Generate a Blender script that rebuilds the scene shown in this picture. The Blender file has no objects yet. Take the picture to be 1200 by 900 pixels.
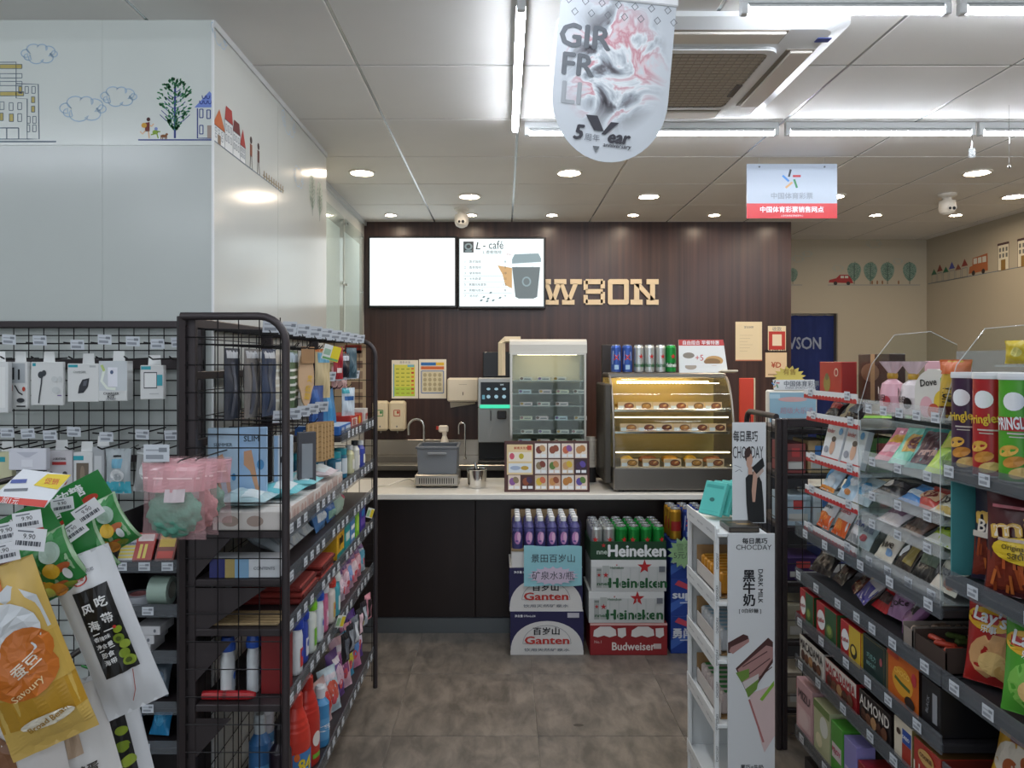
import bpy, math, random
from mathutils import Vector, Matrix
R = math.radians
S = bpy.context.scene
COL = S.collection

# ---------------------------------------------------------------- camera, world, exposure
FPX, CX, CY, EYE = 860.0, 590.0, 424.0, 1.54
cam_d = bpy.data.cameras.new('camera'); cam = bpy.data.objects.new('camera', cam_d); COL.objects.link(cam)
cam_d.sensor_width = 36.0; cam_d.lens = FPX / 1200 * 36.0
cam_d.shift_x = (600 - CX) / 1200; cam_d.shift_y = -(450 - CY) / 1200
cam_d.clip_start = 0.02
cam.location = (0, 0, EYE); cam.rotation_euler = (R(90), 0, 0)
S.camera = cam
W = bpy.data.worlds.new('world'); S.world = W; W.use_nodes = True
bg = W.node_tree.nodes['Background']; bg.inputs[0].default_value = (0.84, 0.92, 1.0, 1); bg.inputs[1].default_value = 1.3
S.view_settings.view_transform = 'Standard'; S.view_settings.look = 'None'
S.view_settings.gamma = 1.0; S.view_settings.use_curve_mapping = False
S.view_settings.exposure = -0.02
S.cycles.max_bounces = 10; S.cycles.transparent_max_bounces = 24
S.cycles.sample_clamp_indirect = 6.0
TUBE_STRENGTH = 62.0
DOWNLIGHT_STRENGTH = 135.0

def at(px, py, Y):
    return Vector(((px - CX) * Y / FPX, Y, EYE - (py - CY) * Y / FPX))
def zat(py, Y): return EYE - (py - CY) * Y / FPX
def xat(px, Y): return (px - CX) * Y / FPX

# ---------------------------------------------------------------- materials (all procedural)
def lin(h):
    h = h.lstrip('#')
    out = []
    for i in (0, 2, 4):
        c = int(h[i:i+2], 16) / 255
        out.append(c / 12.92 if c <= .04045 else ((c + .055) / 1.055) ** 2.4)
    return (*out, 1)
MATS = {}
def m(h, rough=.5, metal=0.0, coat=0.0, var=0.0, scale=20.0, bump=0.0, name=None, stretch=None, spec=.5):
    key = (h, rough, metal, coat, var, scale, bump, stretch, spec)
    if key in MATS: return MATS[key]
    M = bpy.data.materials.new(name or 'paint_' + h.lstrip('#')); M.use_nodes = True
    nt = M.node_tree; b = nt.nodes['Principled BSDF']
    c = lin(h)
    b.inputs['Base Color'].default_value = c; b.inputs['Roughness'].default_value = rough
    b.inputs['Metallic'].default_value = metal; b.inputs['Coat Weight'].default_value = coat
    b.inputs['Specular IOR Level'].default_value = spec
    if var or bump:
        tc = nt.nodes.new('ShaderNodeTexCoord'); n = nt.nodes.new('ShaderNodeTexNoise')
        n.inputs['Scale'].default_value = scale; n.inputs['Detail'].default_value = 4
        src = tc.outputs['Object']
        if stretch:
            mp = nt.nodes.new('ShaderNodeMapping'); mp.inputs['Scale'].default_value = stretch
            nt.links.new(src, mp.inputs['Vector']); src = mp.outputs['Vector']
        nt.links.new(src, n.inputs['Vector'])
        if var:
            r = nt.nodes.new('ShaderNodeValToRGB')
            r.color_ramp.elements[0].position = .3; r.color_ramp.elements[1].position = .7
            r.color_ramp.elements[0].color = tuple(x * (1 - var) for x in c[:3]) + (1,)
            r.color_ramp.elements[1].color = tuple(min(1, x * (1 + var)) for x in c[:3]) + (1,)
            nt.links.new(n.outputs['Fac'], r.inputs['Fac']); nt.links.new(r.outputs['Color'], b.inputs['Base Color'])
        if bump:
            bp = nt.nodes.new('ShaderNodeBump'); bp.inputs['Strength'].default_value = bump; bp.inputs['Distance'].default_value = .004
            nt.links.new(n.outputs['Fac'], bp.inputs['Height']); nt.links.new(bp.outputs['Normal'], b.inputs['Normal'])
    MATS[key] = M
    return M
def em(h, strength):
    key = ('em', h, strength)
    if key in MATS: return MATS[key]
    M = bpy.data.materials.new('glow_' + h.lstrip('#')); M.use_nodes = True; nt = M.node_tree
    b = nt.nodes['Principled BSDF']; b.inputs['Base Color'].default_value = lin('#101010')
    b.inputs['Emission Color'].default_value = lin(h); b.inputs['Emission Strength'].default_value = strength
    MATS[key] = M
    return M
def clear(h='#ffffff', refl=.5, tint=.97, rough=.03, name='clear_plastic'):
    key = ('clear', h, refl, tint, rough)
    if key in MATS: return MATS[key]
    M = bpy.data.materials.new(name); M.use_nodes = True; nt = M.node_tree; nt.nodes.clear()
    out = nt.nodes.new('ShaderNodeOutputMaterial'); mx = nt.nodes.new('ShaderNodeMixShader')
    tr = nt.nodes.new('ShaderNodeBsdfTransparent'); gl = nt.nodes.new('ShaderNodeBsdfGlossy'); lw = nt.nodes.new('ShaderNodeLayerWeight'); pw = nt.nodes.new('ShaderNodeMath'); fr = nt.nodes.new('ShaderNodeMath')
    c = lin(h); tr.inputs[0].default_value = (c[0]*tint, c[1]*tint, c[2]*tint, 1)
    gl.inputs['Roughness'].default_value = rough; lw.inputs['Blend'].default_value = .5
    pw.operation = 'POWER'; pw.inputs[1].default_value = 5.0; nt.links.new(lw.outputs['Facing'], pw.inputs[0])
    fr.operation = 'MULTIPLY_ADD'; nt.links.new(pw.outputs[0], fr.inputs[0]); fr.inputs[1].default_value = min(.9, 1.6*refl); fr.inputs[2].default_value = .08*refl
    nt.links.new(fr.outputs[0], mx.inputs[0]); nt.links.new(tr.outputs[0], mx.inputs[1]); nt.links.new(gl.outputs[0], mx.inputs[2])
    nt.links.new(mx.outputs[0], out.inputs[0])
    MATS[key] = M
    return M
def film(h, alpha, rough=.25, name='plastic_film'):
    """milky see-through plastic"""
    key = ('film', h, alpha, rough)
    if key in MATS: return MATS[key]
    M = bpy.data.materials.new(name); M.use_nodes = True; b = M.node_tree.nodes['Principled BSDF']
    b.inputs['Base Color'].default_value = lin(h); b.inputs['Alpha'].default_value = alpha; b.inputs['Roughness'].default_value = rough
    MATS[key] = M
    return M

# ---------------------------------------------------------------- mesh builder
_T = {}
def text_geo(s, bold=0.0):
    key = (s, bold)
    if key not in _T:
        c = bpy.data.curves.new('lettering', 'FONT'); c.body = s; c.resolution_u = 2; c.fill_mode = 'FRONT'
        o = bpy.data.objects.new('lettering', c); me = bpy.data.meshes.new_from_object(o)
        vs = [(v.co.x, v.co.y) for v in me.vertices]; fs = [tuple(p.vertices) for p in me.polygons]
        bpy.data.objects.remove(o); bpy.data.curves.remove(c); bpy.data.meshes.remove(me)
        xs = [v[0] for v in vs] or [0, 1]; ys = [v[1] for v in vs] or [0, 1]
        _T[key] = (vs, fs, min(xs), max(xs), min(ys), max(ys))
    return _T[key]

def frame(o, ux, uy):
    """2D drawing frame on a flat surface: returns f(a, b, off)"""
    o, ux, uy = Vector(o), Vector(ux).normalized(), Vector(uy).normalized(); n = ux.cross(uy)
    return lambda a, b, off=0.0: o + ux * a + uy * b + n * off
def front(y, x0=0, z0=0): return frame((x0, y, z0), (1, 0, 0), (0, 0, 1))      # faces -Y
def topf(z, x0=0, y0=0): return frame((x0, y0, z), (1, 0, 0), (0, 1, 0))         # faces up
def side_l(x, y0=0, z0=0): return frame((x, y0, z0), (0, -1, 0), (0, 0, 1))     # faces -X
def side_r(x, y0=0, z0=0): return frame((x, y0, z0), (0, 1, 0), (0, 0, 1))      # faces +X

class MB:
    def __init__(s): s.v = []; s.f = []; s.mi = []; s.sm = []; s.mats = []
    def mat(s, M):
        if M not in s.mats: s.mats.append(M)
        return s.mats.index(M)
    def add(s, vs, fs, M, smooth=False):
        b = len(s.v); i = s.mat(M)
        s.v += [tuple(v) for v in vs]
        for f in fs: s.f.append(tuple(b + k for k in f)); s.mi.append(i); s.sm.append(smooth)
        return s
    def box(s, x0, x1, y0, y1, z0, z1, M, b=0.0):
        if x0 > x1: x0, x1 = x1, x0
        if y0 > y1: y0, y1 = y1, y0
        if z0 > z1: z0, z1 = z1, z0
        if b <= 0:
            vs = [(x, y, z) for z in (z0, z1) for y in (y0, y1) for x in (x0, x1)]
            return s.add(vs, [(0,2,3,1), (4,5,7,6), (0,1,5,4), (2,6,7,3), (0,4,6,2), (1,3,7,5)], M)
        b = min(b, (x1-x0)*.45, (y1-y0)*.45, (z1-z0)*.45)
        vs = []; idx = {}
        L = ((x0, x1), (y0, y1), (z0, z1))
        for cz in (0, 1):
            for cy in (0, 1):
                for cx in (0, 1):
                    for ax in range(3):
                        p = []
                        for k, c in enumerate((cx, cy, cz)):
                            e = L[k][c]
                            p.append(e if k == ax else (e + b if c == 0 else e - b))
                        idx[(cx, cy, cz, ax)] = len(vs); vs.append(tuple(p))
        fs = []
        g = lambda c, ax: idx[(*c, ax)]
        def orient(f, n):
            a, bb, c = (Vector(vs[f[0]]), Vector(vs[f[1]]), Vector(vs[f[2]]))
            return f if (bb - a).cross(c - a).dot(Vector(n)) > 0 else f[::-1]
        for ax in range(3):
            for sd in (0, 1):
                cs = []
                for p, q in ((0,0), (1,0), (1,1), (0,1)):
                    c = [0, 0, 0]; c[ax] = sd; c[(ax+1) % 3] = p; c[(ax+2) % 3] = q; cs.append(tuple(c))
                n = [0, 0, 0]; n[ax] = 1 if sd else -1
                fs.append(orient(tuple(g(c, ax) for c in cs), n))
        for ax in range(3):      # edges along ax
            u, w = (ax+1) % 3, (ax+2) % 3
            for p in (0, 1):
                for q in (0, 1):
                    c0 = [0, 0, 0]; c1 = [0, 0, 0]; c1[ax] = 1
                    for c in (c0, c1): c[u] = p; c[w] = q
                    n = [0, 0, 0]; n[u] = 1 if p else -1; n[w] = 1 if q else -1
                    fs.append(orient((g(tuple(c0), u), g(tuple(c1), u), g(tuple(c1), w), g(tuple(c0), w)), n))
        for cz in (0, 1):
            for cy in (0, 1):
                for cx in (0, 1):
                    c = (cx, cy, cz); fs.append(orient((g(c, 0), g(c, 1), g(c, 2)), [1 if k else -1 for k in c]))
        return s.add(vs, fs, M)
    def tube(s, pts, r, M, n=6, closed=False, cap=True):
        pts = [Vector(p) for p in pts]; N = len(pts); vs = []; fs = []
        prev = None
        for i, p in enumerate(pts):
            if closed: d = pts[(i+1) % N] - pts[i-1]
            else: d = pts[min(i+1, N-1)] - pts[max(i-1, 0)]
            d.normalize()
            if prev is None: a = d.orthogonal().normalized()
            else:
                a = prev - d * prev.dot(d); a = a.normalized() if a.length > 1e-6 else d.orthogonal().normalized()
            prev = a; b = d.cross(a)
            rr = r[i] if isinstance(r, (list, tuple)) else r
            for k in range(n):
                t = 2 * math.pi * (k + .5) / n; vs.append(p + (a * math.cos(t) + b * math.sin(t)) * rr)
        for i in range(N if closed else N - 1):
            j = (i + 1) % N
            for k in range(n): fs.append((i*n+k, i*n+(k+1) % n, j*n+(k+1) % n, j*n+k))
        s.add(vs, fs, M, n > 4)
        if cap and not closed:
            s.add(vs[:n], [tuple(range(n))[::-1]], M); s.add(vs[-n:], [tuple(range(n))], M)
        return s
    def lathe(s, prof, M, n=14, c=(0, 0, 0), sx=1.0, sy=1.0, axis='z', cap=(True, True)):
        """prof: list of (r, z) or (r, z, material of the band that ends here)"""
        c = Vector(c)
        def P(r, z, t):
            x, y = r*sx*math.cos(t), r*sy*math.sin(t)
            return c + (Vector((x, y, z)) if axis == 'z' else Vector((x, -z, y)) if axis == '-y' else Vector((z, x, y)))
        for i in range(len(prof) - 1):
            (r0, z0), (r1, z1) = prof[i][:2], prof[i+1][:2]
            MM = prof[i+1][2] if len(prof[i+1]) > 2 else M
            vs = [P(r0, z0, 2*math.pi*k/n) for k in range(n)] + [P(r1, z1, 2*math.pi*k/n) for k in range(n)]
            s.add(vs, [(k, (k+1) % n, n+(k+1) % n, n+k) for k in range(n)], MM, True)
        for e, q in ((0, prof[0]), (1, prof[-1])):
            if cap[e] and q[0] > 1e-5:
                MM = prof[-1][2] if e and len(prof[-1]) > 2 else M
                vs = [P(q[0], q[1], 2*math.pi*k/n) for k in range(n)]
                s.add(vs, [tuple(range(n)) if e else tuple(range(n))[::-1]], MM)
        return s
    def prism(s, poly, f, d0, d1, M):
        """poly 2D on frame f, extruded from depth d0 to d1 along the frame normal"""
        n = len(poly); vs = [f(a, b, d0) for a, b in poly] + [f(a, b, d1) for a, b in poly]
        area = sum(poly[i][0]*poly[(i+1) % n][1] - poly[(i+1) % n][0]*poly[i][1] for i in range(n))
        fs = [tuple(range(n))[::-1], tuple(range(n, 2*n))] + [(k, (k+1) % n, n+(k+1) % n, n+k) for k in range(n)]
        if area < 0: fs = [q[::-1] for q in fs]
        return s.add(vs, fs, M)
    def surf(s, fn, nu, nv, M, smooth=True, flip=False):
        vs = [fn(i/nu, j/nv) for j in range(nv+1) for i in range(nu+1)]
        fs = [(j*(nu+1)+i, j*(nu+1)+i+1, (j+1)*(nu+1)+i+1, (j+1)*(nu+1)+i) for j in range(nv) for i in range(nu)]
        if flip: fs = [q[::-1] for q in fs]
        return s.add(vs, fs, M, smooth)
    # flat print on a frame
    def rect(s, f, a0, b0, a1, b1, M, off=.0006, nu=1, nv=1):
        return s.surf(lambda u, v: f(a0+(a1-a0)*u, b0+(b1-b0)*v, off), nu, nv, M, False)
    def shape(s, f, pts, M, off=.0006):
        n = len(pts); area = sum(pts[i][0]*pts[(i+1) % n][1] - pts[(i+1) % n][0]*pts[i][1] for i in range(n))
        ix = tuple(range(n)) if area > 0 else tuple(range(n))[::-1]
        return s.add([f(a, b, off) for a, b in pts], [ix], M)
    def oval(s, f, a, b, ra, rb, M, off=.0006, n=18, rot=0.0):
        cr, sr = math.cos(rot), math.sin(rot)
        pts = []
        for k in range(n):
            x, y = ra*math.cos(2*math.pi*k/n), rb*math.sin(2*math.pi*k/n); pts.append((a+x*cr-y*sr, b+x*sr+y*cr))
        c = f(a, b, off); return s.add([c] + [f(x, y, off) for x, y in pts], [(0, k+1, (k+1) % n+1) for k in range(n)], M)
    def line(s, f, pts, w, M, off=.0006, closed=False):
        pts = [Vector((p[0], p[1])) for p in pts]; N = len(pts); vs = []
        for i, p in enumerate(pts):
            d = (pts[(i+1) % N] - pts[i-1]) if closed else (pts[min(i+1, N-1)] - pts[max(i-1, 0)])
            if d.length < 1e-9: d = Vector((1, 0))
            d.normalize(); nn = Vector((-d.y, d.x)) * w * .5
            a, b = p - nn, p + nn; vs += [f(a.x, a.y, off), f(b.x, b.y, off)]
        fs = []
        for i in range(N if closed else N-1):
            j = (i+1) % N; fs.append((2*i, 2*j, 2*j+1, 2*i+1))
        return s.add(vs, fs, M)
    def ring(s, f, a0, b0, a1, b1, w, M, off=.0006):
        return s.line(f, [(a0, b0), (a1, b0)], w, M, off).line(f, [(a1, b0), (a1, b1)], w, M, off).line(f, [(a1, b1), (a0, b1)], w, M, off).line(f, [(a0, b1), (a0, b0)], w, M, off)
    def text(s, f, t, a, b, M, h=None, w=None, bold=0.0, off=.0010, rot=0.0, shear=0.0):
        """centred on (a, b); h cap height and/or w total width"""
        vs, fs, x0, x1, y0, y1 = text_geo(t)
        if bold:      # heavier strokes: the glyphs drawn again a little to each side
            k = bold*.8; n0 = len(vs); v2 = []; f2 = []
            for dx, dy in ((-k, 0), (k, 0), (0, k*.8), (0, -k*.8)):
                f2 += [tuple(len(v2)+q for q in p) for p in fs]; v2 += [(x+dx, y+dy) for x, y in vs]
            vs, fs = v2, f2
        lay = len(vs)//4 if bold else len(vs)      # each copy a hair above the last
        tw, th = max(x1-x0, 1e-6), max(y1-y0, 1e-6)
        if h is None: sx = sy = w / tw
        elif w is None: sx = sy = h / th
        else: sx, sy = w / tw, h / th
        cr, sr = math.cos(rot), math.sin(rot); out = []
        for i_, (x, y) in enumerate(vs):
            x, y = (x - (x0+x1)/2)*sx, (y - (y0+y1)/2)*sy; x += y*shear
            out.append(f(a + x*cr - y*sr, b + x*sr + y*cr, off + .0001*(i_//max(1, lay))))
        return s.add(out, fs, M)
    def build(s, name, parent=None, loc=(0, 0, 0), rz=0.0, rot=None):
        me = bpy.data.meshes.new(name); me.from_pydata(s.v, [], s.f)
        for M in s.mats: me.materials.append(M)
        me.polygons.foreach_set('material_index', s.mi); me.polygons.foreach_set('use_smooth', s.sm)
        me.update()
        o = bpy.data.objects.new(name, me); COL.objects.link(o)
        o.parent = parent; o.location = loc; o.rotation_euler = rot if rot else (0, 0, rz)
        return o

def tag(o, label, cat, group=None, kind=None):
    o['label'] = label; o['category'] = cat
    if group: o['group'] = group
    if kind: o['kind'] = kind
    return o
def thing(name, label, cat, loc=(0, 0, 0), rz=0.0, group=None, rot=None):
    o = bpy.data.objects.new(name, None); COL.objects.link(o); o.empty_display_size = .05
    o.location = loc; o.rotation_euler = rot if rot else (0, 0, rz)
    return tag(o, label, cat, group)
def struct(o): o['kind'] = 'structure'; return o
KIDS = {}
def copy_tree(o, parent=None):
    c = o.copy(); COL.objects.link(c); c.parent = parent
    for ch in o.children: copy_tree(ch, c)
    return c
def put(proto, used, loc, rz=0.0, label=None, group=None, rot=None, scale=None):
    """first call moves the prototype itself, later calls copy the thing and its parts"""
    if proto.name in used: o = copy_tree(proto)
    else: used.add(proto.name); o = proto
    o.location = loc; o.rotation_euler = rot if rot else (0, 0, rz)
    if scale: o.scale = scale
    if label: o['label'] = label
    if group: o['group'] = group
    return o
USED = set()

# common paints
DARK = m('#3a3436', .45, .3, name='dark_brown_metal'); WIRE = m('#1d1b1d', .5, .4, name='black_wire')
WHITE = m('#e9ebea', .4, name='white_plastic'); PAPER = m('#e8eaec', .7, name='paper_white'); INK = m('#1a1c22', .6, name='ink_black'); GREYINK = m('#6f747c', .6, name='ink_grey')
STEEL = m('#b9b4ab', .28, .95, name='stainless_steel'); CHROME = m('#d8d8d6', .12, 1.0, name='chrome')
GLASS = clear('#eef4f2', .45, .96, name='thin_glass'); ACRYL = clear('#f4f8f8', .22, .985, .05, name='clear_acrylic')
STRIP = film('#70767c', .38, .2, name='frosted_label_strip')
# ================================================================= SETTING
CEIL = 2.625; WALLY = 5.69; LX = -0.922; LX2 = -1.08; LY = 2.33; LY2 = 3.82; RX = 3.76; BY = 6.52
# --- materials of the shell
def wall_paint(name, h, rough=.22):
    M = bpy.data.materials.new(name); M.use_nodes = True; nt = M.node_tree; b = nt.nodes['Principled BSDF']
    tc = nt.nodes.new('ShaderNodeTexCoord'); n = nt.nodes.new('ShaderNodeTexNoise'); n.inputs['Scale'].default_value = 1.7; n.inputs['Detail'].default_value = 6
    r = nt.nodes.new('ShaderNodeValToRGB'); c = lin(h)
    r.color_ramp.elements[0].position = .3; r.color_ramp.elements[0].color = tuple(x*.955 for x in c[:3]) + (1,)
    r.color_ramp.elements[1].position = .75; r.color_ramp.elements[1].color = c
    n2 = nt.nodes.new('ShaderNodeTexNoise'); n2.inputs['Scale'].default_value = 160
    bp = nt.nodes.new('ShaderNodeBump'); bp.inputs['Strength'].default_value = .02; bp.inputs['Distance'].default_value = .002
    nt.links.new(tc.outputs['Object'], n.inputs['Vector']); nt.links.new(tc.outputs['Object'], n2.inputs['Vector'])
    nt.links.new(n.outputs['Fac'], r.inputs['Fac']); nt.links.new(r.outputs['Color'], b.inputs['Base Color'])
    nt.links.new(n2.outputs['Fac'], bp.inputs['Height']); nt.links.new(bp.outputs['Normal'], b.inputs['Normal'])
    b.inputs['Roughness'].default_value = rough
    return M
M_WALL = wall_paint('grey_wall_panel', '#bbc1be'); M_STRIP = wall_paint('printed_wall_strip', '#d2d8d4'); M_WALLR = wall_paint('beige_wall_paint', '#b4a993', .5)
M_PANELSIDE = wall_paint('glossy_white_side_panel', '#d4d6d0', .15)

def wood_mat():
    M = bpy.data.materials.new('dark_wood_veneer'); M.use_nodes = True; nt = M.node_tree; b = nt.nodes['Principled BSDF']
    tc = nt.nodes.new('ShaderNodeTexCoord'); mp = nt.nodes.new('ShaderNodeMapping'); mp.inputs['Scale'].default_value = (26, 26, .35)
    n = nt.nodes.new('ShaderNodeTexNoise'); n.inputs['Scale'].default_value = 1.0; n.inputs['Detail'].default_value = 5; n.inputs['Roughness'].default_value = .6
    r = nt.nodes.new('ShaderNodeValToRGB'); e = r.color_ramp.elements
    e[0].position = .32; e[0].color = lin('#2c1a17'); e[1].position = .7; e[1].color = lin('#4c322b')
    nt.links.new(tc.outputs['Object'], mp.inputs['Vector']); nt.links.new(mp.outputs['Vector'], n.inputs['Vector'])
    nt.links.new(n.outputs['Fac'], r.inputs['Fac']); nt.links.new(r.outputs['Color'], b.inputs['Base Color'])
    b.inputs['Roughness'].default_value = .33
    return M
M_WOOD = wood_mat()
def tile_mat():
    M = bpy.data.materials.new('taupe_stone_tile'); M.use_nodes = True; nt = M.node_tree; b = nt.nodes['Principled BSDF']
    tc = nt.nodes.new('ShaderNodeTexCoord'); oi = nt.nodes.new('ShaderNodeObjectInfo')
    mp = nt.nodes.new('ShaderNodeMapping'); mp.inputs['Scale'].default_value = (4.4, 2.0, 1); 
    ad = nt.nodes.new('ShaderNodeVectorMath'); ad.operation = 'ADD'; ml = nt.nodes.new('ShaderNodeVectorMath'); ml.operation = 'SCALE'; ml.inputs['Scale'].default_value = 37.0
    cx = nt.nodes.new('ShaderNodeCombineXYZ')
    nt.links.new(oi.outputs['Random'], cx.inputs[0]); nt.links.new(oi.outputs['Random'], cx.inputs[1]); nt.links.new(cx.outputs[0], ml.inputs[0])
    nt.links.new(tc.outputs['Object'], ad.inputs[0]); nt.links.new(ml.outputs[0], ad.inputs[1]); nt.links.new(ad.outputs[0], mp.inputs['Vector'])
    n = nt.nodes.new('ShaderNodeTexNoise'); n.inputs['Scale'].default_value = 3.0; n.inputs['Detail'].default_value = 10; n.inputs['Roughness'].default_value = .62; n.inputs['Distortion'].default_value = .35
    r = nt.nodes.new('ShaderNodeValToRGB'); e = r.color_ramp.elements
    e[0].position = .36; e[0].color = lin('#5b554e'); e[1].position = .66; e[1].color = lin('#847b71')
    r2 = nt.nodes.new('ShaderNodeMapRange'); r2.inputs['To Min'].default_value = .30; r2.inputs['To Max'].default_value = .48
    nt.links.new(mp.outputs['Vector'], n.inputs['Vector']); nt.links.new(n.outputs['Fac'], r.inputs['Fac']); nt.links.new(r.outputs['Color'], b.inputs['Base Color'])
    nt.links.new(n.outputs['Fac'], r2.inputs['Value']); nt.links.new(r2.outputs[0], b.inputs['Roughness'])
    return M
M_TILE = tile_mat(); M_GROUT = m('#8a847b', .8, var=.15, scale=60, name='grout')

# --- floor with tiles
fl = struct(MB().box(-3.2, RX+.1, -3.0, BY+.1, -.12, -.004, M_GROUT).build('floor'))
tp = .6; me_tile = None
i = 0
for ix in range(-6, 7):
    for iy in range(-6, 12):
        x0, y0 = .14 + tp*ix, 3.02 + tp*(iy-5)
        if x0 > RX or x0 + tp < -3.2 or y0 > BY or y0 < -3.0: continue
        if me_tile is None:
            o = MB().box(.0015, tp-.0015, .0015, tp-.0015, -.012, 0, M_TILE, .001).build('floor_tile', fl, (x0, y0, 0)); me_tile = o.data
        else:
            o = bpy.data.objects.new('floor_tile', me_tile); COL.objects.link(o); o.parent = fl; o.location = (x0, y0, 0)
stain = MB(); stain.oval(topf(0), 0, 0, .022, .012, m('#4a443e', .6, name='floor_stain'), .0004)
stain.build('floor_stain', fl, (xat(678, 3.11), 3.11, 0.0))

# --- ceiling: slab above, lay-in panels and rails
M_CEIL = m('#e9e7e3', .55, var=.03, scale=2.0, name='ceiling_panel'); M_RAIL = m('#cfd4d6', .25, .6, name='ceiling_rail'); M_VOID = m('#25272a', .9, name='ceiling_void')
ce = struct(MB().box(-3.2, RX+.1, -3.0, BY+.1, CEIL+.03, CEIL+.14, M_VOID).build('ceiling'))
px_, py_ = .6, .5955
me_c = None
for ix in range(-6, 7):
    for iy in range(-10, 4):
        x0, y0 = .066 + px_*ix, 5.07 + py_*iy
        if x0 > RX or x0 + px_ < -3.2 or y0 > BY or y0 < -3.2: continue
        if me_c is None:
            o = MB().box(.006, px_-.006, .006, py_-.006, 0, .022, M_CEIL, .002).build('ceiling_panel', ce, (x0, y0, CEIL)); me_c = o.data
        else:
            o = bpy.data.objects.new('ceiling_panel', me_c); COL.objects.link(o); o.parent = ce; o.location = (x0, y0, CEIL)
for ix in range(-5, 7):
    x0 = .066 + px_*ix
    if -3.2 < x0 < RX: MB().box(-.0065, .0065, -3.0, BY, .003, .012, M_RAIL).build('ceiling_rail', ce, (x0, 0, CEIL))

# --- walls
# partition on the left: face towards the camera (seam between two panels) and glossy side face
wl = struct(MB().box(-3.2, LX-.006, LY+.012, LY2, 0, CEIL, m('#77797a', .8, name='partition_core')).build('wall_left'))
for x0, x1 in ((-3.2, at(120, 300, LY).x - .0003), (at(120, 300, LY).x + .0003, LX)):
    MB().box(x0, x1, LY, LY+.012, 0, zat(170, LY)-.001, M_WALL).build('wall_panel', wl)
    MB().box(x0, x1, LY, LY+.012, zat(170, LY), CEIL, M_STRIP).build('printed_strip', wl)
for y0, y1 in ((LY+.012, 3.0), (3.003, LY2)):
    MB().box(LX-.012, LX, y0, y1, 0, CEIL, M_PANELSIDE).build('side_panel', wl)
MB().box(LX-.004, LX+.0025, LY-.0025, LY+.004, 0, CEIL, m('#e4e6e6', .3, name='corner_bead')).build('corner_bead', wl)
MB().box(LX-.002, LX+.006, LY, LY2, CEIL-.022, CEIL, m('#d0d2d2', .35)).build('cornice', wl)
wl2 = struct(MB().box(LX2-.15, LX2, LY2, WALLY+.2, 0, CEIL, M_PANELSIDE).build('wall_left_recess'))
MB().box(LX2, LX2+.02, LY2, WALLY, CEIL-.03, CEIL, m('#c2c6c6', .35)).build('cornice', wl2)
wb = struct(MB().box(LX2, 2.23, WALLY, BY, 0, CEIL, M_WOOD).build('wall_back'))
# beige wall with door opening behind on the right
DX0, DX1, DZ = 2.24, 2.97, 1.97
wbb = MB(); wbb.box(DX1, RX+.1, BY, BY+.12, 0, CEIL, M_WALLR).box(2.0, DX1, BY, BY+.12, DZ, CEIL, M_WALLR)
wbb = struct(wbb.build('wall_back_right'))
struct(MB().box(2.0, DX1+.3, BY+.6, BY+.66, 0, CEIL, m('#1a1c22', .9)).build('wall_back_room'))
MB().box(DX1-.012, DX1, BY+.002, BY+.11, 0, DZ, m('#6a6459', .5)).build('door_jamb', wbb)
wr = struct(MB().box(RX, RX+.12, -3.0, BY+.12, 0, CEIL, M_WALLR).build('wall_right'))
struct(MB().box(-3.32, -3.2, -3.0, LY, 0, CEIL, M_WALL).build('wall_far_left'))
# storefront behind the camera: mullions, daylight comes in between
sf = MB()
for x in (-3.2, -1.2, .8, 2.2, RX-.06): sf.box(x, x+.06, -3.06, -3.0, 0, CEIL, m('#8b8f92', .4, .6))
sf.box(-3.2, RX, -3.06, -3.0, 2.3, CEIL, M_WALL).box(-3.2, RX, -3.06, -3.0, 0, .25, M_WALL)
struct(sf.build('wall_storefront'))

# --- drawings printed on the wall panels (flat print)
def cloud(mb, f, a, b, w, M, lw=.0032):
    bumps = [(-.36, -.02, .15), (-.16, .13, .19), (.08, .16, .15), (.26, .06, .19), (.40, -.04, .12), (.2, -.17, .2), (-.08, -.18, .22), (-.3, -.14, .13)]
    pts = []
    for cx, cy, r in bumps:
        base = math.atan2(cy, cx)
        for k in range(9):
            t = base + 1.75 - 3.5*k/8
            pts.append((a + w*(cx + r*math.cos(t)), b + w*(cy*.8 + r*.75*math.sin(t))))
    mb.line(f, pts, lw, M, closed=True)
def tree(mb, f, a, b, h, trunk, leaf, seed, leafs=90, crown=None):
    rnd = random.Random(seed)
    if crown:
        pts = [(a+h*.30*math.sin(R(t))*(1-.28*math.cos(R(t))), b+h*(.56-.42*math.cos(R(t)))) for t in range(0, 360, 18)]
        mb.shape(f, pts, crown, .0004)
    mb.line(f, [(a, b), (a, b+h*.5), (a+h*.005, b+h*.93)], h*.034, trunk)
    for k in range(7):
        z = b + h*(.22 + .09*k); L = h*(.28 - .028*k)
        for sgn in (-1, 1): mb.line(f, [(a, z), (a+sgn*L*.5, z+L*.25), (a+sgn*L*.9, z+L*.62)], h*.012, trunk, .0008)
    for k in range(leafs):
        t = rnd.random(); z = .15 + .85*t; half = .29*math.sin(math.pi*min(1, (1.02-t)*.95)**.75)+.012
        x = rnd.uniform(-1, 1)*half; ang = math.atan2(.5, x*3) + rnd.uniform(-.6, .6)
        mb.oval(f, a+h*x, b+h*z, h*.030, h*.014, leaf, .001, 6, ang)
INKB = m('#6d7a86', .6, name='print_outline'); CLB = m('#9db8cf', .6, name='print_cloud_blue'); YEL = m('#b9a964', .6, name='print_yellow'); NAVY = m('#2c3f86', .6, name='print_navy'); LEAF = m('#2f7a4c', .6, name='print_leaf')
f = front(LY); d = MB(); k = LY/FPX
A = lambda px, py: (at(px, py, LY).x, at(px, py, LY).z)
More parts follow.
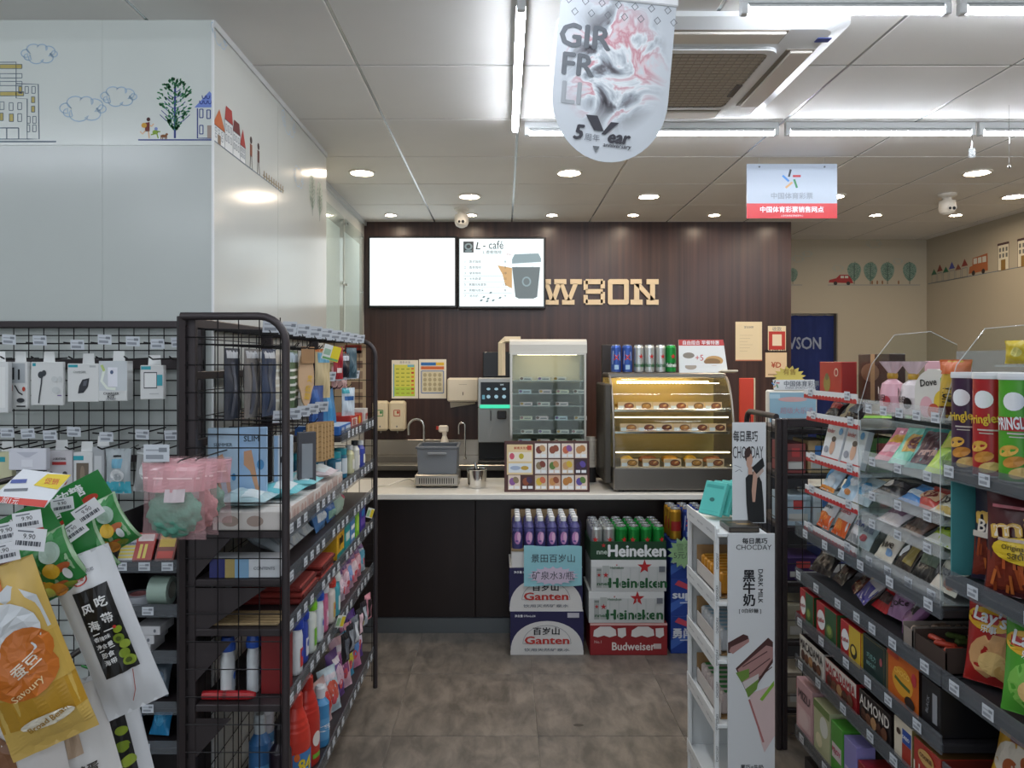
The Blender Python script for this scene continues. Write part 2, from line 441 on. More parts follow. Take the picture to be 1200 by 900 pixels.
for (cx, cy, w) in ((46, 62, 36), (97, 126, 46), (139, 112, 36)): cloud(d, f, *A(cx, cy), w*k*1.15, CLB)
d.build('cloud_drawing', wl)
d = MB()
def poly(pts, M=INKB, w=.0035, closed=False): d.line(f, [A(*p) for p in pts], w, M, closed=closed)
poly([(-30, 73), (19, 73), (19, 115), (32, 116), (32, 163), (-30, 163)]); poly([(19, 98), (45, 99), (46, 163), (32, 163)])
poly([(-30, 166), (66, 166)], INKB, .005)
for (x, y, w, h, y_) in ((0, 80, 26, 5, 1), (0, 91, 26, 5, 0), (0, 100, 26, 5, 0), (0, 112, 28, 5, 1), (0, 124, 5, 9, 0), (11, 125, 4.5, 9, 0), (21, 125, 4.5, 8, 0), (0, 137, 4, 9, 1), (11, 138, 5, 9, 1), (21, 138, 4.5, 9, 0), (22, 106, 4, 8, 1), (29.5, 106, 4, 8, 0), (37.5, 106, 4, 8, 0), (37, 118, 4, 7, 1), (37, 129, 4, 7, 1), (32, 141, 3.5, 8, 0), (38.5, 141, 4, 8, 0), (32, 151, 3, 8, 0), (38.5, 151, 4, 8, 0)):
    p0, p1 = A(x, y+h-4.5), A(x+w, y-4.5)
    if y_: d.rect(f, p0[0], p0[1], p1[0], p1[1], YEL)
    d.ring(f, p0[0], p0[1], p1[0], p1[1], .0022, INKB, .001)
for x in (8, 22): poly([(x, 150), (x, 163)])
poly([(-30, 150), (22, 150)])
d.build('office_building_drawing', wl)
d = MB()
tree(d, f, *A(205, 162), 70*k, NAVY, LEAF, 4, 190)
d.build('tree_drawing', wl)
d = MB(); poly([(162, 164), (250, 164)], NAVY, .004)
p = [A(232, 127), A(250, 127), A(250, 112), A(246, 107), A(244, 107)]
d.shape(f, [A(228, 126), A(250, 126), A(250, 112), A(245.5, 107)], m('#6f86cc', .6))
for r_ in range(2):
    for c_ in range(3 if r_ == 0 else 2):
        x = 236 + c_*5 + r_*3; y = 118 - r_*6
        d.line(f, [A(x-2, y), A(x-1.6, y+3), A(x, y+4), A(x+1.6, y+3), A(x+2, y)], .003, NAVY, .001)
poly([(231.5, 127), (231.5, 162), (250, 162)], NAVY, .004)
for (x, y) in ((234, 128), (242.5, 129), (234, 147)): d.ring(f, *A(x, y+10), *A(x+4, y), .003, NAVY)
d.rect(f, *A(243, 162), *A(250, 147), m('#a08f86', .6), .001)
d.build('blue_roof_house_drawing', wl)
d = MB()
BR = m('#6e2c22', .6); SK = m('#d9b48f', .6); GRN = m('#88a83c', .6); OCH = m('#c99b3a', .6)
d.oval(f, *A(174, 140), 2.2*k, 2.4*k, m('#4a2420', .6)); d.shape(f, [A(170, 144), A(175.5, 143), A(175.5, 154), A(170, 154)], BR); d.oval(f, *A(169, 147), 3.2*k, 3*k, OCH, .0009)
for ln in ([(171, 153), (167, 157), (164.5, 154)], [(174, 153), (174.5, 158), (175, 162)], [(175, 147), (178, 148), (180, 145)]): d.line(f, [A(*q) for q in ln], .0045, SK)
d.oval(f, *A(183, 151), 2*k, 2*k, m('#7f8fc8', .6)); d.oval(f, *A(182, 155), 3.4*k, 2.6*k, GRN)
for ln in ([(181, 157), (177, 158)], [(184, 157), (185.5, 162)], [(184, 154), (188, 154.5)]): d.line(f, [A(*q) for q in ln], .004, GRN)
d.oval(f, *A(192, 159.5), 4*k, 1.8*k, m('#8a5a36', .6)); d.oval(f, *A(195.5, 157.5), 1.6*k, 1.4*k, m('#8a5a36', .6))
for x in (189, 191, 194, 195.5): d.line(f, [A(x, 160), A(x-.3, 163)], .003, m('#8a5a36', .6))
d.build('running_figures_drawing', wl)
# on the glossy side panel (coordinates along Y)
f = side_r(LX); zb = zat(164, LY)
d = MB(); d.line(f, [(LY, zb), (3.05, zb)], .004, INKB)
for (y0, w, h, roof, rc, tip) in ((LY+.003, .093, .053, .062, '#c2622a', 1), (LY+.096, .073, .099, .047, '#a8332c', 0), (LY+.169, .070, .084, .040, '#6b2a26', 0), (LY+.239, .050, .056, .062, '#a8332c', 1)):
    d.rect(f, y0, zb, y0+w, zb+h, m('#dfe1df', .5)); d.ring(f, y0, zb, y0+w, zb+h, .003, INKB, .001)
    pts = [(y0-.005, zb+h), (y0+w+.005, zb+h), (y0+w*.5, zb+h+roof)] if tip else [(y0, zb+h), (y0+w, zb+h), (y0+w-.01, zb+h+roof), (y0+.01, zb+h+roof)]
    d.shape(f, pts, m(rc, .6), .001)
    for j in range(3):
        for i2 in range(2): d.ring(f, y0+w*(.12+.28*j), zb+h*(.3+.35*i2), y0+w*(.26+.28*j), zb+h*(.52+.35*i2), .0022, INKB, .0012)
d.rect(f, LY+.035, zb, LY+.06, zb+.03, m('#8a6f56', .6), .0014)
d.build('red_roof_houses_drawing', wl)
d = MB()
for y0, c1 in ((2.68, '#8a4a34'), (2.76, '#5a3028')):
    d.oval(f, y0, zb+.105, .012, .013, m('#3a2420', .6)); d.rect(f, y0-.012, zb+.045, y0+.012, zb+.09, m(c1, .6))
    d.line(f, [(y0-.006, zb+.05), (y0-.012, zb)], .006, m('#4a4240', .6)); d.line(f, [(y0+.006, zb+.05), (y0+.014, zb)], .006, m('#4a4240', .6))
d.build('walking_figures_drawing', wl)
d = MB()
for k2 in range(9):
    y0 = 2.82 + k2*.03; d.rect(f, y0, zb-.0, y0+.011, zb+.03, m('#8a7a5c', .6))
d.line(f, [(2.81, zb+.012), (3.08, zb+.012)], .004, m('#8a7a5c', .6))
d.build('fence_drawing', wl)
d = MB()
for (cy, cz, w) in ((LY+.05, zb+.36, .13), (2.62, zb+.66, .15), (3.15, zb+.33, .2), (3.3, zb+.13, .16)): cloud(d, f, cy, cz, w, CLB, .003)
d.build('cloud_drawing', wl)
d = MB()
for y0 in (3.54, 3.68): tree(d, f, y0, zb-.0, .20, m('#5c6b62', .6), m('#6f8a78', .6), int(y0*100), 60, m('#a3b0a6', .6))
d.build('tree_drawing', wl)
d = MB(); f = side_r(LX2)
for y0 in (4.0, 4.14): tree(d, f, y0, zb, .22, m('#5c6b62', .6), m('#5f7d68', .6), int(y0*100), 60, m('#a3b0a6', .6))
d.build('tree_drawing', wl2)
# far right walls
f = front(BY); A = lambda px, py: (at(px, py, BY).x, at(px, py, BY).z); k = BY/FPX
d = MB(); GT = m('#4d6f5e', .6)
for px in (1001, 1020, 1040, 1066): tree(d, f, *A(px, 333), 26*k, m('#3c4a44', .6), GT, px, 80, m('#7d9484', .6))
tree(d, f, *A(929, 333), 19*k, m('#3c4a44', .6), GT, 9, 70, m('#7d9484', .6))
d.build('tree_drawing', wbb)
d = MB(); RED = m('#9c2626', .6)
d.shape(f, [A(971, 331), A(972, 328), A(980, 326), A(984, 322), A(994, 322), A(998, 327), A(1000, 332)], RED)
for px in (979, 994): d.oval(f, *A(px, 332), 2.2*k, 2.2*k, m('#2c2422', .6), .001)
d.rect(f, *A(985, 326), *A(989, 323.3), m('#c9c6b8', .6), .001); d.rect(f, *A(990, 326), *A(994, 323.3), m('#c9c6b8', .6), .001)
d.build('red_car_drawing', wbb)
d = MB(); d.line(f, [A(925, 334), A(940, 334)], .005, INKB); d.line(f, [A(970, 334), A(1078, 334)], .005, INKB)
for px in (1022, 1028, 1034, 1053): d.oval(f, *A(px, 331), 1*k, 2.4*k, m('#8a6040', .6))
d.build('ground_line_drawing', wbb)
d = MB()
for (cx, cy, w) in ((935, 303, 14), (946, 297, 12), (982, 314, 13), (1024, 285, 18), (1052, 306, 12)): cloud(d, f, *A(cx, cy), w*k, m('#a7a799', .6), .005)
d.build('cloud_drawing', wbb)
f = side_l(RX); d = MB(); zb = zat(333, BY)
YR = lambda px: RX*FPX/(px-CX)          # depth on the right wall seen at a pixel column
B = lambda px, py: (-YR(px), zat(py, YR(px)))
d.line(f, [(-6.5, zb), (-4.6, zb)], .006, INKB)
for k2, (c1) in enumerate(('#3d6a4f', '#7a3a2e', '#2f6a4a', '#4a4f9a', '#8a4634', '#8a3a30')):
    y0 = 6.45 - k2*.085
    d.shape(f, [(-y0, zb+.07+.02*(k2 % 2)), (-y0+.085, zb+.07+.02*(k2 % 2)), (-y0+.042, zb+.12+.03*(k2 % 2))], m(c1, .6)); d.ring(f, -y0+.010, zb, -y0+.075, zb+.075, .004, INKB)
d.build('village_drawing', wr)
d = MB(); y0 = 5.93; OR = m('#a8623a', .6)
d.shape(f, [(-y0, zb+.02), (-y0+.01, zb+.075), (-y0+.045, zb+.08), (-y0+.05, zb+.14), (-y0+.23, zb+.155), (-y0+.235, zb+.02)], OR)
for a_ in (.06, .115, .17): d.rect(f, -y0+a_, zb+.09, -y0+a_+.045, zb+.135, m('#c9c6b8', .6), .001)
for a_ in (.06, .18): d.oval(f, -y0+a_, zb+.02, .02, .02, m('#2c2422', .6), .001)
d.build('orange_bus_drawing', wr)
d = MB()
for y0, hh in ((5.58, .205), (5.365, .205)):
    d.rect(f, -y0, zb, -y0+.12, zb+hh, m('#ddd5bd', .6)); d.ring(f, -y0, zb, -y0+.12, zb+hh, .004, m('#4a3a34', .6), .001)
    d.rect(f, -y0-.005, zb+hh-.015, -y0+.125, zb+hh, m('#4a3030', .6), .0012); d.rect(f, -y0+.035, zb, -y0+.085, zb+.08, m('#8a6a34', .6), .0012)
    for r_ in range(2):
        for c_ in range(3): d.rect(f, -y0+.015+.036*c_, zb+.095+.045*r_, -y0+.035+.036*c_, zb+.125+.045*r_, m('#6b6a62', .6), .0012)
d.build('town_house_drawing', wr)

# --- cassette air conditioner
ac = thing('air_conditioner', 'square white ceiling cassette air conditioner with brown mesh grille', 'air conditioner', (.635, 2.735, CEIL))
M_AC = m('#f0f3f4', .3, name='air_conditioner_white'); M_ACG = m('#bdb2a3', .6, var=.1, scale=200, name='air_conditioner_grille')
a = MB(); h = .465
def rrect(hx, hy, r, n=5):
    pts = []
    for cx, cy, t0 in ((hx-r, hy-r, 0), (-hx+r, hy-r, 90), (-hx+r, -hy+r, 180), (hx-r, -hy+r, 270)):
        for q in range(n+1): t = R(t0 + 90*q/n); pts.append((cx + r*math.cos(t), cy + r*math.sin(t)))
    return pts
fd = frame((0, 0, 0), (1, 0, 0), (0, -1, 0))    # faces down
lo, hi = rrect(h, h, .07), rrect(h-.05, h-.05, .04)
n = len(lo)
a.add([fd(x, y, 0) for x, y in lo] + [fd(x, y, .016) for x, y in lo] + [fd(x, y, .034) for x, y in hi], [(q, (q+1) % n, n+(q+1) % n, n+q) for q in range(n)] + [(n+q, n+(q+1) % n, 2*n+(q+1) % n, 2*n+q) for q in range(n)] + [tuple(range(2*n, 3*n))], M_AC)
a.build('panel', ac)
for sx, sy in ((1, 0), (-1, 0), (0, 1), (0, -1)):
    L = .27; c0 = .365; wv = .048
    b_ = MB()
    if sx: b_.box(sx*c0-wv, sx*c0+wv, -L, L, -.037, -.030, m('#857c72', .5)); b_.build('air_slot', ac)
    else: b_.box(-L, L, sy*c0-wv, sy*c0+wv, -.037, -.030, m('#857c72', .5)); b_.build('air_slot', ac)
    b_ = MB(); t_ = .038
    if sx: b_.box(sx*(c0+.004)-t_, sx*(c0+.004)+t_, -L+.006, L-.006, -.045, -.036, m('#e2dcd2', .4), .003)
    else: b_.box(-L+.006, L-.006, sy*(c0+.004)-t_, sy*(c0+.004)+t_, -.045, -.036, m('#e2dcd2', .4), .003)
    b_.build('louver', ac)
g = MB(); pts = rrect(.29, .29, .05); pi_ = rrect(.262, .262, .03); n = len(pts)
g.add([fd(x, y, .034) for x, y in pts] + [fd(x, y, .047) for x, y in pts] + [fd(x, y, .047) for x, y in pi_] , [(q, (q+1) % n, n+(q+1) % n, n+q) for q in range(n)] + [(n+q, n+(q+1) % n, 2*n+(q+1) % n, 2*n+q) for q in range(n)], M_AC)
g.build('grille_frame', ac)
g = MB(); g.add([fd(x, y, .044) for x, y in pi_], [tuple(range(n))], M_ACG)
for q in range(-9, 10): g.box(q*.028-.0012, q*.028+.0012, -.262, .262, -.0465, -.044, m('#a3988a', .6)).box(-.262, .262, q*.028-.0012, q*.028+.0012, -.0465, -.044, m('#a3988a', .6))
g.box(.24, .262, .02, .14, -.049, -.044, m('#4a443e', .5))
g.build('grille', ac)
MB().box(.385, .43, .345, .375, -.0362, -.034, m('#2a3f8a', .4)).build('brand_badge', ac, (0, -.70, 0))

# --- fluorescent tubes
M_TUBE = em('#eff5ff', TUBE_STRENGTH); M_FIX = m('#dcdfe0', .35, name='lamp_housing')
def tube_lamp(x, y, L, along_x, label, z=CEIL):
    t = thing('tube_light', label, 'light', (x, y, z), 0 if along_x else R(90), 'fluorescent tube lights on the ceiling')
    MB().box(-L/2, L/2, -.011, .011, -.028, 0, M_FIX, .002).build('housing', t)
    tb_ = MB(); n_ = 12
    for k_ in range(n_):       # the lower two thirds of the tube give light, the upper part is its opaque back
        a0_, a1_ = 2*math.pi*k_/n_, 2*math.pi*(k_+1)/n_; x0_, x1_ = -L/2+.022, L/2-.022
        P_ = lambda x, a: (x, .0145*math.cos(a), -.043+.0145*math.sin(a))
        tb_.add([P_(x0_, a0_), P_(x1_, a0_), P_(x1_, a1_), P_(x0_, a1_)], [(3, 2, 1, 0)], M_FIX if k_ <= 5 else M_TUBE)
    tb_.build('tube', t)
    for sg in (-1, 1): MB().box(sg*(L/2-.022), sg*L/2, -.013, .013, -.060, -.026, M_FIX, .003).build('lamp_holder', t)
    return t
tube_lamp(.052, 2.72, 1.17, False, 'tube light running toward the counter beside the hanging banner')
tube_lamp(.052, 1.46, 1.17, False, 'tube light nearest above the aisle in line with the lengthwise one')
xs = [(615, 912), (920, 1142), (1146, 1425)]
for (p0, p1), lb in zip(xs, ('tube light crossing the ceiling behind the round-bottomed banner', 'tube light crossing the ceiling above the lottery sign', 'tube light crossing the ceiling at the right edge above the wire')):
    x0, x1 = xat(p0, 3.33), xat(p1, 3.33); tube_lamp((x0+x1)/2, 3.33, x1-x0, True, lb)
for (x0, x1), lb in zip(((.70, 1.32), (1.345, 2.5), (2.52, 3.6)), ('tube light at the top edge above the air conditioner', 'tube light at the top right edge of the picture', 'tube light farthest right in the front crossing row')):
    tube_lamp((x0+x1)/2, 2.17, x1-x0, True, lb)
for k2, (x, y) in enumerate(((-2.2, 1.0), (-.9, .6), (-2.2, -.8), (.6, -.8), (2.2, .6), (2.2, -1.2), (-.9, -1.6), (.7, -2.2))):
    tube_lamp(x, y, 1.17, True, f'tube light on the ceiling behind the viewer, fitting {"ABCDEFGH"[k2]}')

# --- recessed downlights
M_DL = em('#ffe9ce', DOWNLIGHT_STRENGTH); M_DLR = m('#e8e2d6', .3, name='downlight_rim')
pd = thing('downlight', 'recessed round warm downlight in the ceiling', 'light')
q = MB(); q.lathe([(.078, -.001), (.078, -.006), (.066, -.009), (.060, -.004), (.056, .012)], M_DLR, 20, cap=(False, False)); q.build('rim', pd)
q = MB(); q.lathe([(.0, -.0035), (.057, -.0035)], M_DL, 20, cap=(False, False)); q.build('lens', pd)
names = {}
for row, (y, xs) in enumerate(((4.2, (-.81, .376, 1.55, 2.71)), (4.8, (-.222, .95, 2.16, 3.34)), (5.4, (-.83, -.24, .357, .953, 1.55, 2.14, 2.74, 3.33)))):
    for j, x in enumerate(xs):
        o = put(pd, USED, (x, y, CEIL), label=f'round warm downlight, number {("one","two","three","four","five","six","seven","eight")[j]} from left in the {("front","middle","rear")[row]} row of downlights', group='recessed downlights')
        if row == 2: o.scale = (.62, .62, 1)
# ================================================================= COUNTER AREA
CT = .805; CF = 4.08; CBK = 4.65                         # counter top height, front edge, back edge
M_SOLID = m('#e6e3da', .22, var=.02, scale=30, name='white_counter_slab')
# front counter
ct = thing('service_counter', 'long dark wood service counter with a white slab top', 'counter', (0, 0, 0))
MB().box(LX2+.005, 2.22, CF, CBK, CT-.033, CT, M_SOLID, .004).build('counter_top', ct)
cbx = [LX2+.005, -.16, 1.02, 2.20]
for q in range(3): MB().box(cbx[q]+.001, cbx[q+1]-.001, CF+.10, CBK-.02, .085, CT-.034, m('#1b100f', .35, var=.18, scale=1, stretch=(30, 30, .5), name='dark_counter_wood'), .002).build('front_panel', ct)
MB().box(LX2+.005, 2.2, CF+.085, CBK-.04, 0.001, .084, m('#6f7578', .35, .7, name='brushed_kick_plate')).build('kick_plate', ct)
# back counter, stainless
bc = thing('back_counter', 'stainless steel worktop with upstand along the wood wall', 'counter', (0, 0, 0))
BZ = .82
MB().box(LX2+.01, 2.1, 5.12, WALLY-.004, BZ-.04, BZ, STEEL, .004).build('worktop', bc)
MB().box(LX2+.01, 1.3, WALLY-.022, WALLY-.004, BZ, zat(515, 5.68), STEEL, .003).build('upstand', bc)
for q in range(4): MB().box(LX2+.02+q*.77, LX2+.02+q*.77+.765, 5.16, WALLY-.01, .06, BZ-.041, m('#2a2423', .4), .003).build('cabinet_door', bc)
MB().box(-.95, -.55, 5.25, 5.55, BZ-.001, BZ+.002, m('#6f6b66', .3, .9)).build('sink_basin', bc)
MB().box(-1.02, -.1, WALLY-.10, WALLY-.03, zat(535, 5.62)-.02, zat(535, 5.62), STEEL, .003).build('ledge', bc)
# gap floor mat stays dark
# ---- wall mounted screens
def screen(px0, px1, py0, py1, label):
    p0, p1 = at(px0, py1, 5.62), at(px1, py0, 5.62); w, h = p1.x-p0.x, p1.z-p0.z
    t = thing('menu_screen', label, 'screen', ((p0.x+p1.x)/2, 5.62, p0.z))
    MB().box(-w/2-.016, w/2+.016, .002, .062, -.018, h+.016, m('#0d0f12', .35), .004).build('casing', t)
    return t, w, h
t, w, h = screen(433.5, 533, 279, 358, 'left wall screen glowing blank white')
MB().box(-w/2, w/2, -.001, .004, 0, h, em('#eef6f8', 1.5)).build('display', t)
t, w, h = screen(538.5, 637, 280, 359, 'right wall screen showing the coffee menu')
MB().box(-w/2, w/2, -.001, .004, 0, h, em('#e4f1f3', 1.35)).build('display', t)
f = front(-.001, -w/2, 0); d = MB()
E1, E2, E3 = em('#33424e', .5), em('#8ba3a8', .8), em('#b78a4c', .8)
X = lambda px: (px-538.5)/98.5*w
Z = lambda py: (359-py)/79*h
d.rect(f, X(543), Z(296), X(555), Z(283), E1); d.oval(f, X(549), Z(289), .03, .026, E2, .001); d.oval(f, X(549), Z(289), .017, .015, E1, .0013); d.rect(f, X(545), Z(295), X(553), Z(293.4), E2, .0012)
d.text(f, 'L', X(561), Z(288), E1, h=.055, bold=.02, shear=.2); d.text(f, '- café', X(578), Z(287), E1, h=.062, w=.155)
d.text(f, 'L 香榭咖啡', X(577), Z(295.5), E1, w=.14)
d.text(f, 'Hot', X(597), Z(298), em('#c65a4a', .9), h=.016); d.text(f, 'Iced', X(624), Z(298), em('#5aa8c0', .9), h=.018)
for r_, s_ in enumerate(('意式咖啡', '香草咖啡', '拿铁咖啡', '卡布奇诺', '焦糖风味拿铁', '黑糖玛奇朵', '热牛奶')):
    py = 306.7 + r_*6.7
    d.text(f, str(r_+1), X(545), Z(py), E1, h=.017); d.text(f, s_, X(551) + .0095*len(s_), Z(py), E1, h=.021)
    d.text(f, str(8+(r_ % 5)), X(592), Z(py), E1, h=.017)
    if 0 < r_ < 6: d.text(f, str(10+r_), X(606), Z(py), E2, h=.016); d.text(f, str(11+r_), X(624), Z(py), E2, h=.016)
    if r_ in (2, 3, 4, 5): d.rect(f, X(543), Z(py+3.6), X(600), Z(py+3.3), E2, .0008)
# paper cup picture on screen
cg, cl_ = em('#7e8c90', .75), em('#9fb6bd', .85)
d.shape(f, [(X(600), Z(313)), (X(633), Z(313)), (X(629.5), Z(348)), (X(625), Z(350)), (X(608), Z(350)), (X(604), Z(348))], cg, .0011)
d.shape(f, [(X(600), Z(304)), (X(603), Z(298)), (X(631), Z(297)), (X(634), Z(303)), (X(634), Z(307)), (X(600), Z(309))], cl_, .0012)
d.oval(f, X(617), Z(330), .035, .038, cl_, .0014, 20); d.oval(f, X(617), Z(330), .024, .027, cg, .0016, 20)
d.shape(f, [(X(583), Z(311)), (X(600), Z(314)), (X(600), Z(338)), (X(592), Z(334)), (X(589), Z(322))], em('#dcb27c', .95), .0009)
for (px, py) in ((567, 348), (572, 350), (575, 343), (586, 349), (564, 352), (571, 353), (578, 352)): d.oval(f, X(px), Z(py), .012, .007, E2, .0012, 10, .5)
d.build('screen_content', t)
# ---- slab-serif shop lettering
CREAM = m('#e2cfae', .45, name='cream_letter')
lt = thing('wall_lettering', 'cream slab-serif letters reading WSON beside the coffee screen', 'sign', (0, WALLY, 0))
def letter(polys, px0, px1, name, py0=327, py1=357):
    x0, z0 = xat(px0, 5.66), zat(py1, 5.66); w, h = xat(px1, 5.66)-x0, zat(py0, 5.66)-z0
    b_ = MB(); f = frame((x0, -.012, z0), (1, 0, 0), (0, 0, 1))
    for pl in polys: b_.prism([(a*w, c*h) for a, c in pl], f, 0, .014, CREAM)
    b_.build(name, lt)
def bar(x0, y0, x1, y1): return [(x0, y0), (x1, y0), (x1, y1), (x0, y1)]
letter([bar(0, .80, .20, 1), bar(.29, .80, .60, 1), bar(.70, .80, 1, 1), bar(.07, 0, .40, .19), bar(.49, 0, .81, .19), [(.04, .82), (.15, .82), (.30, .17), (.17, .17)], [(.21, .17), (.33, .17), (.47, .82), (.34, .82)], [(.42, .82), (.53, .82), (.70, .17), (.57, .17)], [(.61, .17), (.73, .17), (.90, .82), (.78, .82)]], 636.5, 682, 'letter_w')
letter([bar(.1, .80, .9, 1), bar(0, .58, .2, .94), bar(.80, .64, 1, .94), bar(.1, .43, .9, .61), bar(.80, .06, 1, .50), bar(.1, 0, .9, .20), bar(0, .06, .2, .38)], 684, 709, 'letter_s')
letter([[(.08, 0), (.92, 0), (1, .06), (1, .2), (0, .2), (0, .06)], [(0, .8), (1, .8), (1, .94), (.92, 1), (.08, 1), (0, .94)], bar(0, .19, .22, .81), bar(.78, .19, 1, .81)], 712.5, 737, 'letter_o')
letter([bar(0, .8, .40, 1), bar(.57, .8, 1, 1), bar(0, 0, .43, .2), bar(.57, 0, 1, .2), bar(.13, .19, .31, .81), bar(.70, .19, .87, .81), [(.13, .82), (.36, .82), (.87, .19), (.70, .16)]], 739, 772, 'letter_n')
# ---- notices on the wood wall
def sheet(px0, py0, px1, py1, Y, name, label, cat, h='#e9e2d2', th=.003, group=None):
    p0, p1 = at(px0, py1, Y), at(px1, py0, Y)
    t = tag(MB().box(-(p1.x-p0.x)/2, (p1.x-p0.x)/2, 0, th, 0, p1.z-p0.z, m(h, .5)).build(name, None, ((p0.x+p1.x)/2, Y, p0.z)), label, cat, group)
    return t, p1.x-p0.x, p1.z-p0.z, front(0, -(p1.x-p0.x)/2, 0)
t, w, h, f = sheet(459, 422, 490, 467, WALLY-.004, 'wall_notice', 'yellow-green tinted notice sheet above the soap dispensers, left of two', 'poster')
d = MB(); d.rect(f, .1*w, .06*h, .88*w, .88*h, m('#d9d55a', .6)); d.rect(f, .1*w, .06*h, .88*w, .3*h, m('#b9d24c', .6), .0008); d.rect(f, .06*w, .04*h, .1*w, .9*h, m('#6fb2c8', .6)); d.text(f, '洗手方法', .5*w, .94*h, GREYINK, w=.4*w)
for r_ in range(7):
    for c_ in range(3): d.rect(f, (.16+.2*c_)*w, (.12+.105*r_)*h, (.28+.2*c_)*w, (.15+.105*r_)*h, m('#9aa53a', .6), .001)
    d.rect(f, .74*w, (.12+.105*r_)*h, .84*w, (.17+.105*r_)*h, m('#c0452e' if r_ % 2 else '#d9803a', .6), .001)
d.rect(f, .6*w, .82*h, .85*w, .88*h, m('#6fb2c8', .6), .001)
d.build('print', t)
t, w, h, f = sheet(491, 421, 523, 467, WALLY-.004, 'wall_notice', 'blue and orange framed notice sheet beside the yellow-green one', 'poster')
d = MB(); d.rect(f, .07*w, .84*h, .62*w, .92*h, m('#2f6fb5', .6)); d.rect(f, .62*w, .84*h, .92*w, .92*h, m('#e2b93c', .6)); d.rect(f, .07*w, .74*h, .92*w, .82*h, m('#cf6b3a', .6)); d.ring(f, .09*w, .14*h, .9*w, .7*h, .006, m('#2f5fa5', .6)); d.rect(f, .12*w, .17*h, .87*w, .68*h, m('#d8cfae', .6))
for r_ in range(4):
    for c_ in range(4): d.oval(f, (.22+.18*c_)*w, (.24+.12*r_)*h, .014, .016, m('#b0a585', .6), .001, 8)
d.build('print', t)
t, w, h, f = sheet(862, 377, 893, 423, WALLY-.006, 'certificate', 'cream licence certificate hung on the wood wall', 'certificate', '#e8d9b6')
d = MB(); d.text(f, '营业执照', .5*w, .86*h, GREYINK, w=.35*w)
for r_ in range(6): d.rect(f, .15*w, (.25+.08*r_)*h, (.45+.1*(r_ % 3))*w, (.257+.08*r_)*h, m('#b9ab8c', .6))
d.rect(f, 0, 0, w, .03*h, m('#c77a5c', .6)); d.build('print', t)
t, w, h, f = sheet(900, 382, 921, 411, WALLY-.006, 'payment_sign', 'small red and white payment sign on the wood wall', 'sign', '#e6d8b8')
d = MB(); d.rect(f, .04*w, .04*h, .96*w, .78*h, m('#b93228', .5)); d.rect(f, .24*w, .2*h, .76*w, .66*h, m('#ead9be', .5), .0009); d.text(f, '收款', .5*w, .88*h, GREYINK, w=.5*w); d.build('print', t)
t, w, h, f = sheet(897, 413, 922, 442, WALLY-.012, 'notice_card', 'cream card with red letters below the red payment sign', 'sign', '#e3c9a4')
d = MB(); d.text(f, '¥D', .5*w, .5*h, m('#b04a30', .5), w=.45*w, bold=.03); d.rect(f, .12*w, .08*h, .88*w, .13*h, m('#a8896a', .5)); d.text(f, '400-620-1717', .5*w, 1.06*h, INK, w=1.1*w, bold=.02); d.build('print', t)
# ---- soap dispensers, towel dispenser
for (p0, p1, lb, c_) in ((436.5, 454.5, 'left cream soap dispenser with green mark', '#2f8a4a'), (455.5, 475, 'right cream soap dispenser with red mark', '#b8452e')):
    a0, a1 = at(p0, 505, 5.6), at(p1, 470, 5.6); w, h = a1.x-a0.x, a1.z-a0.z
    t = tag(MB().box(-w/2, w/2, -.01, WALLY-5.6-.002, 0, h, m('#e2d3b4', .35, name='cream_plastic'), .016).build('soap_dispenser', None, ((a0.x+a1.x)/2, 5.6, a0.z)), lb, 'dispenser', 'soap dispensers on the wood wall')
    d = MB(); f = front(-.01); M1 = m(c_, .5)
    d.ring(f, -.022, h*.5, .022, h*.5+.045, .006, M1); d.oval(f, .008, h*.5+.028, .009, .012, M1, .0008); d.oval(f, 0, h*.15, .006, .006, GREYINK); d.build('mark', t)
    MB().tube([(0, .03, .002), (0, .03, -.018)], .006, m('#8b857a', .5)).build('nozzle', t)
a0, a1 = at(524, 471, 5.55), at(561, 443, 5.55); w, h = a1.x-a0.x, a1.z-a0.z
t = tag(MB().box(-w/2, w/2, 0, WALLY-5.55-.002, 0, h, m('#e6dcc8', .35), .012).build('towel_dispenser', None, ((a0.x+a1.x)/2, 5.55, a0.z)), 'cream paper towel dispenser beside the coffee machine', 'dispenser')
d = MB(); f = front(0); d.rect(f, -.003, .05, .003, .075, m('#4a443c', .5)); d.rect(f, -.03, h*.72, .03, h*.74, m('#b9ae98', .5)); d.build('keyhole', t)
def pt(u, v): return (-w*.42 + w*.80*u, .03 + .05*v + .012*math.sin(u*6), -.005 - (.045 - .032*u)*v)
MB().surf(pt, 8, 3, m('#efe9da', .8)).build('paper_towel', t)
# ---- taps, spray bottle
def tap(px, pyb, pyt, Y, reach, r, label, zb=BZ):
    x = xat(px, Y); zt = zat(pyt, Y); t = thing('tap', label, 'tap', (x, Y, zb+.004)); H = zt - zb; rr = abs(reach)/2
    MB().lathe([(r*2, 0), (r*2, .012), (r*1.3, .02)], CHROME, 12).build('base', t)
    pts = [(0, 0, .01), (0, 0, H-rr)] + [(reach/2 - (reach/2)*math.cos(R(a_)), 0, H-rr+rr*math.sin(R(a_))) for a_ in range(15, 181, 15)] + [(reach, 0, H-rr-.06)]
    MB().tube(pts, r, CHROME, 8).build('spout', t)
tap(497, 520, 492, 5.5, -.115, .010, 'large gooseneck tap behind the grey tub')
tap(545, 532, 496, 5.35, -.045, .006, 'thin curved tap right of the grey tub')
t = thing('spray_bottle', 'white trigger spray bottle with a red nozzle by the taps', 'bottle', (xat(521, 5.45), 5.45, BZ+.0045))
H = zat(499, 5.45)-BZ
MB().lathe([(.034, 0), (.036, .02), (.036, H*.45), (.016, H*.68), (.015, H*.74)], m('#e9e2d4', .35), 14).build('bottle', t)
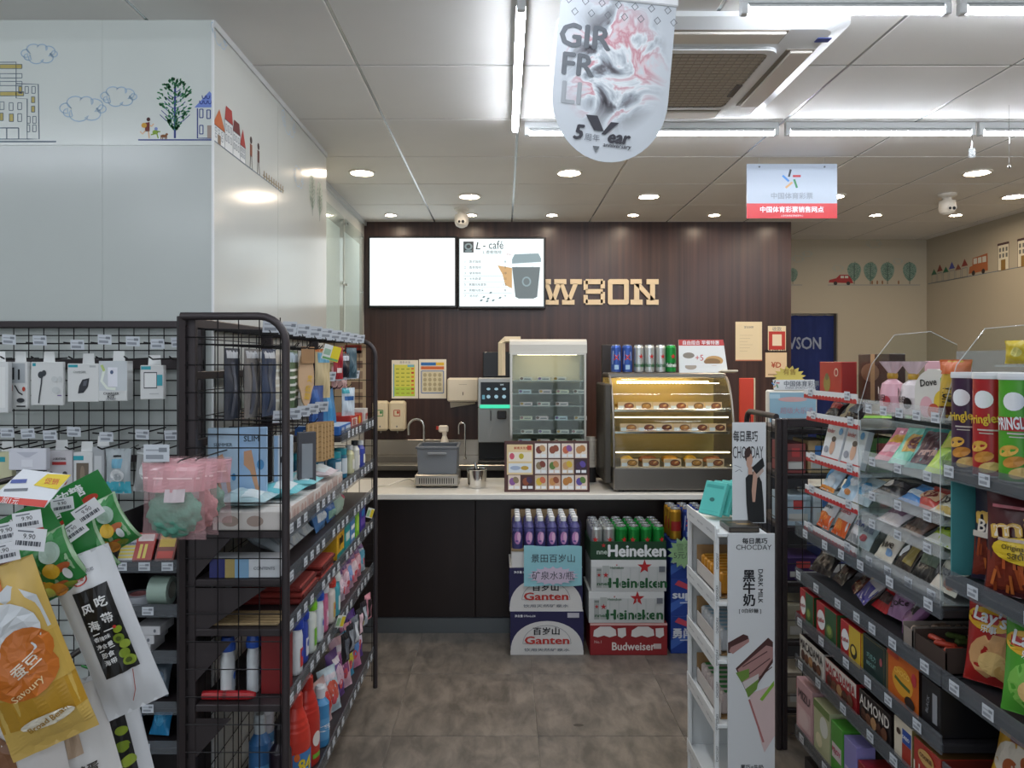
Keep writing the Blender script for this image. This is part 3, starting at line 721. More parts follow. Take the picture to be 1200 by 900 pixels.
MB().box(-.045, .028, -.014, .014, H*.78, H, m('#efe6d8', .4), .01).lathe([(.018, H*.72), (.018, H*.8)], m('#efe6d8', .4), 12).build('trigger_head', t)
MB().box(-.062, -.045, -.009, .009, H*.86, H*.97, m('#c2392c', .4), .003).build('nozzle', t)
# ---- induction appliance + grey tub + steel bucket
AY = 4.27
a0, a1 = xat(486, AY), xat(537, AY); w = a1-a0
t = thing('warming_cooker', 'low stainless counter cooker under the grey tub', 'appliance', ((a0+a1)/2, AY, CT))
MB().box(-w/2, w/2, 0, .26, .012, .078, STEEL, .006).build('body', t)
for sx in (-1, 1): MB().box(sx*w*.42-.015, sx*w*.42+.015, .02, .24, 0, .012, m('#22201f', .6)).build('foot', t)
for q in range(16): MB().box(-w*.40+q*w*.052, -w*.40+q*w*.052+.0055, -.003, .002, .026, .058, m('#2a2522', .5)).build('vent_slot', t)
MB().box(-w/2-.003, w/2+.003, -.008, .004, .012, .02, m('#8a857c', .3, .9), .002).build('front_lip', t)
tb = thing('plastic_tub', 'deep grey plastic tub on the stainless cooker', 'tub', ((a0+a1)/2+.002, AY+.02, CT+.079))
w2 = .118; hT = .160; Gp = m('#6f7378', .45, name='grey_plastic')
prof = [(-w2*.94, 0), (-w2, hT), (-w2+.006, hT), (-w2*.94+.008, .006), (w2*.94-.008, .006), (w2-.006, hT), (w2, hT), (w2*.94, 0)]
b_ = MB(); b_.prism(prof, frame((0, 0, 0), (1, 0, 0), (0, 0, 1)), -.235, -.006, Gp)
b_.prism([(-w2*.94, 0), (w2*.94, 0), (w2, hT), (-w2, hT)], front(0), -.006, 0, Gp); b_.prism([(-w2*.94, 0), (w2*.94, 0), (w2, hT), (-w2, hT)], front(.235), -.006, 0, Gp)
b_.build('tub_body', tb)
b_ = MB(); b_.box(-w2-.006, w2+.006, -.008, .002, hT-.012, hT, Gp, .002).box(-w2-.006, w2+.006, .232, .242, hT-.012, hT, Gp, .002).box(-w2-.008, -w2+.003, -.008, .242, hT-.012, hT, Gp, .002).box(w2-.003, w2+.008, -.008, .242, hT-.012, hT, Gp, .002); b_.build('rim', tb)
MB().box(-.055, .055, -.02, -.004, hT-.045, hT-.032, m('#8a8e92', .4), .003).build('handle', tb)
t = thing('steel_bucket', 'small round stainless bucket holding a scoop', 'bucket', (xat(559, 4.30), 4.30, CT))
MB().lathe([(.048, 0), (.053, .004), (.059, .105), (.061, .108), (.057, .106), (.051, .006), (0, .006)], CHROME, 24, cap=(True, False)).build('bucket_body', t)
MB().tube([(.01, 0, .03), (-.005, .01, .10), (-.012, .015, .145)], [.006, .007, .011], CHROME, 8).build('scoop_handle', t)
t = tag(MB().tube([(-.74, 4.3, CT+.006), (-.67, 4.28, CT+.015), (-.61, 4.34, CT+.03), (-.57, 4.42, CT+.03), (-.54, 4.45, CT+.012), (-.53, 4.40, CT+.007)], .005, m('#d8d2c4', .4), 6).build('power_cable'), 'pale cable looping on the white counter near the left shelf', 'cable')
# ---- coffee machine
Y = 5.18
a0, a1 = xat(560, Y), xat(597, Y); w = a1-a0+.03; t = thing('coffee_machine', 'grey coffee machine with touch screen and green light bar', 'coffee machine', (a0+w/2, Y, BZ+.001))
zz = lambda py: zat(py, Y)-BZ
GM = m('#8b9092', .35, .3, name='machine_grey')
MB().box(-w/2, w/2, .12, .40, 0, zz(446), m('#16171a', .4), .008).build('rear_body', t)
MB().box(-w/2, w/2, 0, .13, zz(519), zz(478), GM, .006).build('front_panel', t)
MB().box(-w/2, w/2, 0, .13, zz(478), zz(443), m('#a8acad', .3, .4), .006).build('head', t)
MB().box(-w/2+.02, w/2-.006, -.004, .002, zz(474), zz(448), em('#16242e', .5)).build('touch_screen', t)
d = MB(); f = front(-.004, -w/2, 0)
for r_ in range(2):
    for c_ in range(3): d.oval(f, .075+.055*c_, zz(456 + 9*r_), .014, .013 if r_ else .009, em('#9fc4d4', .8), .001, 12)
d.text(f, '咖啡', .17, zz(451), em('#cfe3ea', .9), h=.012); d.rect(f, .03, zz(468), .05, zz(463), em('#6fb0c4', .6), .001); d.build('screen_icons', t)
MB().box(-w/2+.015, w/2-.002, -.006, .002, zz(478.5), zz(474.5), em('#3fd6a8', 1.2)).build('light_bar', t)
MB().box(.01, .075, -.03, .0, zz(491), zz(481), m('#1a1a1c', .3), .006).build('spout', t)
MB().tube([(-.035, -.006, zz(481)), (-.035, -.006, zz(493))], .004, m('#4a4c4e', .4)).build('steam_wand', t)
MB().box(-w/2, w/2, -.01, .12, 0, .02, m('#1e1f22', .4), .004).build('drip_tray', t)
MB().box(-w/2+.03, w/2+.03, .15, .34, zz(443), zz(412), m('#121216', .3), .006).build('bean_hopper', t)
t = tag(MB().tube([at(588, 440, 5.3), at(588, 402, 5.3), at(592, 398, 5.3), at(610, 398, 5.3)], .026, m('#d8cdb4', .5), 4).build('duct_pipe'), 'cream square duct pipe rising behind the bun cabinet', 'pipe')
# ---- tall bun cabinet
Y = 4.36; x0, x1 = xat(598, Y), xat(687, Y); w = x1-x0; zb = CT
zz = lambda py: zat(py, Y)-zb
t = thing('bun_cabinet', 'tall glass-fronted bun warming cabinet with a white rounded top', 'cabinet', ((x0+x1)/2, Y, zb))
H = zz(397); WG = m('#cfcdc4', .35, name='cabinet_white')
MB().box(-w/2, w/2, 0, .27, 0, .05, STEEL, .004).build('base', t)
for sx in (-1, 1):
    MB().box(sx*w/2-.012*(sx > 0), sx*w/2+.012*(sx < 0), 0, .012, .05, H-.085, STEEL).build('post', t)
    MB().box(sx*w/2-.012*(sx > 0), sx*w/2+.012*(sx < 0), .258, .27, .05, H-.085, STEEL).build('post', t)
    MB().box(sx*(w/2-.004)-.002, sx*(w/2-.004)+.002, .012, .258, .05, H-.085, GLASS).build('side_glass', t)
MB().box(-w/2+.01, w/2-.01, .262, .268, .05, H-.085, m('#b9b7aa', .4, .2)).build('back_panel', t)
tp_ = [(0, 0), (.27, 0), (.27, .07), (.24, .083), (.03, .083), (.008, .070), (0, .05)]
b_ = MB(); b_.prism(tp_, frame((-w/2-.004, 0, H-.085), (0, 1, 0), (0, 0, 1)), 0, w+.008, WG); b_.build('top_hood', t)
MB().box(-w/2, w/2, -.004, .01, H-.095, H-.083, STEEL).build('hood_trim', t)
MB().box(-w*.4, w*.4, .10, .14, H-.095, H-.088, em('#ffe6c0', 14.0)).build('cabinet_lamp', t)
MB().box(-w/2+.012, w/2-.012, .001, .004, .05, H-.095, GLASS).build('front_glass', t)
rnd = random.Random(3)
TAGC = [m('#e8e2d8', .5), m('#d7e3ec', .5), m('#efd9d9', .5), m('#e6dfc4', .5)]
for si, py in enumerate((446, 461, 475.5, 492, 508, 519)):
    sh = MB().box(-w/2+.014, w/2-.014, .012, .25, zz(py)-.006, zz(py), m('#a9aaa5', .3, .7)).build('shelf', t)
    for q in range(4):
        if rnd.random() < .12: continue
        a_ = -w/2 + w*(.12 + .235*q) + rnd.uniform(-.01, .01)
        b_ = MB().box(a_, a_+.075, .006, .009, zz(py)-.002, zz(py)+.022, TAGC[(si+q*si) % 4])
        b_.oval(front(.0055), a_+.012, zz(py)+.012, .010, .008, m(('#7a5a48', '#8a6aa0', '#c79a3a', '#b07a7a')[(q+si) % 4], .5), .0004, 8)
        b_.rect(front(.0055), a_+.028, zz(py)+.006, a_+.066, zz(py)+.012, GREYINK, .0004)
        b_.build('price_card', sh)
# ---- menu board on the counter
Y = 4.14; x0, x1 = xat(591, Y), xat(691, Y); w = x1-x0; h = zat(517, Y)-CT
t = thing('menu_board', 'maroon framed board of snack photos standing on the counter', 'menu board', ((x0+x1)/2, Y, CT), rot=(R(-4), 0, 0))
MB().box(-w/2, w/2, 0, .012, 0, h, m('#4a2622', .35), .002).build('board', t)
f = front(0, -w/2, 0)
d = MB(); d.rect(f, .03*w, .34*h, .335*w, .93*h, m('#e6cf9e', .5)); d.text(f, '鲜煮关东煮', .2*w, .86*h, m('#b5482e', .5), w=.17*w, bold=.03); d.rect(f, .05*w, .6*h, .32*w, .78*h, m('#efe6d4', .5), .001); d.oval(f, .09*w, .7*h, .014, .018, m('#d0566c', .5), .0014); d.oval(f, .2*w, .7*h, .014, .016, m('#c0b030', .5), .0014); d.rect(f, .05*w, .38*h, .32*w, .56*h, m('#dfe6ea', .5), .001); d.oval(f, .13*w, .47*h, .03, .012, m('#a8b8d0', .5), .0014); d.oval(f, .24*w, .47*h, .022, .012, m('#c2a040', .5), .0014); d.rect(f, .27*w, .82*h, .32*w, .91*h, m('#cc4a34', .5), .0012)
d.build('price_panel', t)
foods = ['#8a7a5c', '#5a7a3a', '#c49a6a', '#3f2a4a', '#7a3a2e', '#8a4a34', '#c46a4a', '#c08a5a', '#8a5a9a', '#8a4a2e', '#d0b03a', '#c08a50', '#b57a3a', '#5a4a9a']
bgs = ['#d8d4cc', '#e6e2da', '#c9b8a0', '#3a2a30', '#e0cfc0', '#d8c4b4', '#e2d2c2', '#c7a48a', '#e9e0d4', '#4a2c28', '#cbb79a', '#e8dccc']
kk = 0
cells = [(c_, r_) for r_ in (1, 2) for c_ in range(4)] + [(c_, 0) for c_ in range(-2, 4)]
for c_, r_ in cells:
    a_ = (.36 + .157*c_)*w; b0 = (.045 + .31*r_)*h
    p_ = MB(); p_.rect(f, a_, b0, a_+.142*w, b0+.285*h, m(bgs[(kk*5) % 12], .5)); p_.oval(f, a_+.05*w, b0+.16*h, .019, .022, m(foods[kk % 14], .5), .001, 10); p_.oval(f, a_+.09*w, b0+.19*h, .016, .02, m(foods[(kk*3+4) % 14], .5), .0012, 10, .5)
    p_.rect(f, a_+.01*w, b0+.02*h, a_+.06*w, b0+.075*h, PAPER, .0014); p_.rect(f, a_+.075*w, b0+.02*h, a_+.13*w, b0+.075*h, PAPER, .0014)
    p_.build('photo_card', t); kk += 1
# ---- curved glass hot case
Y0 = 4.13; x0, x1 = xat(719, Y0), xat(862, Y0); w = x1-x0; DEP = .44
zz = lambda py, Y=Y0: zat(py, Y)-CT
t = thing('heated_display_case', 'curved glass heated snack case with steel base on the counter', 'display case', ((x0+x1)/2, Y0, CT))
BH = zz(548); TH = zat(437, Y0+.22)-CT
SATIN = m('#8d8983', .35, .9, name='satin_steel')
MB().box(-w/2, w/2, 0, DEP, .012, BH, SATIN, .006).build('base', t)
for sx in (-1, 1):
    for yy in (.03, DEP-.06): MB().lathe([(.016, 0), (.018, .012)], m('#1c1b1b', .6), 10, (sx*(w/2-.05), yy+.015, 0)).build('foot', t)
def cprof(v):      # curved front: vertical at the bottom, leaning back to the top
    a_ = R(90*v); return (.20*(1-math.cos(a_)), BH + (TH-.02-BH)*math.sin(a_)**.98)
cp = [cprof(q/12) for q in range(13)]
MB().surf(lambda u, v: Vector((-w/2+w*u, *cprof(v))), 1, 14, GLASS).build('curved_glass', t)
for sx in (-1, 1):
    b_ = MB(); xx = sx*(w/2-.003)
    pts = [(y, z) for y, z in cp] + [(DEP, cp[-1][1]), (DEP, BH)]
    b_.prism(pts, frame((xx-.002, 0, 0), (0, 1, 0), (0, 0, 1)), 0, .004, GLASS); b_.build('side_glass', t)
    MB().tube([(xx, y, z) for y, z in cp], .008, SATIN, 6).build('edge_trim', t)
MB().box(-w/2-.004, w/2+.004, .19, DEP, TH-.03, TH, SATIN, .006).build('top', t)
MB().box(-w/2, w/2, DEP-.01, DEP, BH, TH-.03, m('#c2a86a', .3, .3)).build('rear_door', t)
MB().box(-w/2-.045, -w/2-.002, .05, DEP-.02, BH*.3, TH-.06, m('#57534d', .4, .6), .008).build('side_control_box', t)
MB().box(-w*.42, w*.36, .205, .225, TH-.062, TH-.048, em('#ffe2a4', 22.0)).build('case_lamp', t)
for q in range(26): MB().box(-w*.42+q*w*.0302, -w*.42+q*w*.0302+.008, .199, .206, TH-.070, TH-.056, m('#c9b45c', .3, .6)).build('lamp_fin', t)
FOODC = ['#a5562e', '#c27a3a', '#b9803c', '#8a4024', '#9c5a3a', '#7a3a24']
for si, (py, dy, nt_, dx) in enumerate(((479.5, .14, 6, 0), (505, .06, 6, 1), (546, .03, 5, 1))):
    zz_ = zat(py, Y0+dy)-CT if si < 2 else BH+.004
    sh = MB().box(-w/2+.012, w/2-.012, dy, DEP-.02, zz_-.012, zz_-.006, STEEL).build('shelf', t)
    MB().box(-w/2+.012, w/2-.012, dy-.004, dy+.004, zz_-.016, zz_-.002, CHROME, .002).build('shelf_edge', sh)
    if si: MB().box(-w/2+.02, w/2-.02, dy+.01, dy+.018, zz_+.074, zz_+.080, em('#ffeab8', 9.0)).build('shelf_lamp', sh)
    for q in range(nt_):
        a_ = -w/2 + .045 + q*(w-.08)/nt_
        b_ = MB().box(a_, a_+.098, dy-.009, dy-.006, zz_-.002, zz_+.042, m('#e8c49a', .5)); ff = front(dy-.0095)
        b_.rect(ff, a_+.004, zz_, a_+.036, zz_+.02, PAPER, .0003); b_.oval(ff, a_+.064, zz_+.020, .029, .018, m('#4a2a20', .5), .0005, 16); b_.oval(ff, a_+.064, zz_+.020, .025, .0145, m(FOODC[(q*2+si) % 6], .5), .0008, 14); b_.oval(ff, a_+.070, zz_+.023, .012, .005, m('#e0a868', .5), .001, 8, .5)
        b_.build('price_card', sh)
rnd = random.Random(8)
def crumb_lump(name, sx, sy, sz, col, seed):
    r_ = random.Random(seed); ph = [r_.uniform(0, 6) for _ in range(4)]
    def fn(u, v):
        th, fi = 2*math.pi*u, math.pi*v
        k_ = 1 + .10*math.sin(3*th+ph[0])*math.sin(fi) + .07*math.sin(5*fi+ph[1]+2*th)
        return Vector((sx*math.sin(fi)*math.cos(th)*k_, -sy*math.sin(fi)*math.sin(th)*k_, sz*(1-math.cos(fi))*.5*2*.5*k_ if False else sz*.5*(1-math.cos(fi))))
    return MB().surf(fn, 14, 8, m(col, .55, var=.3, scale=60, bump=.6))
snk = [('golden fried chicken fillet', '#c98a2e', .05, .045, .03), ('brown grilled sausage roll', '#9a5a2c', .055, .02, .026), ('yellow corn croquette', '#dba52e', .038, .035, .03)]
ordw = ('first', 'second', 'third', 'fourth', 'fifth', 'sixth')
for si, (py, dy) in enumerate(((479.5, .14), (505, .06), (546, .03))):
    zz_ = (zat(py, Y0+dy)-CT if si < 2 else BH+.004) + CT - .0045
    for q in range(5):
        nm, c_, sx, sy, sz = snk[(q*2+si) % 3]
        o = crumb_lump('fried_snack', sx, sy, sz + (.02 if si == 2 else .006), c_, q*7+si).build('fried_snack', None, ((x0+x1)/2 - w/2 + .10 + q*.125 + .02*(si % 2), Y0+dy+.13+.02*(q % 2), zz_+.001))
        tag(o, f'{nm}, {ordw[q]} from left on the {("top", "middle", "bottom")[si]} shelf of the curved case', 'food', 'hot snacks in the curved case')
# ---- beer cans and sign on the hot case
def star(f, mb, a, b, r, M, off=.001):
    pts = []
    for q in range(10):
        rr = r if q % 2 == 0 else r*.40; t_ = R(90+36*q); pts.append((a+rr*math.cos(t_), b+rr*math.sin(t_)))
    c_ = f(a, b, off); mb.add([c_]+[f(x, y, off) for x, y in pts], [(0, k_+1, (k_+1) % 10+1) for k_ in range(10)], M)
def cyl_frame(r):          # drawing frame wrapped round a cylinder, centre facing -Y
    return lambda a, b, off=0: Vector(((r+off)*math.sin(a/r), -(r+off)*math.cos(a/r), b))
ALU = m('#c9ccce', .25, .9, name='aluminium'); 
def beer_can(kind, label, hgt=.168, r=.031):
    body = {'silver': m('#c4c8c6', .28, .75), 'green': m('#1f8a3c', .28, .5), 'gold': m('#b98a2c', .28, .7), 'blue': m('#27408f', .3, .5), 'bluesilver': m('#3b5aa6', .3, .5)}[kind]
    o = MB().lathe([(r*.78, 0), (r*.96, .006), (r, .014, body), (r, hgt-.018, body), (r*.84, hgt-.005, body), (r*.84, hgt, ALU), (r*.76, hgt, ALU), (r*.74, hgt-.005, ALU), (0, hgt-.005, ALU)], ALU, 18, cap=(True, False)).build('beer_can')
    tag(o, label, 'can')
    f = cyl_frame(r); d = MB()
    if kind in ('silver', 'green'):
        star(f, d, .002, hgt*.58, .017, m('#c0262a', .4)); tc = m('#1d6b34', .4) if kind == 'silver' else m('#e8efe8', .4)
        d.text(f, 'Heineken', 0, hgt*.28, tc, h=.024, w=.088, bold=.03); 
        if kind == 'green': d.rect(f, -.05, hgt*.2, .05, hgt*.36, m('#14552a', .4), .0006, 8)
    elif kind == 'blue' or kind == 'bluesilver':
        d.shape(f, [(-.026, hgt*.3), (.0, hgt*.5), (.026, hgt*.42), (.02, hgt*.75), (-.005, hgt*.62), (-.02, hgt*.8)], m('#b8c6e0', .35)); d.text(f, 'X', 0, hgt*.55, m('#c23a3a', .4), h=.03, bold=.04, off=.0016)
        d.rect(f, -.012, hgt*.12, .014, hgt*.28, m('#9fc0dc', .4), .0008, 4)
    else: d.rect(f, -.03, hgt*.3, .03, hgt*.6, m('#8a1c1c', .4), .0006, 6)
    d.build('print', o)
    return o
cans = {k_: beer_can(k_, k_ + ' can') for k_ in ('silver', 'green', 'gold', 'blue', 'bluesilver')}
zt = CT + TH; Yc = Y0 + .27
for px, k_, lb in ((722, 'bluesilver', 'blue beer can at the left end of the row on the hot case'), (735, 'bluesilver', 'blue beer can beside the silver ones on the hot case'), (748.5, 'silver', 'silver green-lettered beer can, first of three on the hot case'), (761, 'silver', 'silver green-lettered beer can, middle of three on the hot case'), (774, 'silver', 'silver green-lettered beer can, last of three on the hot case'), (786, 'green', 'green beer can on the hot case left of the price sign')):
    put(cans[k_], USED, (xat(px, Yc), Yc, zt), rz=R(12 if px > 740 else -5), label=lb, group='beer cans on the hot case')
for o in [c_ for c_ in cans.values() if c_.name not in USED]: pass
# price sign wedge
a0, a1 = xat(796, Yc), xat(853, Yc); w3 = a1-a0; h3 = zat(398, Yc)-zt
t = thing('price_sign', 'white price sign with red header on top of the hot case', 'sign', ((a0+a1)/2, Yc, zt+.001), rot=(R(-5), 0, 0))
MB().prism([(-w3/2, 0), (w3/2, 0), (w3*.42, h3), (-w3/2, h3)], front(0), -.004, 0, m('#e4e8e8', .4)).build('board', t)
f = front(0, -w3/2, 0); d = MB()
d.shape(f, [(0, .82*h3), (.94*w3, .82*h3), (.92*w3, h3), (0, h3)], m('#c04442', .4)); d.text(f, '自由组合 早餐特惠', .46*w3, .91*h3, PAPER, w=.75*w3, bold=.02); d.text(f, '+5', .42*w3, .45*h3, m('#c04442', .4), h=.035)
d.oval(f, .2*w3, .52*h3, .035, .018, m('#8a8378', .4)); d.oval(f, .24*w3, .18*h3, .035, .018, m('#a49a8c', .4)); d.oval(f, .72*w3, .36*h3, .055, .03, m('#c29a62', .4)); d.oval(f, .68*w3, .33*h3, .05, .02, m('#8a6a44', .4), .001); d.rect(f, .1*w3, .22*h3, .9*w3, .27*h3, PAPER, .0012)
d.build('print', t)
MB().box(-.03, .07, -.06, .02, -.0, .012, m('#c9c2b0', .4), .004).build('sign_foot', t, (.12, .0, 0))
# cups and small things between cabinet and hot case, black tray rack with paper bags
t = thing('cup_stack', 'stack of pale paper cups upside down between the cabinets', 'cups', (.535, 4.50, CT+.001))
for q in range(8): MB().lathe([(.031, 0), (.032, .006), (.028, .03)], m('#d8cfc0', .6), 16).build('paper_cup', t, (0, 0, .09+q*.022))
MB().lathe([(.033, 0), (.033, .088)], m('#2a2828', .5), 16).build('holder', t)
t = thing('tray_rack', 'black wire tray rack behind the beer cans', 'rack', (xat(712, 4.72), 4.66, CT))
MB().box(-.05, .05, -.03, -.0, 0, zat(404, 4.7)-CT, m('#2c2624', .5), .004).build('back', t)
MB().box(-.045, .045, -.035, -.03, .45, .60, m('#b08a4a', .5)).build('packet', t)
t = tag(MB().box(-.04, .05, -.0, .012, 0, zat(443, 4.55)-CT, m('#c8402c', .4), .004).build('menu_stand', None, (xat(874, 4.55), 4.55, CT)), 'red upright card stand right of the hot case', 'stand'); MB().text(front(0), 'Lawson', .015, .32, m('#e8a890', .4), w=.05, rot=R(80), bold=.02).build('print', t)
MB().box(.05, .058, -.002, .014, 0, zat(443, 4.55)-CT, m('#d9c9a8', .4)).build('edge', t)
t = thing('cash_register', 'black cash register terminal beside the red card stand', 'register', (xat(905, 4.42), 4.42, CT+.001))
MB().box(-.10, .22, 0, .12, .0, .36, m('#15161a', .25), .01).build('screen_body', t)
for q in range(5): MB().box(-.09, .05, -.004, 0, .08+.05*q, .11+.05*q, m('#2e3238', .3, .3)).build('panel_slat', t)
# ---- navy door curtain
cu = thing('door_curtain', 'navy doorway curtain with white slab letters', 'curtain', ((DX0+DX1)/2, BY+.05, 0))
NV = m('#1c2c66', .85, var=.1, scale=8, name='navy_cloth'); wv = .34
def cur(u, v): return Vector((-.36+.72*u, .018*math.sin(u*34)*(.4+.6*(1-v)), .02+(DZ-.03)*v))
MB().surf(cur, 48, 8, NV).surf(lambda u, v: cur(u, v)+Vector((0, .004, 0)), 48, 8, NV, flip=True).build('cloth', cu)
d = MB(); fc = lambda a, b, off=0: Vector((a, cur((a+.36)/.72, .6).y - off - .004, b))
MB().text(fc, 'LAWSON', -.0, zat(402, BY), m('#9aa4b8', .7), w=.47, h=.105, bold=.03).build('lettering', cu)
MB().tube([(-.365, 0, DZ-.012), (.365, 0, DZ-.012)], .008, STEEL).build('rod', cu)
# ---- acrylic notice frames on the recessed left wall
for k_, (ya, yb) in enumerate(((4.22, 4.86), (4.92, 5.52))):
    zt_, zb_ = 2.50, 1.62
    t = thing('notice_display', ('near' if k_ == 0 else 'far') + ' clear acrylic notice frame screwed to the left wall', 'display', (LX2, (ya+yb)/2, zb_))
    w_ = yb-ya
    MB().box(.018, .022, -w_/2, w_/2, 0, zt_-zb_, clear('#f4f8f8', .06, .97, .03, name='acrylic_sheet')).build('acrylic_sheet', t)
    MB().box(.002, .005, -w_/2+.04, w_/2-.04, .05, zt_-zb_-.08, m('#dfe6e6', .8, spec=.1)).build('paper_sheet', t)
    for yy in (-w_/2+.03, w_/2-.03):
        for z_ in (.03, (zt_-zb_)*.5, zt_-zb_-.03): MB().tube([(.006, yy, z_), (.03, yy, z_)], .009, CHROME, 8).build('standoff', t)
# ---- ceiling cameras
def dome(x, y, label):
    t = thing('security_camera', label, 'camera', (x, y, CEIL), group='security cameras'); WC = m('#e3ddd2', .35)
    MB().lathe([(.055, -.0), (.055, -.012), (.04, -.022), (.028, -.026), (.028, -.05)], WC, 18).build('mount', t)
    MB().lathe([(.048, -.045), (.05, -.06), (.05, -.10), (.040, -.122), (.018, -.134)], WC, 18).build('body', t)
    b_ = MB(); f = frame((0, -.050, -.095), (1, 0, 0), (0, 0, 1)); b_.oval(f, .0, 0, .030, .024, WC, .003); b_.oval(f, .012, -.006, .011, .011, INK, .005); b_.oval(f, -.014, -.006, .009, .009, INK, .005); b_.build('lens', t)
dome(xat(541, 5.2), 5.2, 'white ceiling camera above the blank screen'); dome(xat(1110, 4.75), 4.75, 'white ceiling camera at the right corner of the room')
# ---- hanging lottery sign
Y = 3.9; a0, a1 = at(875, 256, Y), at(981, 192, Y); w, h = a1.x-a0.x, a1.z-a0.z
t = thing('hanging_sign', 'white and red sports lottery sign hanging from the ceiling', 'sign', ((a0.x+a1.x)/2, Y, a0.z))
MB().box(-w/2, w/2, 0, .004, 0, h, m('#a9b4c2', .3)).build('board', t)
f = front(0, -w/2, 0); d = MB(); RD = m('#c9252b', .3)
d.rect(f, 0, 0, w, .275*h, RD)
EMB = (((.487, .897), (.466, .762), '#20242c'), ((.51, .776), (.598, .776), '#b3262e'), ((.524, .717), (.556, .56), '#2f7d4f'), ((.431, .56), (.505, .664), '#c99d6a'), ((.397, .785), (.466, .682), '#4a86c9'))
for p_, q_, c_ in EMB: d.line(f, [(p_[0]*w, p_[1]*h), (q_[0]*w, q_[1]*h)], .011, m(c_, .4))
d.text(f, '中国体育彩票', .5*w, .415*h, m('#8b939c', .4), w=.46*w, bold=.02); d.text(f, '中国体育彩票销售网点', .5*w, .165*h, PAPER, w=.70*w, bold=.035); d.text(f, '上海市体育彩票管理中心', .5*w, .05*h, PAPER, w=.25*w)
d.build('print', t)
for sx in (.14, .86):
    MB().tube([((sx-.5)*w, .002, h), ((sx-.5)*w, .002, CEIL-a0.z)], .0008, m('#c9ccd0', .4), 4).build('hanging_thread', t); MB().lathe([(.005, 0), (.005, .003)], m('#5a5f66', .4), 8, axis='-y').build('eyelet', t, ((sx-.5)*w, .0, h-.016))
# ---- hanging banner (character artwork left out: plain soft shapes)
Y = 1.80; t = thing('hanging_banner', 'rounded-bottom pale grey anniversary banner hanging from the ceiling', 'banner', (xat(709, Y), Y, zat(190, Y)), rot=(0, R(5), R(3)))
w = 137*Y/FPX; h = 192*Y/FPX
pts = [(-w/2, h), (-w*.485, .42*h)]
for q in range(17): a_ = R(200+140*q/16); pts.append((w*.5*math.cos(a_)*1.0, .40*h + .40*h*math.sin(a_)))
pts += [(w*.485, .42*h), (w/2, h)]
pts = [(-w/2, h)] + [(-w*.5*math.cos(R(180*q/24)) if True else 0, .40*h - .40*h*math.sin(R(180*q/24))) for q in range(25)] + [(w/2, h)]
def banner_mat():
    M = bpy.data.materials.new('banner_print'); M.use_nodes = True; nt = M.node_tree; b = nt.nodes['Principled BSDF']; b.inputs['Roughness'].default_value = .35
    tc = nt.nodes.new('ShaderNodeTexCoord'); n = nt.nodes.new('ShaderNodeTexNoise'); n.inputs['Scale'].default_value = 9; n.inputs['Detail'].default_value = 3
    n.inputs['Distortion'].default_value = 1.1; n.inputs['Detail'].default_value = 5; n.inputs['Scale'].default_value = 11
    r = nt.nodes.new('ShaderNodeValToRGB'); r.color_ramp.elements[0].color = lin('#2e2c33'); r.color_ramp.elements[1].color = lin('#cfd5da')
    r.color_ramp.elements[0].position = .33; r.color_ramp.elements[1].position = .66
    for p_, c_ in ((.40, '#6b6a70'), (.46, '#a9b2ba'), (.52, '#e2e7ea'), (.57, '#c58b95'), (.61, '#d9c3c8')): r.color_ramp.elements.new(p_).color = lin(c_)
    gr = nt.nodes.new('ShaderNodeTexGradient'); gr.gradient_type = 'SPHERICAL'; mp = nt.nodes.new('ShaderNodeMapping')
    mp.inputs['Location'].default_value = (-.02, 0, -1.35); mp.inputs['Scale'].default_value = (7.2, 1, 5.6)
    mr = nt.nodes.new('ShaderNodeMapRange'); mr.inputs['From Min'].default_value = .0; mr.inputs['From Max'].default_value = .45
    mx = nt.nodes.new('ShaderNodeMix'); mx.data_type = 'RGBA'; mx.inputs['A'].default_value = lin('#c6ccd2')
    nt.links.new(tc.outputs['Object'], n.inputs['Vector']); nt.links.new(n.outputs['Fac'], r.inputs['Fac'])
    nt.links.new(tc.outputs['Object'], mp.inputs['Vector']); nt.links.new(mp.outputs['Vector'], gr.inputs['Vector']); nt.links.new(gr.outputs['Fac'], mr.inputs['Value'])
    nt.links.new(mr.outputs[0], mx.inputs['Factor']); nt.links.new(r.outputs['Color'], mx.inputs['B']); nt.links.new(mx.outputs['Result'], b.inputs['Base Color'])
    return M
MB().prism(pts, front(0), -.002, 0, banner_mat()).build('sheet', t)
f = front(0); d = MB(); GL = m('#656a70', .4); DKG = m('#33333c', .4)
for r_ in range(2):
    for c_ in range(7): a_, b_ = -.43*w+c_*.143*w+.06*w*r_, .965*h-.07*h*r_; d.line(f, [(a_-.008, b_), (a_, b_+.009), (a_+.008, b_), (a_, b_-.009)], .0022, GL, closed=True)
d.text(f, 'GIR', -.26*w, .75*h, GL, h=.14*h, bold=.04); d.text(f, 'FR', -.30*w, .575*h, GL, h=.13*h, bold=.04); d.text(f, 'LI', -.34*w, .40*h, m('#9ea3a8', .4), h=.13*h, bold=.03)
d.shape(f, [(-.20*w, .275*h), (-.10*w, .275*h), (-.035*w, .185*h), (-.12*w, .185*h)], DKG, .003); d.shape(f, [(.02*w, .245*h), (.09*w, .245*h), (-.02*w, .165*h), (-.055*w, .165*h)], DKG, .003)
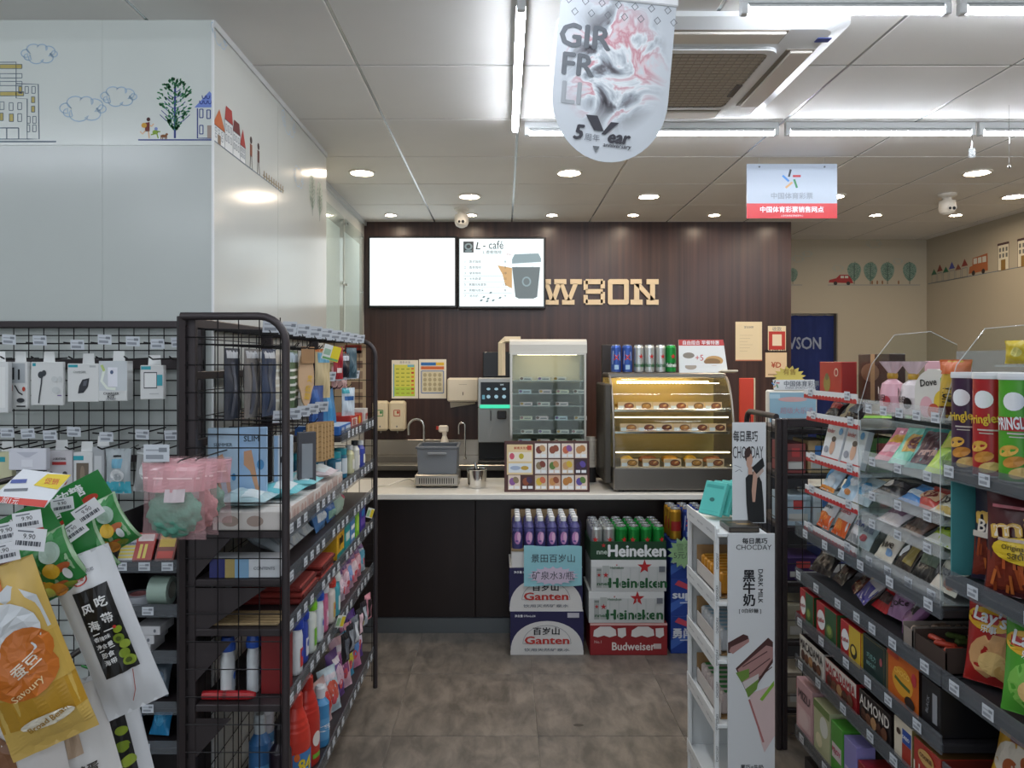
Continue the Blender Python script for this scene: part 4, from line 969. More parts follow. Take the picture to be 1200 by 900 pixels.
d.text(f, '5', -.245*w, .165*h, DKG, h=.085*h, bold=.05, off=.003, shear=.2); d.text(f, '周年', -.13*w, .14*h, GREYINK, w=.13*w, off=.003); d.text(f, 'ear', .10*w, .145*h, DKG, h=.05*h, w=.18*w, bold=.06, off=.003, shear=.2); d.text(f, 'anniversary', .09*w, .10*h, DKG, w=.24*w, bold=.02, off=.003, shear=.2); d.shape(f, [(-.12*w, .09*h), (-.06*w, .09*h), (-.09*w, .05*h)], GL, .003)
d.build('print', t)
MB().box(-w/2-.004, w/2+.004, -.006, .006, h-.004, h+.014, m('#eceef0', .25), .003).build('top_rail', t)
for sx in (-.34, .34): MB().box(sx*w-.012, sx*w+.012, -.008, .008, h+.01, h+.03, m('#f4f6f8', .3), .003).tube([(sx*w, 0, h+.03), (sx*w, 0, CEIL-zat(190, Y)-.01)], .001, m('#d0d4d8', .4), 4).build('hanger_clip', t)
# ---- little clip and thread on the right ceiling
t = thing('ceiling_hook', 'thin wire hanging beside the right tube light', 'hook', (xat(1164, 3.2), 3.1, CEIL)); MB().tube([(0, 0, 0), (0, 0, -.26)], .0015, CHROME, 4).build('wire', t); MB().lathe([(.004, -.27), (.007, -.262), (.004, -.255)], CHROME, 8).build('eyelet', t)
t = tag(MB().box(-.014, .014, -.008, .008, -.045, 0, film('#c4cacc', .25, .1, 'clear_clip_plastic'), .004).tube([(0, 0, 0), (0, 0, .06)], .002, CHROME, 4).build('clear_clip', None, (xat(1139, 3.4), 3.4, CEIL-.095)), 'clear plastic clip hanging under the right tube light', 'clip')
# ================================================================= PRODUCT BUILDERS
def printed(mb, f, W_, H_, prints, curved=False):
    """prints in 0..1 units of the front face"""
    nn = 8 if curved else 1; base = .0012 if curved else .0006
    for i_, p in enumerate(prints):
        off = base + .00035*i_; k_ = p[0]
        if k_ == 'r': mb.rect(f, (p[1]-.5)*W_, p[2]*H_, (p[3]-.5)*W_, p[4]*H_, p[5], off, nn, nn)
        elif k_ == 'o':
            a_, b_, ra, rb = (p[1]-.5)*W_, p[2]*H_, p[3]*W_, p[4]*H_
            if curved:
                for r0, r1 in ((0, .35), (.35, .7), (.7, 1)):
                    mb.surf(lambda u, v: f(a_+ra*(r0+(r1-r0)*v)*math.cos(-2*math.pi*u), b_+rb*(r0+(r1-r0)*v)*math.sin(-2*math.pi*u), off), 18, 1, p[5], False)
            else: mb.oval(f, a_, b_, ra, rb, p[5], off, 16)
        elif k_ == 't': mb.text(f, p[1], (p[2]-.5)*W_, p[3]*H_, p[5], w=p[4]*W_, h=(p[6]*H_ if len(p) > 6 and p[6] else None), bold=p[7] if len(p) > 7 else .02, off=off+.0008, rot=p[8] if len(p) > 8 else 0)
        elif k_ == 'p': mb.shape(f, [((a_-.5)*W_, b_*H_) for a_, b_ in p[1]], p[2], off)
        elif k_ == 'l': mb.line(f, [((a_-.5)*W_, b_*H_) for a_, b_ in p[1]], p[2], p[3], off)
        elif k_ == 's': star(f, mb, (p[1]-.5)*W_, p[2]*H_, p[3]*H_, p[4], off)
def carton(name, label, cat, w, d, h, M, prints=(), sideM=None, topM=None, group=None, top_prints=(), b=.0015):
    """carton with base at origin, front face at y = -d/2"""
    mb = MB().box(-w/2, w/2, -d/2, d/2, 0, h, M, b)
    if sideM or topM:
        if topM: mb.rect(topf(h), -w/2+b, -d/2+b, w/2-b, d/2-b, topM, .0003)
        if sideM: mb.rect(side_l(-w/2), -d/2+b, b, d/2-b, h-b, sideM, .0003); mb.rect(side_r(w/2), -d/2+b, b, d/2-b, h-b, sideM, .0003)
    o = tag(mb.build(name), label, cat, group)
    if prints: q = MB(); printed(q, front(-d/2), w, h, prints); q.build('print', o)
    if top_prints: q = MB(); printed(q, topf(h, 0, -d/2), w, d, top_prints); q.build('top_print', o)
    return o
def bag_frame(w, h, t, seed=0, pinch=.10):
    r_ = random.Random(seed); p1, p2, p3 = (r_.uniform(0, 6) for _ in range(3))
    def S_(u, v, side):
        bu = max(0.0, math.sin(math.pi*min(1, max(0, u))))**.55; vv = (min(1, max(0, v)) - .05)/.90; bv = max(0.0, math.sin(math.pi*min(1, max(0, vv))))**.5
        y = .5*t*bu*bv + .004*bv*math.sin(9*v+p1+4*u)*bu + .0028*math.sin(22*u+p2+6*v)*bv*(1-bv*.6) + .0015*math.sin(30*(u-.4*v)+p3)*bu
        x = (u-.5)*w*(1 - pinch*bv)
        return Vector((x, -y if side else y, v*h))
    def f(a, b, off=0.0):
        p = S_(a/w+.5, b/h, True); return Vector((p.x, p.y-off, p.z))
    return S_, f
def pouch(name, label, cat, w, h, t, M, prints=(), seal=None, seed=0, group=None, pinch=.10, backM=None, hole=False):
    S_, f = bag_frame(w, h, t, seed, pinch)
    mb = MB(); mb.surf(lambda u, v: S_(u, v, True), 14, 16, M); mb.surf(lambda u, v: S_(u, v, False), 14, 16, backM or M, flip=True)
    o = tag(mb.build(name), label, cat, group)
    if prints: q = MB(); printed(q, f, w, h, prints, True); q.build('print', o)
    if seal:
        q = MB()
        for v0, v1 in ((.0, .045), (.955, 1.0)):
            q.surf(lambda u, v: S_(u, v0+(v1-v0)*v, True)+Vector((0, -.0008, 0)), 10, 1, seal)
        q.build('seal', o)
    if hole: q = MB(); q.oval(f, 0, h*.965, .012, .004, INK, .0015, 12); q.build('hang_hole', o)
    return o
def bottle(name, label, cat, prof, M, prints=(), r=.03, capM=None, capprof=None, sx=1, sy=1, group=None, h0=0, n=16):
    o = tag(MB().lathe(prof, M, n, sx=sx, sy=sy).build(name), label, cat, group)
    if capprof: MB().lathe(capprof, capM, n).build('cap', o)
    if prints:
        q = MB(); cf = cyl_frame(r*sx*1.0); f = (lambda a, b, off=0: Vector((cf(a, b, off+.0004).x, cf(a, b, off+.0004).y*sy/sx, b))); printed(q, f, 2*r*sx, h0 or prof[-1][1], prints, True); q.build('label_print', o)
    return o
# price tag mesh shared by all racks
def _tag():
    mb = MB().box(-.022, .022, 0, .0008, -.016, .016, m('#c6ccd3', .6, name='price_tag_paper')); f = front(0)
    mb.rect(f, -.018, -.011, .012, -.003, m('#8d939b', .6), .0003); mb.rect(f, -.018, .004, .004, .007, m('#9aa0a8', .6), .0003); mb.rect(f, .004, .002, .018, .010, m('#7d838b', .6), .0003)
    o = mb.build('price_tag'); me_ = o.data; bpy.data.objects.remove(o); return me_
TAG_ME = _tag()
def price_tag(parent, loc, rot=(0, 0, 0), s=1.0):
    s *= .86
    o = bpy.data.objects.new('price_tag', TAG_ME); COL.objects.link(o); o.parent = parent; o.location = loc; o.rotation_euler = rot; o.scale = (s, 1, s); return o

# ================================================================= DRINK CARTONS ON THE FLOOR
NAVY2 = m('#1f1d4a', .5, name='navy_print'); CARW = m('#d3d2cf', .55, name='white_carton'); GRED = m('#b8322c', .5)
def arch(w, h):
    return [(.5-.5*1.0*math.cos(math.pi*q/20)*1.0, .0 + .80*math.sin(math.pi*q/20)**.75) for q in range(21)]
def ganten(label, loc, rz):
    w, d, h = .384, .27, .228
    pr = [('r', 0, .0, 1, 1, NAVY2), ('p', [(.001, .001)] + [(.5-.499*math.cos(math.pi*q/20), .02+.76*math.sin(math.pi*q/20)**.8) for q in range(21)] + [(.999, .001)], CARW), ('r', 0, 0, 1, .10, CARW),
          ('l', [(.18, .26)] + [(.5-.33*math.cos(math.pi*q/14), .26+.42*math.sin(math.pi*q/14)) for q in range(15)] + [(.82, .26), (.18, .26)], .002, m('#6b6f7a', .5)),
          ('t', '百岁山', .49, .55, .36, INK, .17, .03), ('t', 'Ganten', .5, .34, .60, GRED, .17, .035), ('t', '饮用天然矿泉水', .5, .12, .62, GREYINK, .07), ('t', '净含量 570mLx24', .2, .90, .28, PAPER), ('r', .78, .86, .94, .97, m('#b9b8c0', .5))]
    o = carton('water_carton', label, 'carton', w, d, h, CARW, pr, NAVY2, CARW, 'bottled water cartons'); o.location = loc; o.rotation_euler = (0, 0, rz); return o
gx = xat(641, 3.85)
ganten('navy and white mineral water carton at the bottom of its stack', (gx, 3.99, .001), 0)
ganten('navy and white mineral water carton in the middle of its stack', (gx-.006, 3.995, .230), R(.6))
o = carton('bottle_tray', 'plain white open carton under the purple water bottles', 'carton', .365, .26, .082, CARW, ()); o.location = (gx-.004, 3.995, .459)
# shrink pack of bottles
bp = thing('bottle_pack', 'shrink pack of purple-labelled water bottles with white caps', 'drinks', (gx-.002, 3.99, .5415), group=None)
BODY = m('#4a4880', .22, name='violet_bottle'); LAB = m('#37356e', .4)
bb = MB().lathe([(.026, 0), (.029, .006), (.029, .105, LAB), (.026, .118, BODY), (.028, .125), (.012, .155), (.012, .160)], BODY, 12)
for r_ in range(4):
    for c_ in range(6):
        q = bb.build('bottle', bp, (-.152+.0608*c_, -.095+.062*r_, 0)) if (r_, c_) == (0, 0) else None
        if q: q0 = q
        else: q = bpy.data.objects.new('bottle', q0.data); COL.objects.link(q); q.parent = bp; q.location = (-.152+.0608*c_, -.095+.062*r_, 0)
        if (r_, c_) == (0, 0):
            cp_ = MB().lathe([(.0145, .155), (.0145, .178), (.012, .180), (0, .180)], m('#dfe2e4', .4), 12).build('cap', q); cpm = cp_.data
            pm_ = MB(); cfz = cyl_frame(.029); pm_.oval(cfz, .0, .07, .017, .034, m('#c48ac0', .4), .0010, 14); pm_.oval(cfz, .008, .075, .010, .026, m('#e2b6d4', .4), .0016, 12); pm_.rect(cfz, -.01, .05, .004, .058, m('#6a4a9a', .4), .002); pm_ = pm_.build('bottle_label', q).data
        else:
            e = bpy.data.objects.new('cap', cpm); COL.objects.link(e); e.parent = q
            if r_ == 0: e = bpy.data.objects.new('bottle_label', pm_); COL.objects.link(e); e.parent = q
MB().box(-.185, .185, -.128, .124, .0, .012, m('#8a7558', .8, name='kraft_card'), .001).build('base_card', bp)
MB().box(-.183, .183, .1235, .126, .0, .172, m('#9a8362', .8), .0).build('back_card', bp)
MB().box(-.1845, .1845, -.1275, .1225, .012, .15, clear('#ffffff', .3, .98, .15, name='shrink_film')).build('shrink_film', bp)
# blue handwritten price note hanging in front
nt_ = thing('price_note', 'light blue handwritten price note taped to the water carton', 'note', (xat(648, 3.84), 3.845, zat(687, 3.84)))
w, h = 68*3.84/FPX, 47*3.84/FPX
MB().surf(lambda u, v: Vector(((u-.5)*w, -.004*math.sin(u*5)*(1-v), h*v + .006*math.sin(u*9+1)*(v-.5))), 12, 6, m('#8fc6cf', .7)).surf(lambda u, v: Vector(((u-.5)*w, .0006-.004*math.sin(u*5)*(1-v), h*v + .006*math.sin(u*9+1)*(v-.5))), 12, 6, m('#8fc6cf', .7), flip=True).build('paper', nt_)
d = MB(); f = front(-.006); d.text(f, '景田百岁山', 0, h*.70, m('#3f4a52', .6), w=w*.75); 
pts = []
for q in range(36): rr = 1.0 if q % 2 else .72; t_ = 2*math.pi*q/36; pts.append((w*.45*rr*math.cos(t_), h*.26+h*.24*rr*math.sin(t_)))
d.oval(f, 0, h*.26, w*.38, h*.19, m('#c7b9cc', .7), .0002, 24); c0 = f(0, h*.26, .0001); d.add([c0]+[f(a, b, .0001) for a, b in pts], [(0, q+1, (q+1) % 36+1) for q in range(36)], m('#c7b9cc', .7)); d.text(f, '矿泉水3/瓶', 0, h*.27, m('#4a5058', .6), w=w*.72); d.build('handwriting', nt_)
# Heineken / Budweiser stack
HG = m('#1d5a33', .5); HRED = m('#b3262b', .5); SILV = m('#c6c9c8', .4)
def hein(label, loc, full):
    pr = [('r', 0, .78, 1, .985, m('#d6d9d8', .5)), ('s', .71 if not full else .645, .78, .24, HRED), ('t', 'Heineken', .62 if not full else .61, .27, .76 if not full else .74, HG, .30, .05), ('r', .07, .12, .14, .74, m('#9fa5a2', .4)), ('r', .15, .12, .24, .82, m('#aeb4b1', .4)), ('r', .075, .66, .135, .70, m('#6f7a74', .4)), ('s', .195, .52, .10, HRED), ('s', .105, .52, .07, HRED), ('t', 'nnel', .155, .25, .15, HG, .1, .03), ('s', .34, .84, .035, HRED), ('t', 'Heineken', .34, .76, .18, HG), ('r', .90, .62, .98, .80, GREYINK)]
    pr += [('r', .27+.04*q, .08, .285+.04*q, .78, m('#bcc2c0', .5)) for q in range(0, 17, 3)]
    o = carton('beer_carton', label, 'carton', .395, .27, .165, SILV, pr, m('#aeb3b1', .5), m('#b9bdbb', .5), 'beer cartons by the counter'); o.location = loc; return o
hx = xat(735, 3.85)
BUD = m('#8f2227', .5)
pr = [('r', 0, .93, 1, 1, m('#d6a9a4', .5)), ('t', 'Budweiser', .56, .28, .55, m('#e2d9d4', .5), .24, .03), ('r', .82, .2, .92, .36, m('#c9b9b6', .5)), ('t', 'No.1', .1, .42, .09, m('#c9a9a4', .5))]
for cx in (.20, .69): pr += [('p', [(cx-.16, .60), (cx-.15, .78), (cx-.07, .90), (cx+.06, .90), (cx+.13, .80), (cx+.14, .62), (cx+.05, .56), (cx-.02, .62), (cx-.1, .56)], m('#d9d6d3', .5)), ('p', [(cx+.16, .60), (cx+.155, .84), (cx+.26, .86), (cx+.265, .62), (cx+.21, .54)], m('#d9d6d3', .5))]
o = carton('beer_carton', 'red beer carton with white script at the bottom of its stack', 'carton', .405, .27, .168, BUD, pr, BUD, m('#7a1c20', .5), 'beer cartons by the counter'); o.location = (hx+.008, 3.985, .001)
hein('silver beer carton with a red star directly on the red carton', (hx-.004, 3.985, .170), True)
hein('silver beer carton with a red star under the green tray', (hx+.008, 3.985, .336), False)
tr = thing('beer_tray', 'dark green open tray holding loose beer cans', 'tray', (hx+.006, 3.985, .502)); DGN = m('#173f26', .5)
MB().box(-.198, .198, -.133, .133, 0, .004, DGN).build('tray_base', tr); MB().box(-.198, .198, -.135, -.132, 0, .095, DGN).build('tray_front', tr); MB().box(-.198, .198, .132, .135, 0, .095, DGN).build('tray_back', tr)
for sx in (-1, 1): MB().box(sx*.198-.0015, sx*.198+.0015, -.135, .135, 0, .095, DGN).build('tray_side', tr)
d = MB(); f = front(-.135); d.text(f, 'Heineken', .045, .047, PAPER, w=.30, h=.06, bold=.05); d.text(f, 'nnel', -.135, .042, m('#b9c8bd', .5), w=.06, bold=.03); star(f, d, -.13, .075, .013, HRED); d.build('lettering', tr)
rw = ('front', 'second', 'third', 'rear')
for r_ in range(4):
    for c_ in range(6):
        k_ = 'silver' if c_ < 2 else ('green' if c_ < 6 else 'gold')
        cc = ordw[c_]
        put(cans[k_], USED, (hx+.006-.163+.0655*c_, 3.985-.0985+.0657*r_, .5075), rz=R(20*((r_+c_) % 3-1)), label=f'{k_} beer can in the green tray, {cc} from left, {rw[r_]} row', group='beer cans in the green tray')
# blue cartons
SBL = m('#1f3f8f', .45, name='blue_carton'); LBL = m('#3f66b8', .45); bx = xat(805, 3.9)
for q, nm in enumerate(('bottom', 'middle', 'top')):
    pr = [('p', [(0, .1), (.3, .5), (.25, .6), (0, .35)], LBL), ('p', [(.3, .0), (.7, .4), (.75, .3), (.45, 0)], LBL), ('p', [(.5, .6), (.9, 1), (1, .9), (.6, .5)], LBL), ('p', [(.05, .85), (.3, .65), (.34, .75), (.1, .97)], m('#c0465a', .45))]
    pr += [('t', '勇闯天涯' if q != 1 else 'superX', .30, .55, .55, m('#d4d9e2', .45), .26, .05), ('l', [(.12, .36), (.7, .40)], .006, m('#c9d2e4', .45)), ('p', [(.6, .1), (.64, .3), (.70, .1)], m('#c0465a', .45))]
    o = carton('beer_carton', f'blue beer carton with white slanted letters, {nm} of its stack', 'carton', .40, .265, .196, SBL, pr, SBL, m('#182f6e', .45), 'beer cartons by the counter'); o.location = (bx+.108, 4.005, .001+.197*q)
for r_ in range(3):
    for c_ in range(5):
        k_ = 'gold' if c_ == 0 else 'blue'
        put(cans[k_], USED, (bx-.058+.0665*c_, 3.92+.067*r_, .592), label=f'{k_} beer can standing on the blue cartons, {ordw[c_]} from left, {rw[r_]} row', group='beer cans on the blue cartons')
t = thing('price_burst', 'pale green starburst price note in front of the blue cartons', 'note', (xat(802, 3.85), 3.855, zat(648, 3.85)))
pts = []
for q in range(28): rr = .085 if q % 2 else .062; pts.append((rr*1.05*math.cos(2*math.pi*q/28), rr*math.sin(2*math.pi*q/28)))
b_ = MB(); f = front(0); n = len(pts); GNB = m('#8fb583', .7)
b_.add([f(0, 0, .001)]+[f(a, b, .001) for a, b in pts]+[f(0, 0, -.001)]+[f(a, b, -.001) for a, b in pts], [(0, q+1, (q+1) % n+1) for q in range(n)]+[(n+1, n+2+(q+1) % n, n+2+q) for q in range(n)], GNB); b_.build('paper', t)
MB().text(f, '雪花', 0, .03, m('#6d8a66', .6), w=.08, off=.002).text(f, '5元/罐', .0, -.012, m('#4c5a4a', .6), w=.11, off=.002).build('handwriting', t)

# ================================================================= CHOCOLATE STAND
SX0, SX1, SY0, SY1, SH = .665, .822, 2.28, 2.63, 1.02
WM = m('#dfe2e2', .35, name='white_metal'); cs = thing('chocolate_stand', 'slim white wire-edged chocolate stand with a printed front board', 'stand', ((SX0+SX1)/2, SY0, 0))
hw = (SX1-SX0)/2; dp = SY1-SY0
for sx in (-1, 1):
    for y in (0.004, dp-.018):
        if sx == 1 and y < .1: continue
        p_ = MB().box(sx*hw-.007, sx*hw+.007, y, y+.014, 0, SH, WM, .002)
        q_ = p_.build('post', cs)
        if sx == -1 and y < .1:
            d = MB(); fl_ = front(y, -hw, 0)
            for z_ in range(9): d.text(fl_, 'CHOCDAY', 0, .12+.1*z_, INK, w=.05, rot=R(90))
            d.build('edge_lettering', q_)
for k_, z_ in enumerate((.16, .40, .60, .78, SH-.025)):
    sh = MB().box(-hw, hw, .0, dp, z_, z_+.012, WM, .002).box(-hw-.008, -hw-.004, 0.0, dp, z_-.016, z_+.034, WM, .001).build('shelf' if k_ < 4 else 'top', cs)
    d = MB(); fl_ = side_l(-hw-.008)
    for j in range(3): d.text(fl_, '每日黑巧 CHOCDAY', -.06-.11*j, z_+.009, GREYINK, w=.07)
    d.build('edge_lettering', sh)
MB().box(-hw+.004, hw-.004, dp-.004, dp, .17, SH-.03, m('#c9cccc', .4)).build('back_panel', cs)
MB().box(hw-.004, hw, .02, dp, .17, SH-.03, m('#cdd0d0', .4)).build('side_panel', cs)
MB().box(-hw, hw, .01, dp, 0, .15, WM).build('base', cs)
# board on the near end
b0, b1 = -hw+.03, hw+.018; bw = b1-b0; bz = SH-.012
bd = MB().box(b0, b1, -.008, -.002, .02, bz, m('#d5d8da', .35, name='board_white')).build('front_board', cs)
f = front(-.008, b0, 0); d = MB(); mid = bw/2
ZB = lambda py: zat(py, SY0)
XB = lambda px: (px-848)/49*bw
d.text(f, '每日黑巧', XB(876), ZB(633), INK, w=XB(888)-XB(862), bold=.03); d.text(f, 'CHOCDAY', XB(875), ZB(640.5), INK, w=XB(893)-XB(856), bold=.0)
for k_, s_ in enumerate('黑牛奶'): d.text(f, s_, XB(870), ZB(674+14*k_), INK, w=.036, bold=.035)
d.text(f, 'DARK MILK', XB(882), ZB(686), INK, w=.105, rot=R(-90), bold=.015); d.text(f, '[ 0白砂糖 ]', XB(871), ZB(715), INK, w=.068, bold=.01)
CHB, PKC, GRC = m('#4a2a28', .4), m('#a8807c', .4), m('#6a8a3c', .4)
P_ = lambda *a: [(XB(x), ZB(y)) for x, y in a]
d.shape(f, P_((848, 752), (864, 742), (869, 744), (870, 750), (852, 764), (848, 764)), CHB); d.shape(f, P_((849, 762), (851, 757), (870, 747), (870, 751), (853, 765)), PKC, .001)
d.shape(f, P_((856, 782), (890, 746), (895, 751), (895, 775), (874, 808), (868, 812)), CHB); d.shape(f, P_((858, 783), (888, 755), (895, 757), (895, 770), (872, 806), (866, 806)), PKC, .001)
for a_ in (((863, 780), (889, 762)), ((868, 790), (892, 770)), ((874, 798), (894, 780))): d.line(f, P_(*a_), .003, CHB, .0013)
d.shape(f, P_((856, 787), (870, 782), (870, 792), (862, 798)), GRC, .0016); d.shape(f, P_((866, 806), (880, 794), (878, 806), (869, 816)), GRC, .0016); d.shape(f, P_((881, 818), (896, 796), (896, 802), (884, 820)), m('#7fae3a', .4), .0016); d.shape(f, P_((863, 798), (880, 788), (880, 796), (866, 806)), m('#c9c2c0', .4), .0014)
d.shape(f, P_((870, 812), (897, 800), (897, 860), (886, 880), (883, 870)), m('#cfb8b6', .4), .0011); d.line(f, P_((870, 818), (885, 868)), .006, m('#a86a68', .4), .0014); d.text(f, '黑巧+牛奶', XB(873), ZB(897), INK, w=.07, bold=.02)
d.build('board_print', bd)
# header card with a model photo
hb = MB().box(.012, .122, dp*.40, dp*.40+.004, SH-.012, SH+.32, m('#d6dadc', .35)).build('header_card', cs)
HX0, HX1, HY = .012, .122, SY0+dp*.40; f = front(dp*.40, HX0, 0); d = MB(); W3 = HX1-HX0
XB = lambda px: (px-858)/39*W3
ZB = lambda py: zat(py, HY)
P_ = lambda *a: [(XB(x), ZB(y)) for x, y in a]
d.text(f, '每日黑巧', XB(873), ZB(511), INK, w=.080, h=.036, bold=.02); d.text(f, 'CHOCDAY', XB(876), ZB(530), INK, w=.100, h=.040, bold=.0)
BLK, SKN, HAIR = m('#17191b', .5), m('#c49c88', .5), m('#3a2622', .5)
d.shape(f, P_((873, 560), (879, 553), (886, 552), (892, 565), (894, 590), (895, 612), (876, 612), (874, 590)), BLK, .002); d.oval(f, XB(876), ZB(533), .012, .025, HAIR, .002, 16); d.oval(f, XB(877.5), ZB(540), .010, .024, SKN, .0026, 16, -.1); d.shape(f, P_((876, 548), (881, 546), (881, 556), (876, 556)), SKN, .0022)
d.shape(f, P_((880, 575), (882, 552), (886, 550), (887, 556), (884, 588), (881, 588)), SKN, .0028); d.shape(f, P_((880, 548), (893, 536), (895, 546), (886, 556)), BLK, .003); d.shape(f, P_((885, 556), (893, 548), (894, 552), (887, 560)), m('#b9a69c', .4), .0034); d.oval(f, XB(875), ZB(531), .010, .014, HAIR, .003, 14)
d.line(f, P_((861, 553), (866, 550), (869, 553)), .002, GREYINK); d.line(f, P_((860, 545), (868, 548)), .0015, GREYINK)
d.build('card_print', hb)
# goods on the stand
TEAL = m('#58bdb4', .4, name='teal_box')
for q in range(4):
    o = carton('chocolate_box', f'turquoise chocolate box on the white stand, {ordw[q]} from left of the leaning row', 'box', .085, .018, .115, TEAL, [('r', .1, .8, .9, .9, m('#3f9f98', .4)), ('o', .5, .45, .12, .06, m('#2f6a66', .4)), ('l', [(.1, .1), (.9, .1)], .001, m('#3f9f98', .4))], group='turquoise chocolate boxes on the stand')
    mr_ = Matrix.Rotation(R(-52), 4, 'Z') @ Matrix.Rotation(R(-24-2*q), 4, 'X'); o.location = (SX0+.034+.029*q, SY0+.205+.012*q, SH-.012+.0135); o.rotation_euler = mr_.to_euler()
o = carton('chocolate_box', 'flat black and gold chocolate box on top of the white stand', 'box', .095, .10, .018, m('#2a2622', .35), [('r', .05, .2, .95, .7, m('#4a4238', .4))], group=None, top_prints=[('r', .08, .1, .92, .9, m('#3a342a', .35)), ('o', .6, .4, .25, .12, m('#a8843a', .3, .6)), ('o', .3, .6, .2, .08, m('#8a6a2c', .3, .6))]); o.location = (SX0+.085, SY0+.055, SH-.012)
for z_, c_, lb in ((.793, '#c98a2a', 'orange chocolate display tray on the second shelf of the white stand'), (.612, '#c8ccd0', 'pale blue and white sachet tray on the third shelf of the white stand'), (.412, '#c9bcb8', 'white and green striped sachet tray on the fourth shelf of the white stand')):
    t = thing('sachet_tray', lb, 'tray', ((SX0+SX1)/2, (SY0+SY1)/2, z_+.001))
    KR = m('#9a7a52', .8)
    MB().box(-.06, .06, -.14, .14, 0, .004, KR).box(-.06, -.057, -.14, .14, 0, .05, m('#c9c2bc', .6)).box(.057, .06, -.14, .14, 0, .10, KR).box(-.06, .06, .137, .14, 0, .10, KR).build('card_tray', t)
    for q in range(7):
        b_ = MB().box(-.052, .05, -.125+.036*q, -.125+.036*q+.026, .006, .075, m(c_, .4), .006); b_.rect(topf(.075), -.04, -.122+.036*q, .04, -.103+.036*q, m(('#e0a83a', '#8fb6cc', '#3f8f4a')[('c9', 'c8', 'cb').index(c_[1:3]) if c_[1:3] in ('c9', 'c8') and z_ != .412 else 2], .4), .0006); b_.build('sachet', t)
# ================================================================= RIGHT GONDOLA
GX = 1.08; YF, YM, YN = 2.705, 1.80, .86; GD = .36       # front plane, far end, bay joint, near end, shelf depth
GM2 = m('#2e2d30', .5, .3, name='dark_grey_shelf'); GREYS = m('#6a6c70', .4, .2, name='grey_shelf_lip')
def YR_(px): return GX*FPX/(px-CX)
def gondola(name, label, y0, y1, levels, ztop, tags):
    t = thing(name, label, 'shelf rack', (GX, y0, 0)); L = y1-y0
    for y in (.012, L-.012): MB().box(GD-.01, GD+.03, y-.012, y+.012, 0, ztop, GM2, .003).build('upright', t)
    for k_ in range(4): MB().box(GD+.0, GD+.008, .026, L-.026, .12+k_*(ztop-.14)/4, .12+(k_+1)*(ztop-.14)/4-.004, m('#3a3a3e', .5, .3)).build('back_panel', t)
    MB().box(.02, GD, .026, L-.026, 0, .10, GM2).build('base', t)
    for k_, z_ in enumerate(levels):
        sh = MB().box(0, GD-.012, .002, L-.002, z_-.022, z_, GM2, .003).build('shelf', t)
        MB().box(-.006, -.001, .002, L-.002, z_-.024, z_+.022, STRIP).build('label_strip', sh)
        for q in range(tags[k_]):
            y = L*(q+.5)/tags[k_] + .03*math.sin(q*5+k_)
            price_tag(sh, (-.0075, y, z_-.002), (0, 0, R(-90)), 1.0)
    return t
FAR = [.185, .445, .598, .765, .93]; NEAR = [.185, .54, .765, 1.015, 1.278]
ga = gondola('snack_rack', 'dark shelf rack of chocolates with five tiers, farther bay', YM+.002, YF, FAR, 1.36, (5, 6, 6, 7, 6))
gb = gondola('snack_rack', 'dark shelf rack of crisps and canned snacks, nearer bay', YN, YM-.002, NEAR, 1.42, (6, 7, 7, 5, 8))
def rp(o, px0, px1, z_, dx=.0, rz=-90, tilt=0, lift=.0015, up=None):
    """stand a product on the right rack between two picture columns, front on the shelf edge"""
    y = (YR_(px0)+YR_(px1))/2; o.location = (GX+dx, y, z_+lift); o.rotation_euler = (R(tilt), 0, R(rz)); return o
def wpx(px0, px1, gap=.004): return YR_(px0)-YR_(px1)-gap
C = lambda h_, r_=.35: m(h_, r_)
# --- boxes on the third shelf from below
KR_, KG_ = C('#b3262b'), C('#2f5a35')
def kitkat(px0, px1, other, lb):
    w = wpx(px0, px1); pr = [('r', .44, 0, 1, 1, C(other)), ('o', .26, .50, .20, .30, PAPER), ('t', 'KitKat', .26, .50, .34, KR_, None, .03, R(12)), ('o', .68, .35, .17, .20, C('#5f7a3a' if other != '#d2b23a' else '#3a3428')), ('o', .68, .38, .10, .12, C('#8aa04a' if other != '#d2b23a' else '#d9c050'))]
    o = carton('chocolate_box', lb, 'box', w, .09, .112, KR_, pr, C(other), KR_, 'chocolate boxes on the third shelf from the floor'); return rp(o, px0, px1, .598, .055)
kitkat(934, 950, '#2f5a35', 'red and green wafer box at the far end of its shelf'); kitkat(953, 977, '#2f5a35', 'red and green wafer box, second from the far end'); kitkat(981, 1005, '#d2b23a', 'red and yellow wafer box between green boxes')
o = carton('chocolate_box', 'dark green biscuit box beside the orange one', 'box', wpx(1007, 1034), .14, .12, C('#1d3330'), [('t', '巧克力', .4, .55, .4, C('#7fb0a8')), ('t', 'BISCUIT', .4, .36, .4, C('#7fb0a8')), ('o', .82, .6, .06, .10, C('#a8565a')), ('l', [(.04, .04), (.96, .04), (.96, .96), (.04, .96), (.04, .04)], .002, C('#8a7a4a'))], C('#8a7a5a'), C('#3a3a34'), 'chocolate boxes on the third shelf from the floor'); rp(o, 1007, 1034, .598, .08)
o = carton('chocolate_box', 'bright orange biscuit box beside the black carton', 'box', wpx(1036, 1072), .12, .13, C('#c4601f'), [('o', .5, .5, .34, .30, C('#d79a2c')), ('l', [(.25, .52), (.45, .46), (.75, .42)], .010, C('#3f5a2a')), ('o', .88, .72, .08, .14, C('#b3303a')), ('t', 'CHOCO', .5, .68, .5, C('#f0c860'), None, .03), ('o', .75, .18, .16, .13, C('#2a1c18')), ('r', 0, .9, .4, 1, C('#b3402a'))], C('#2a1c18'), C('#3a241c'), 'chocolate boxes on the third shelf from the floor'); rp(o, 1036, 1072, .598, .07)
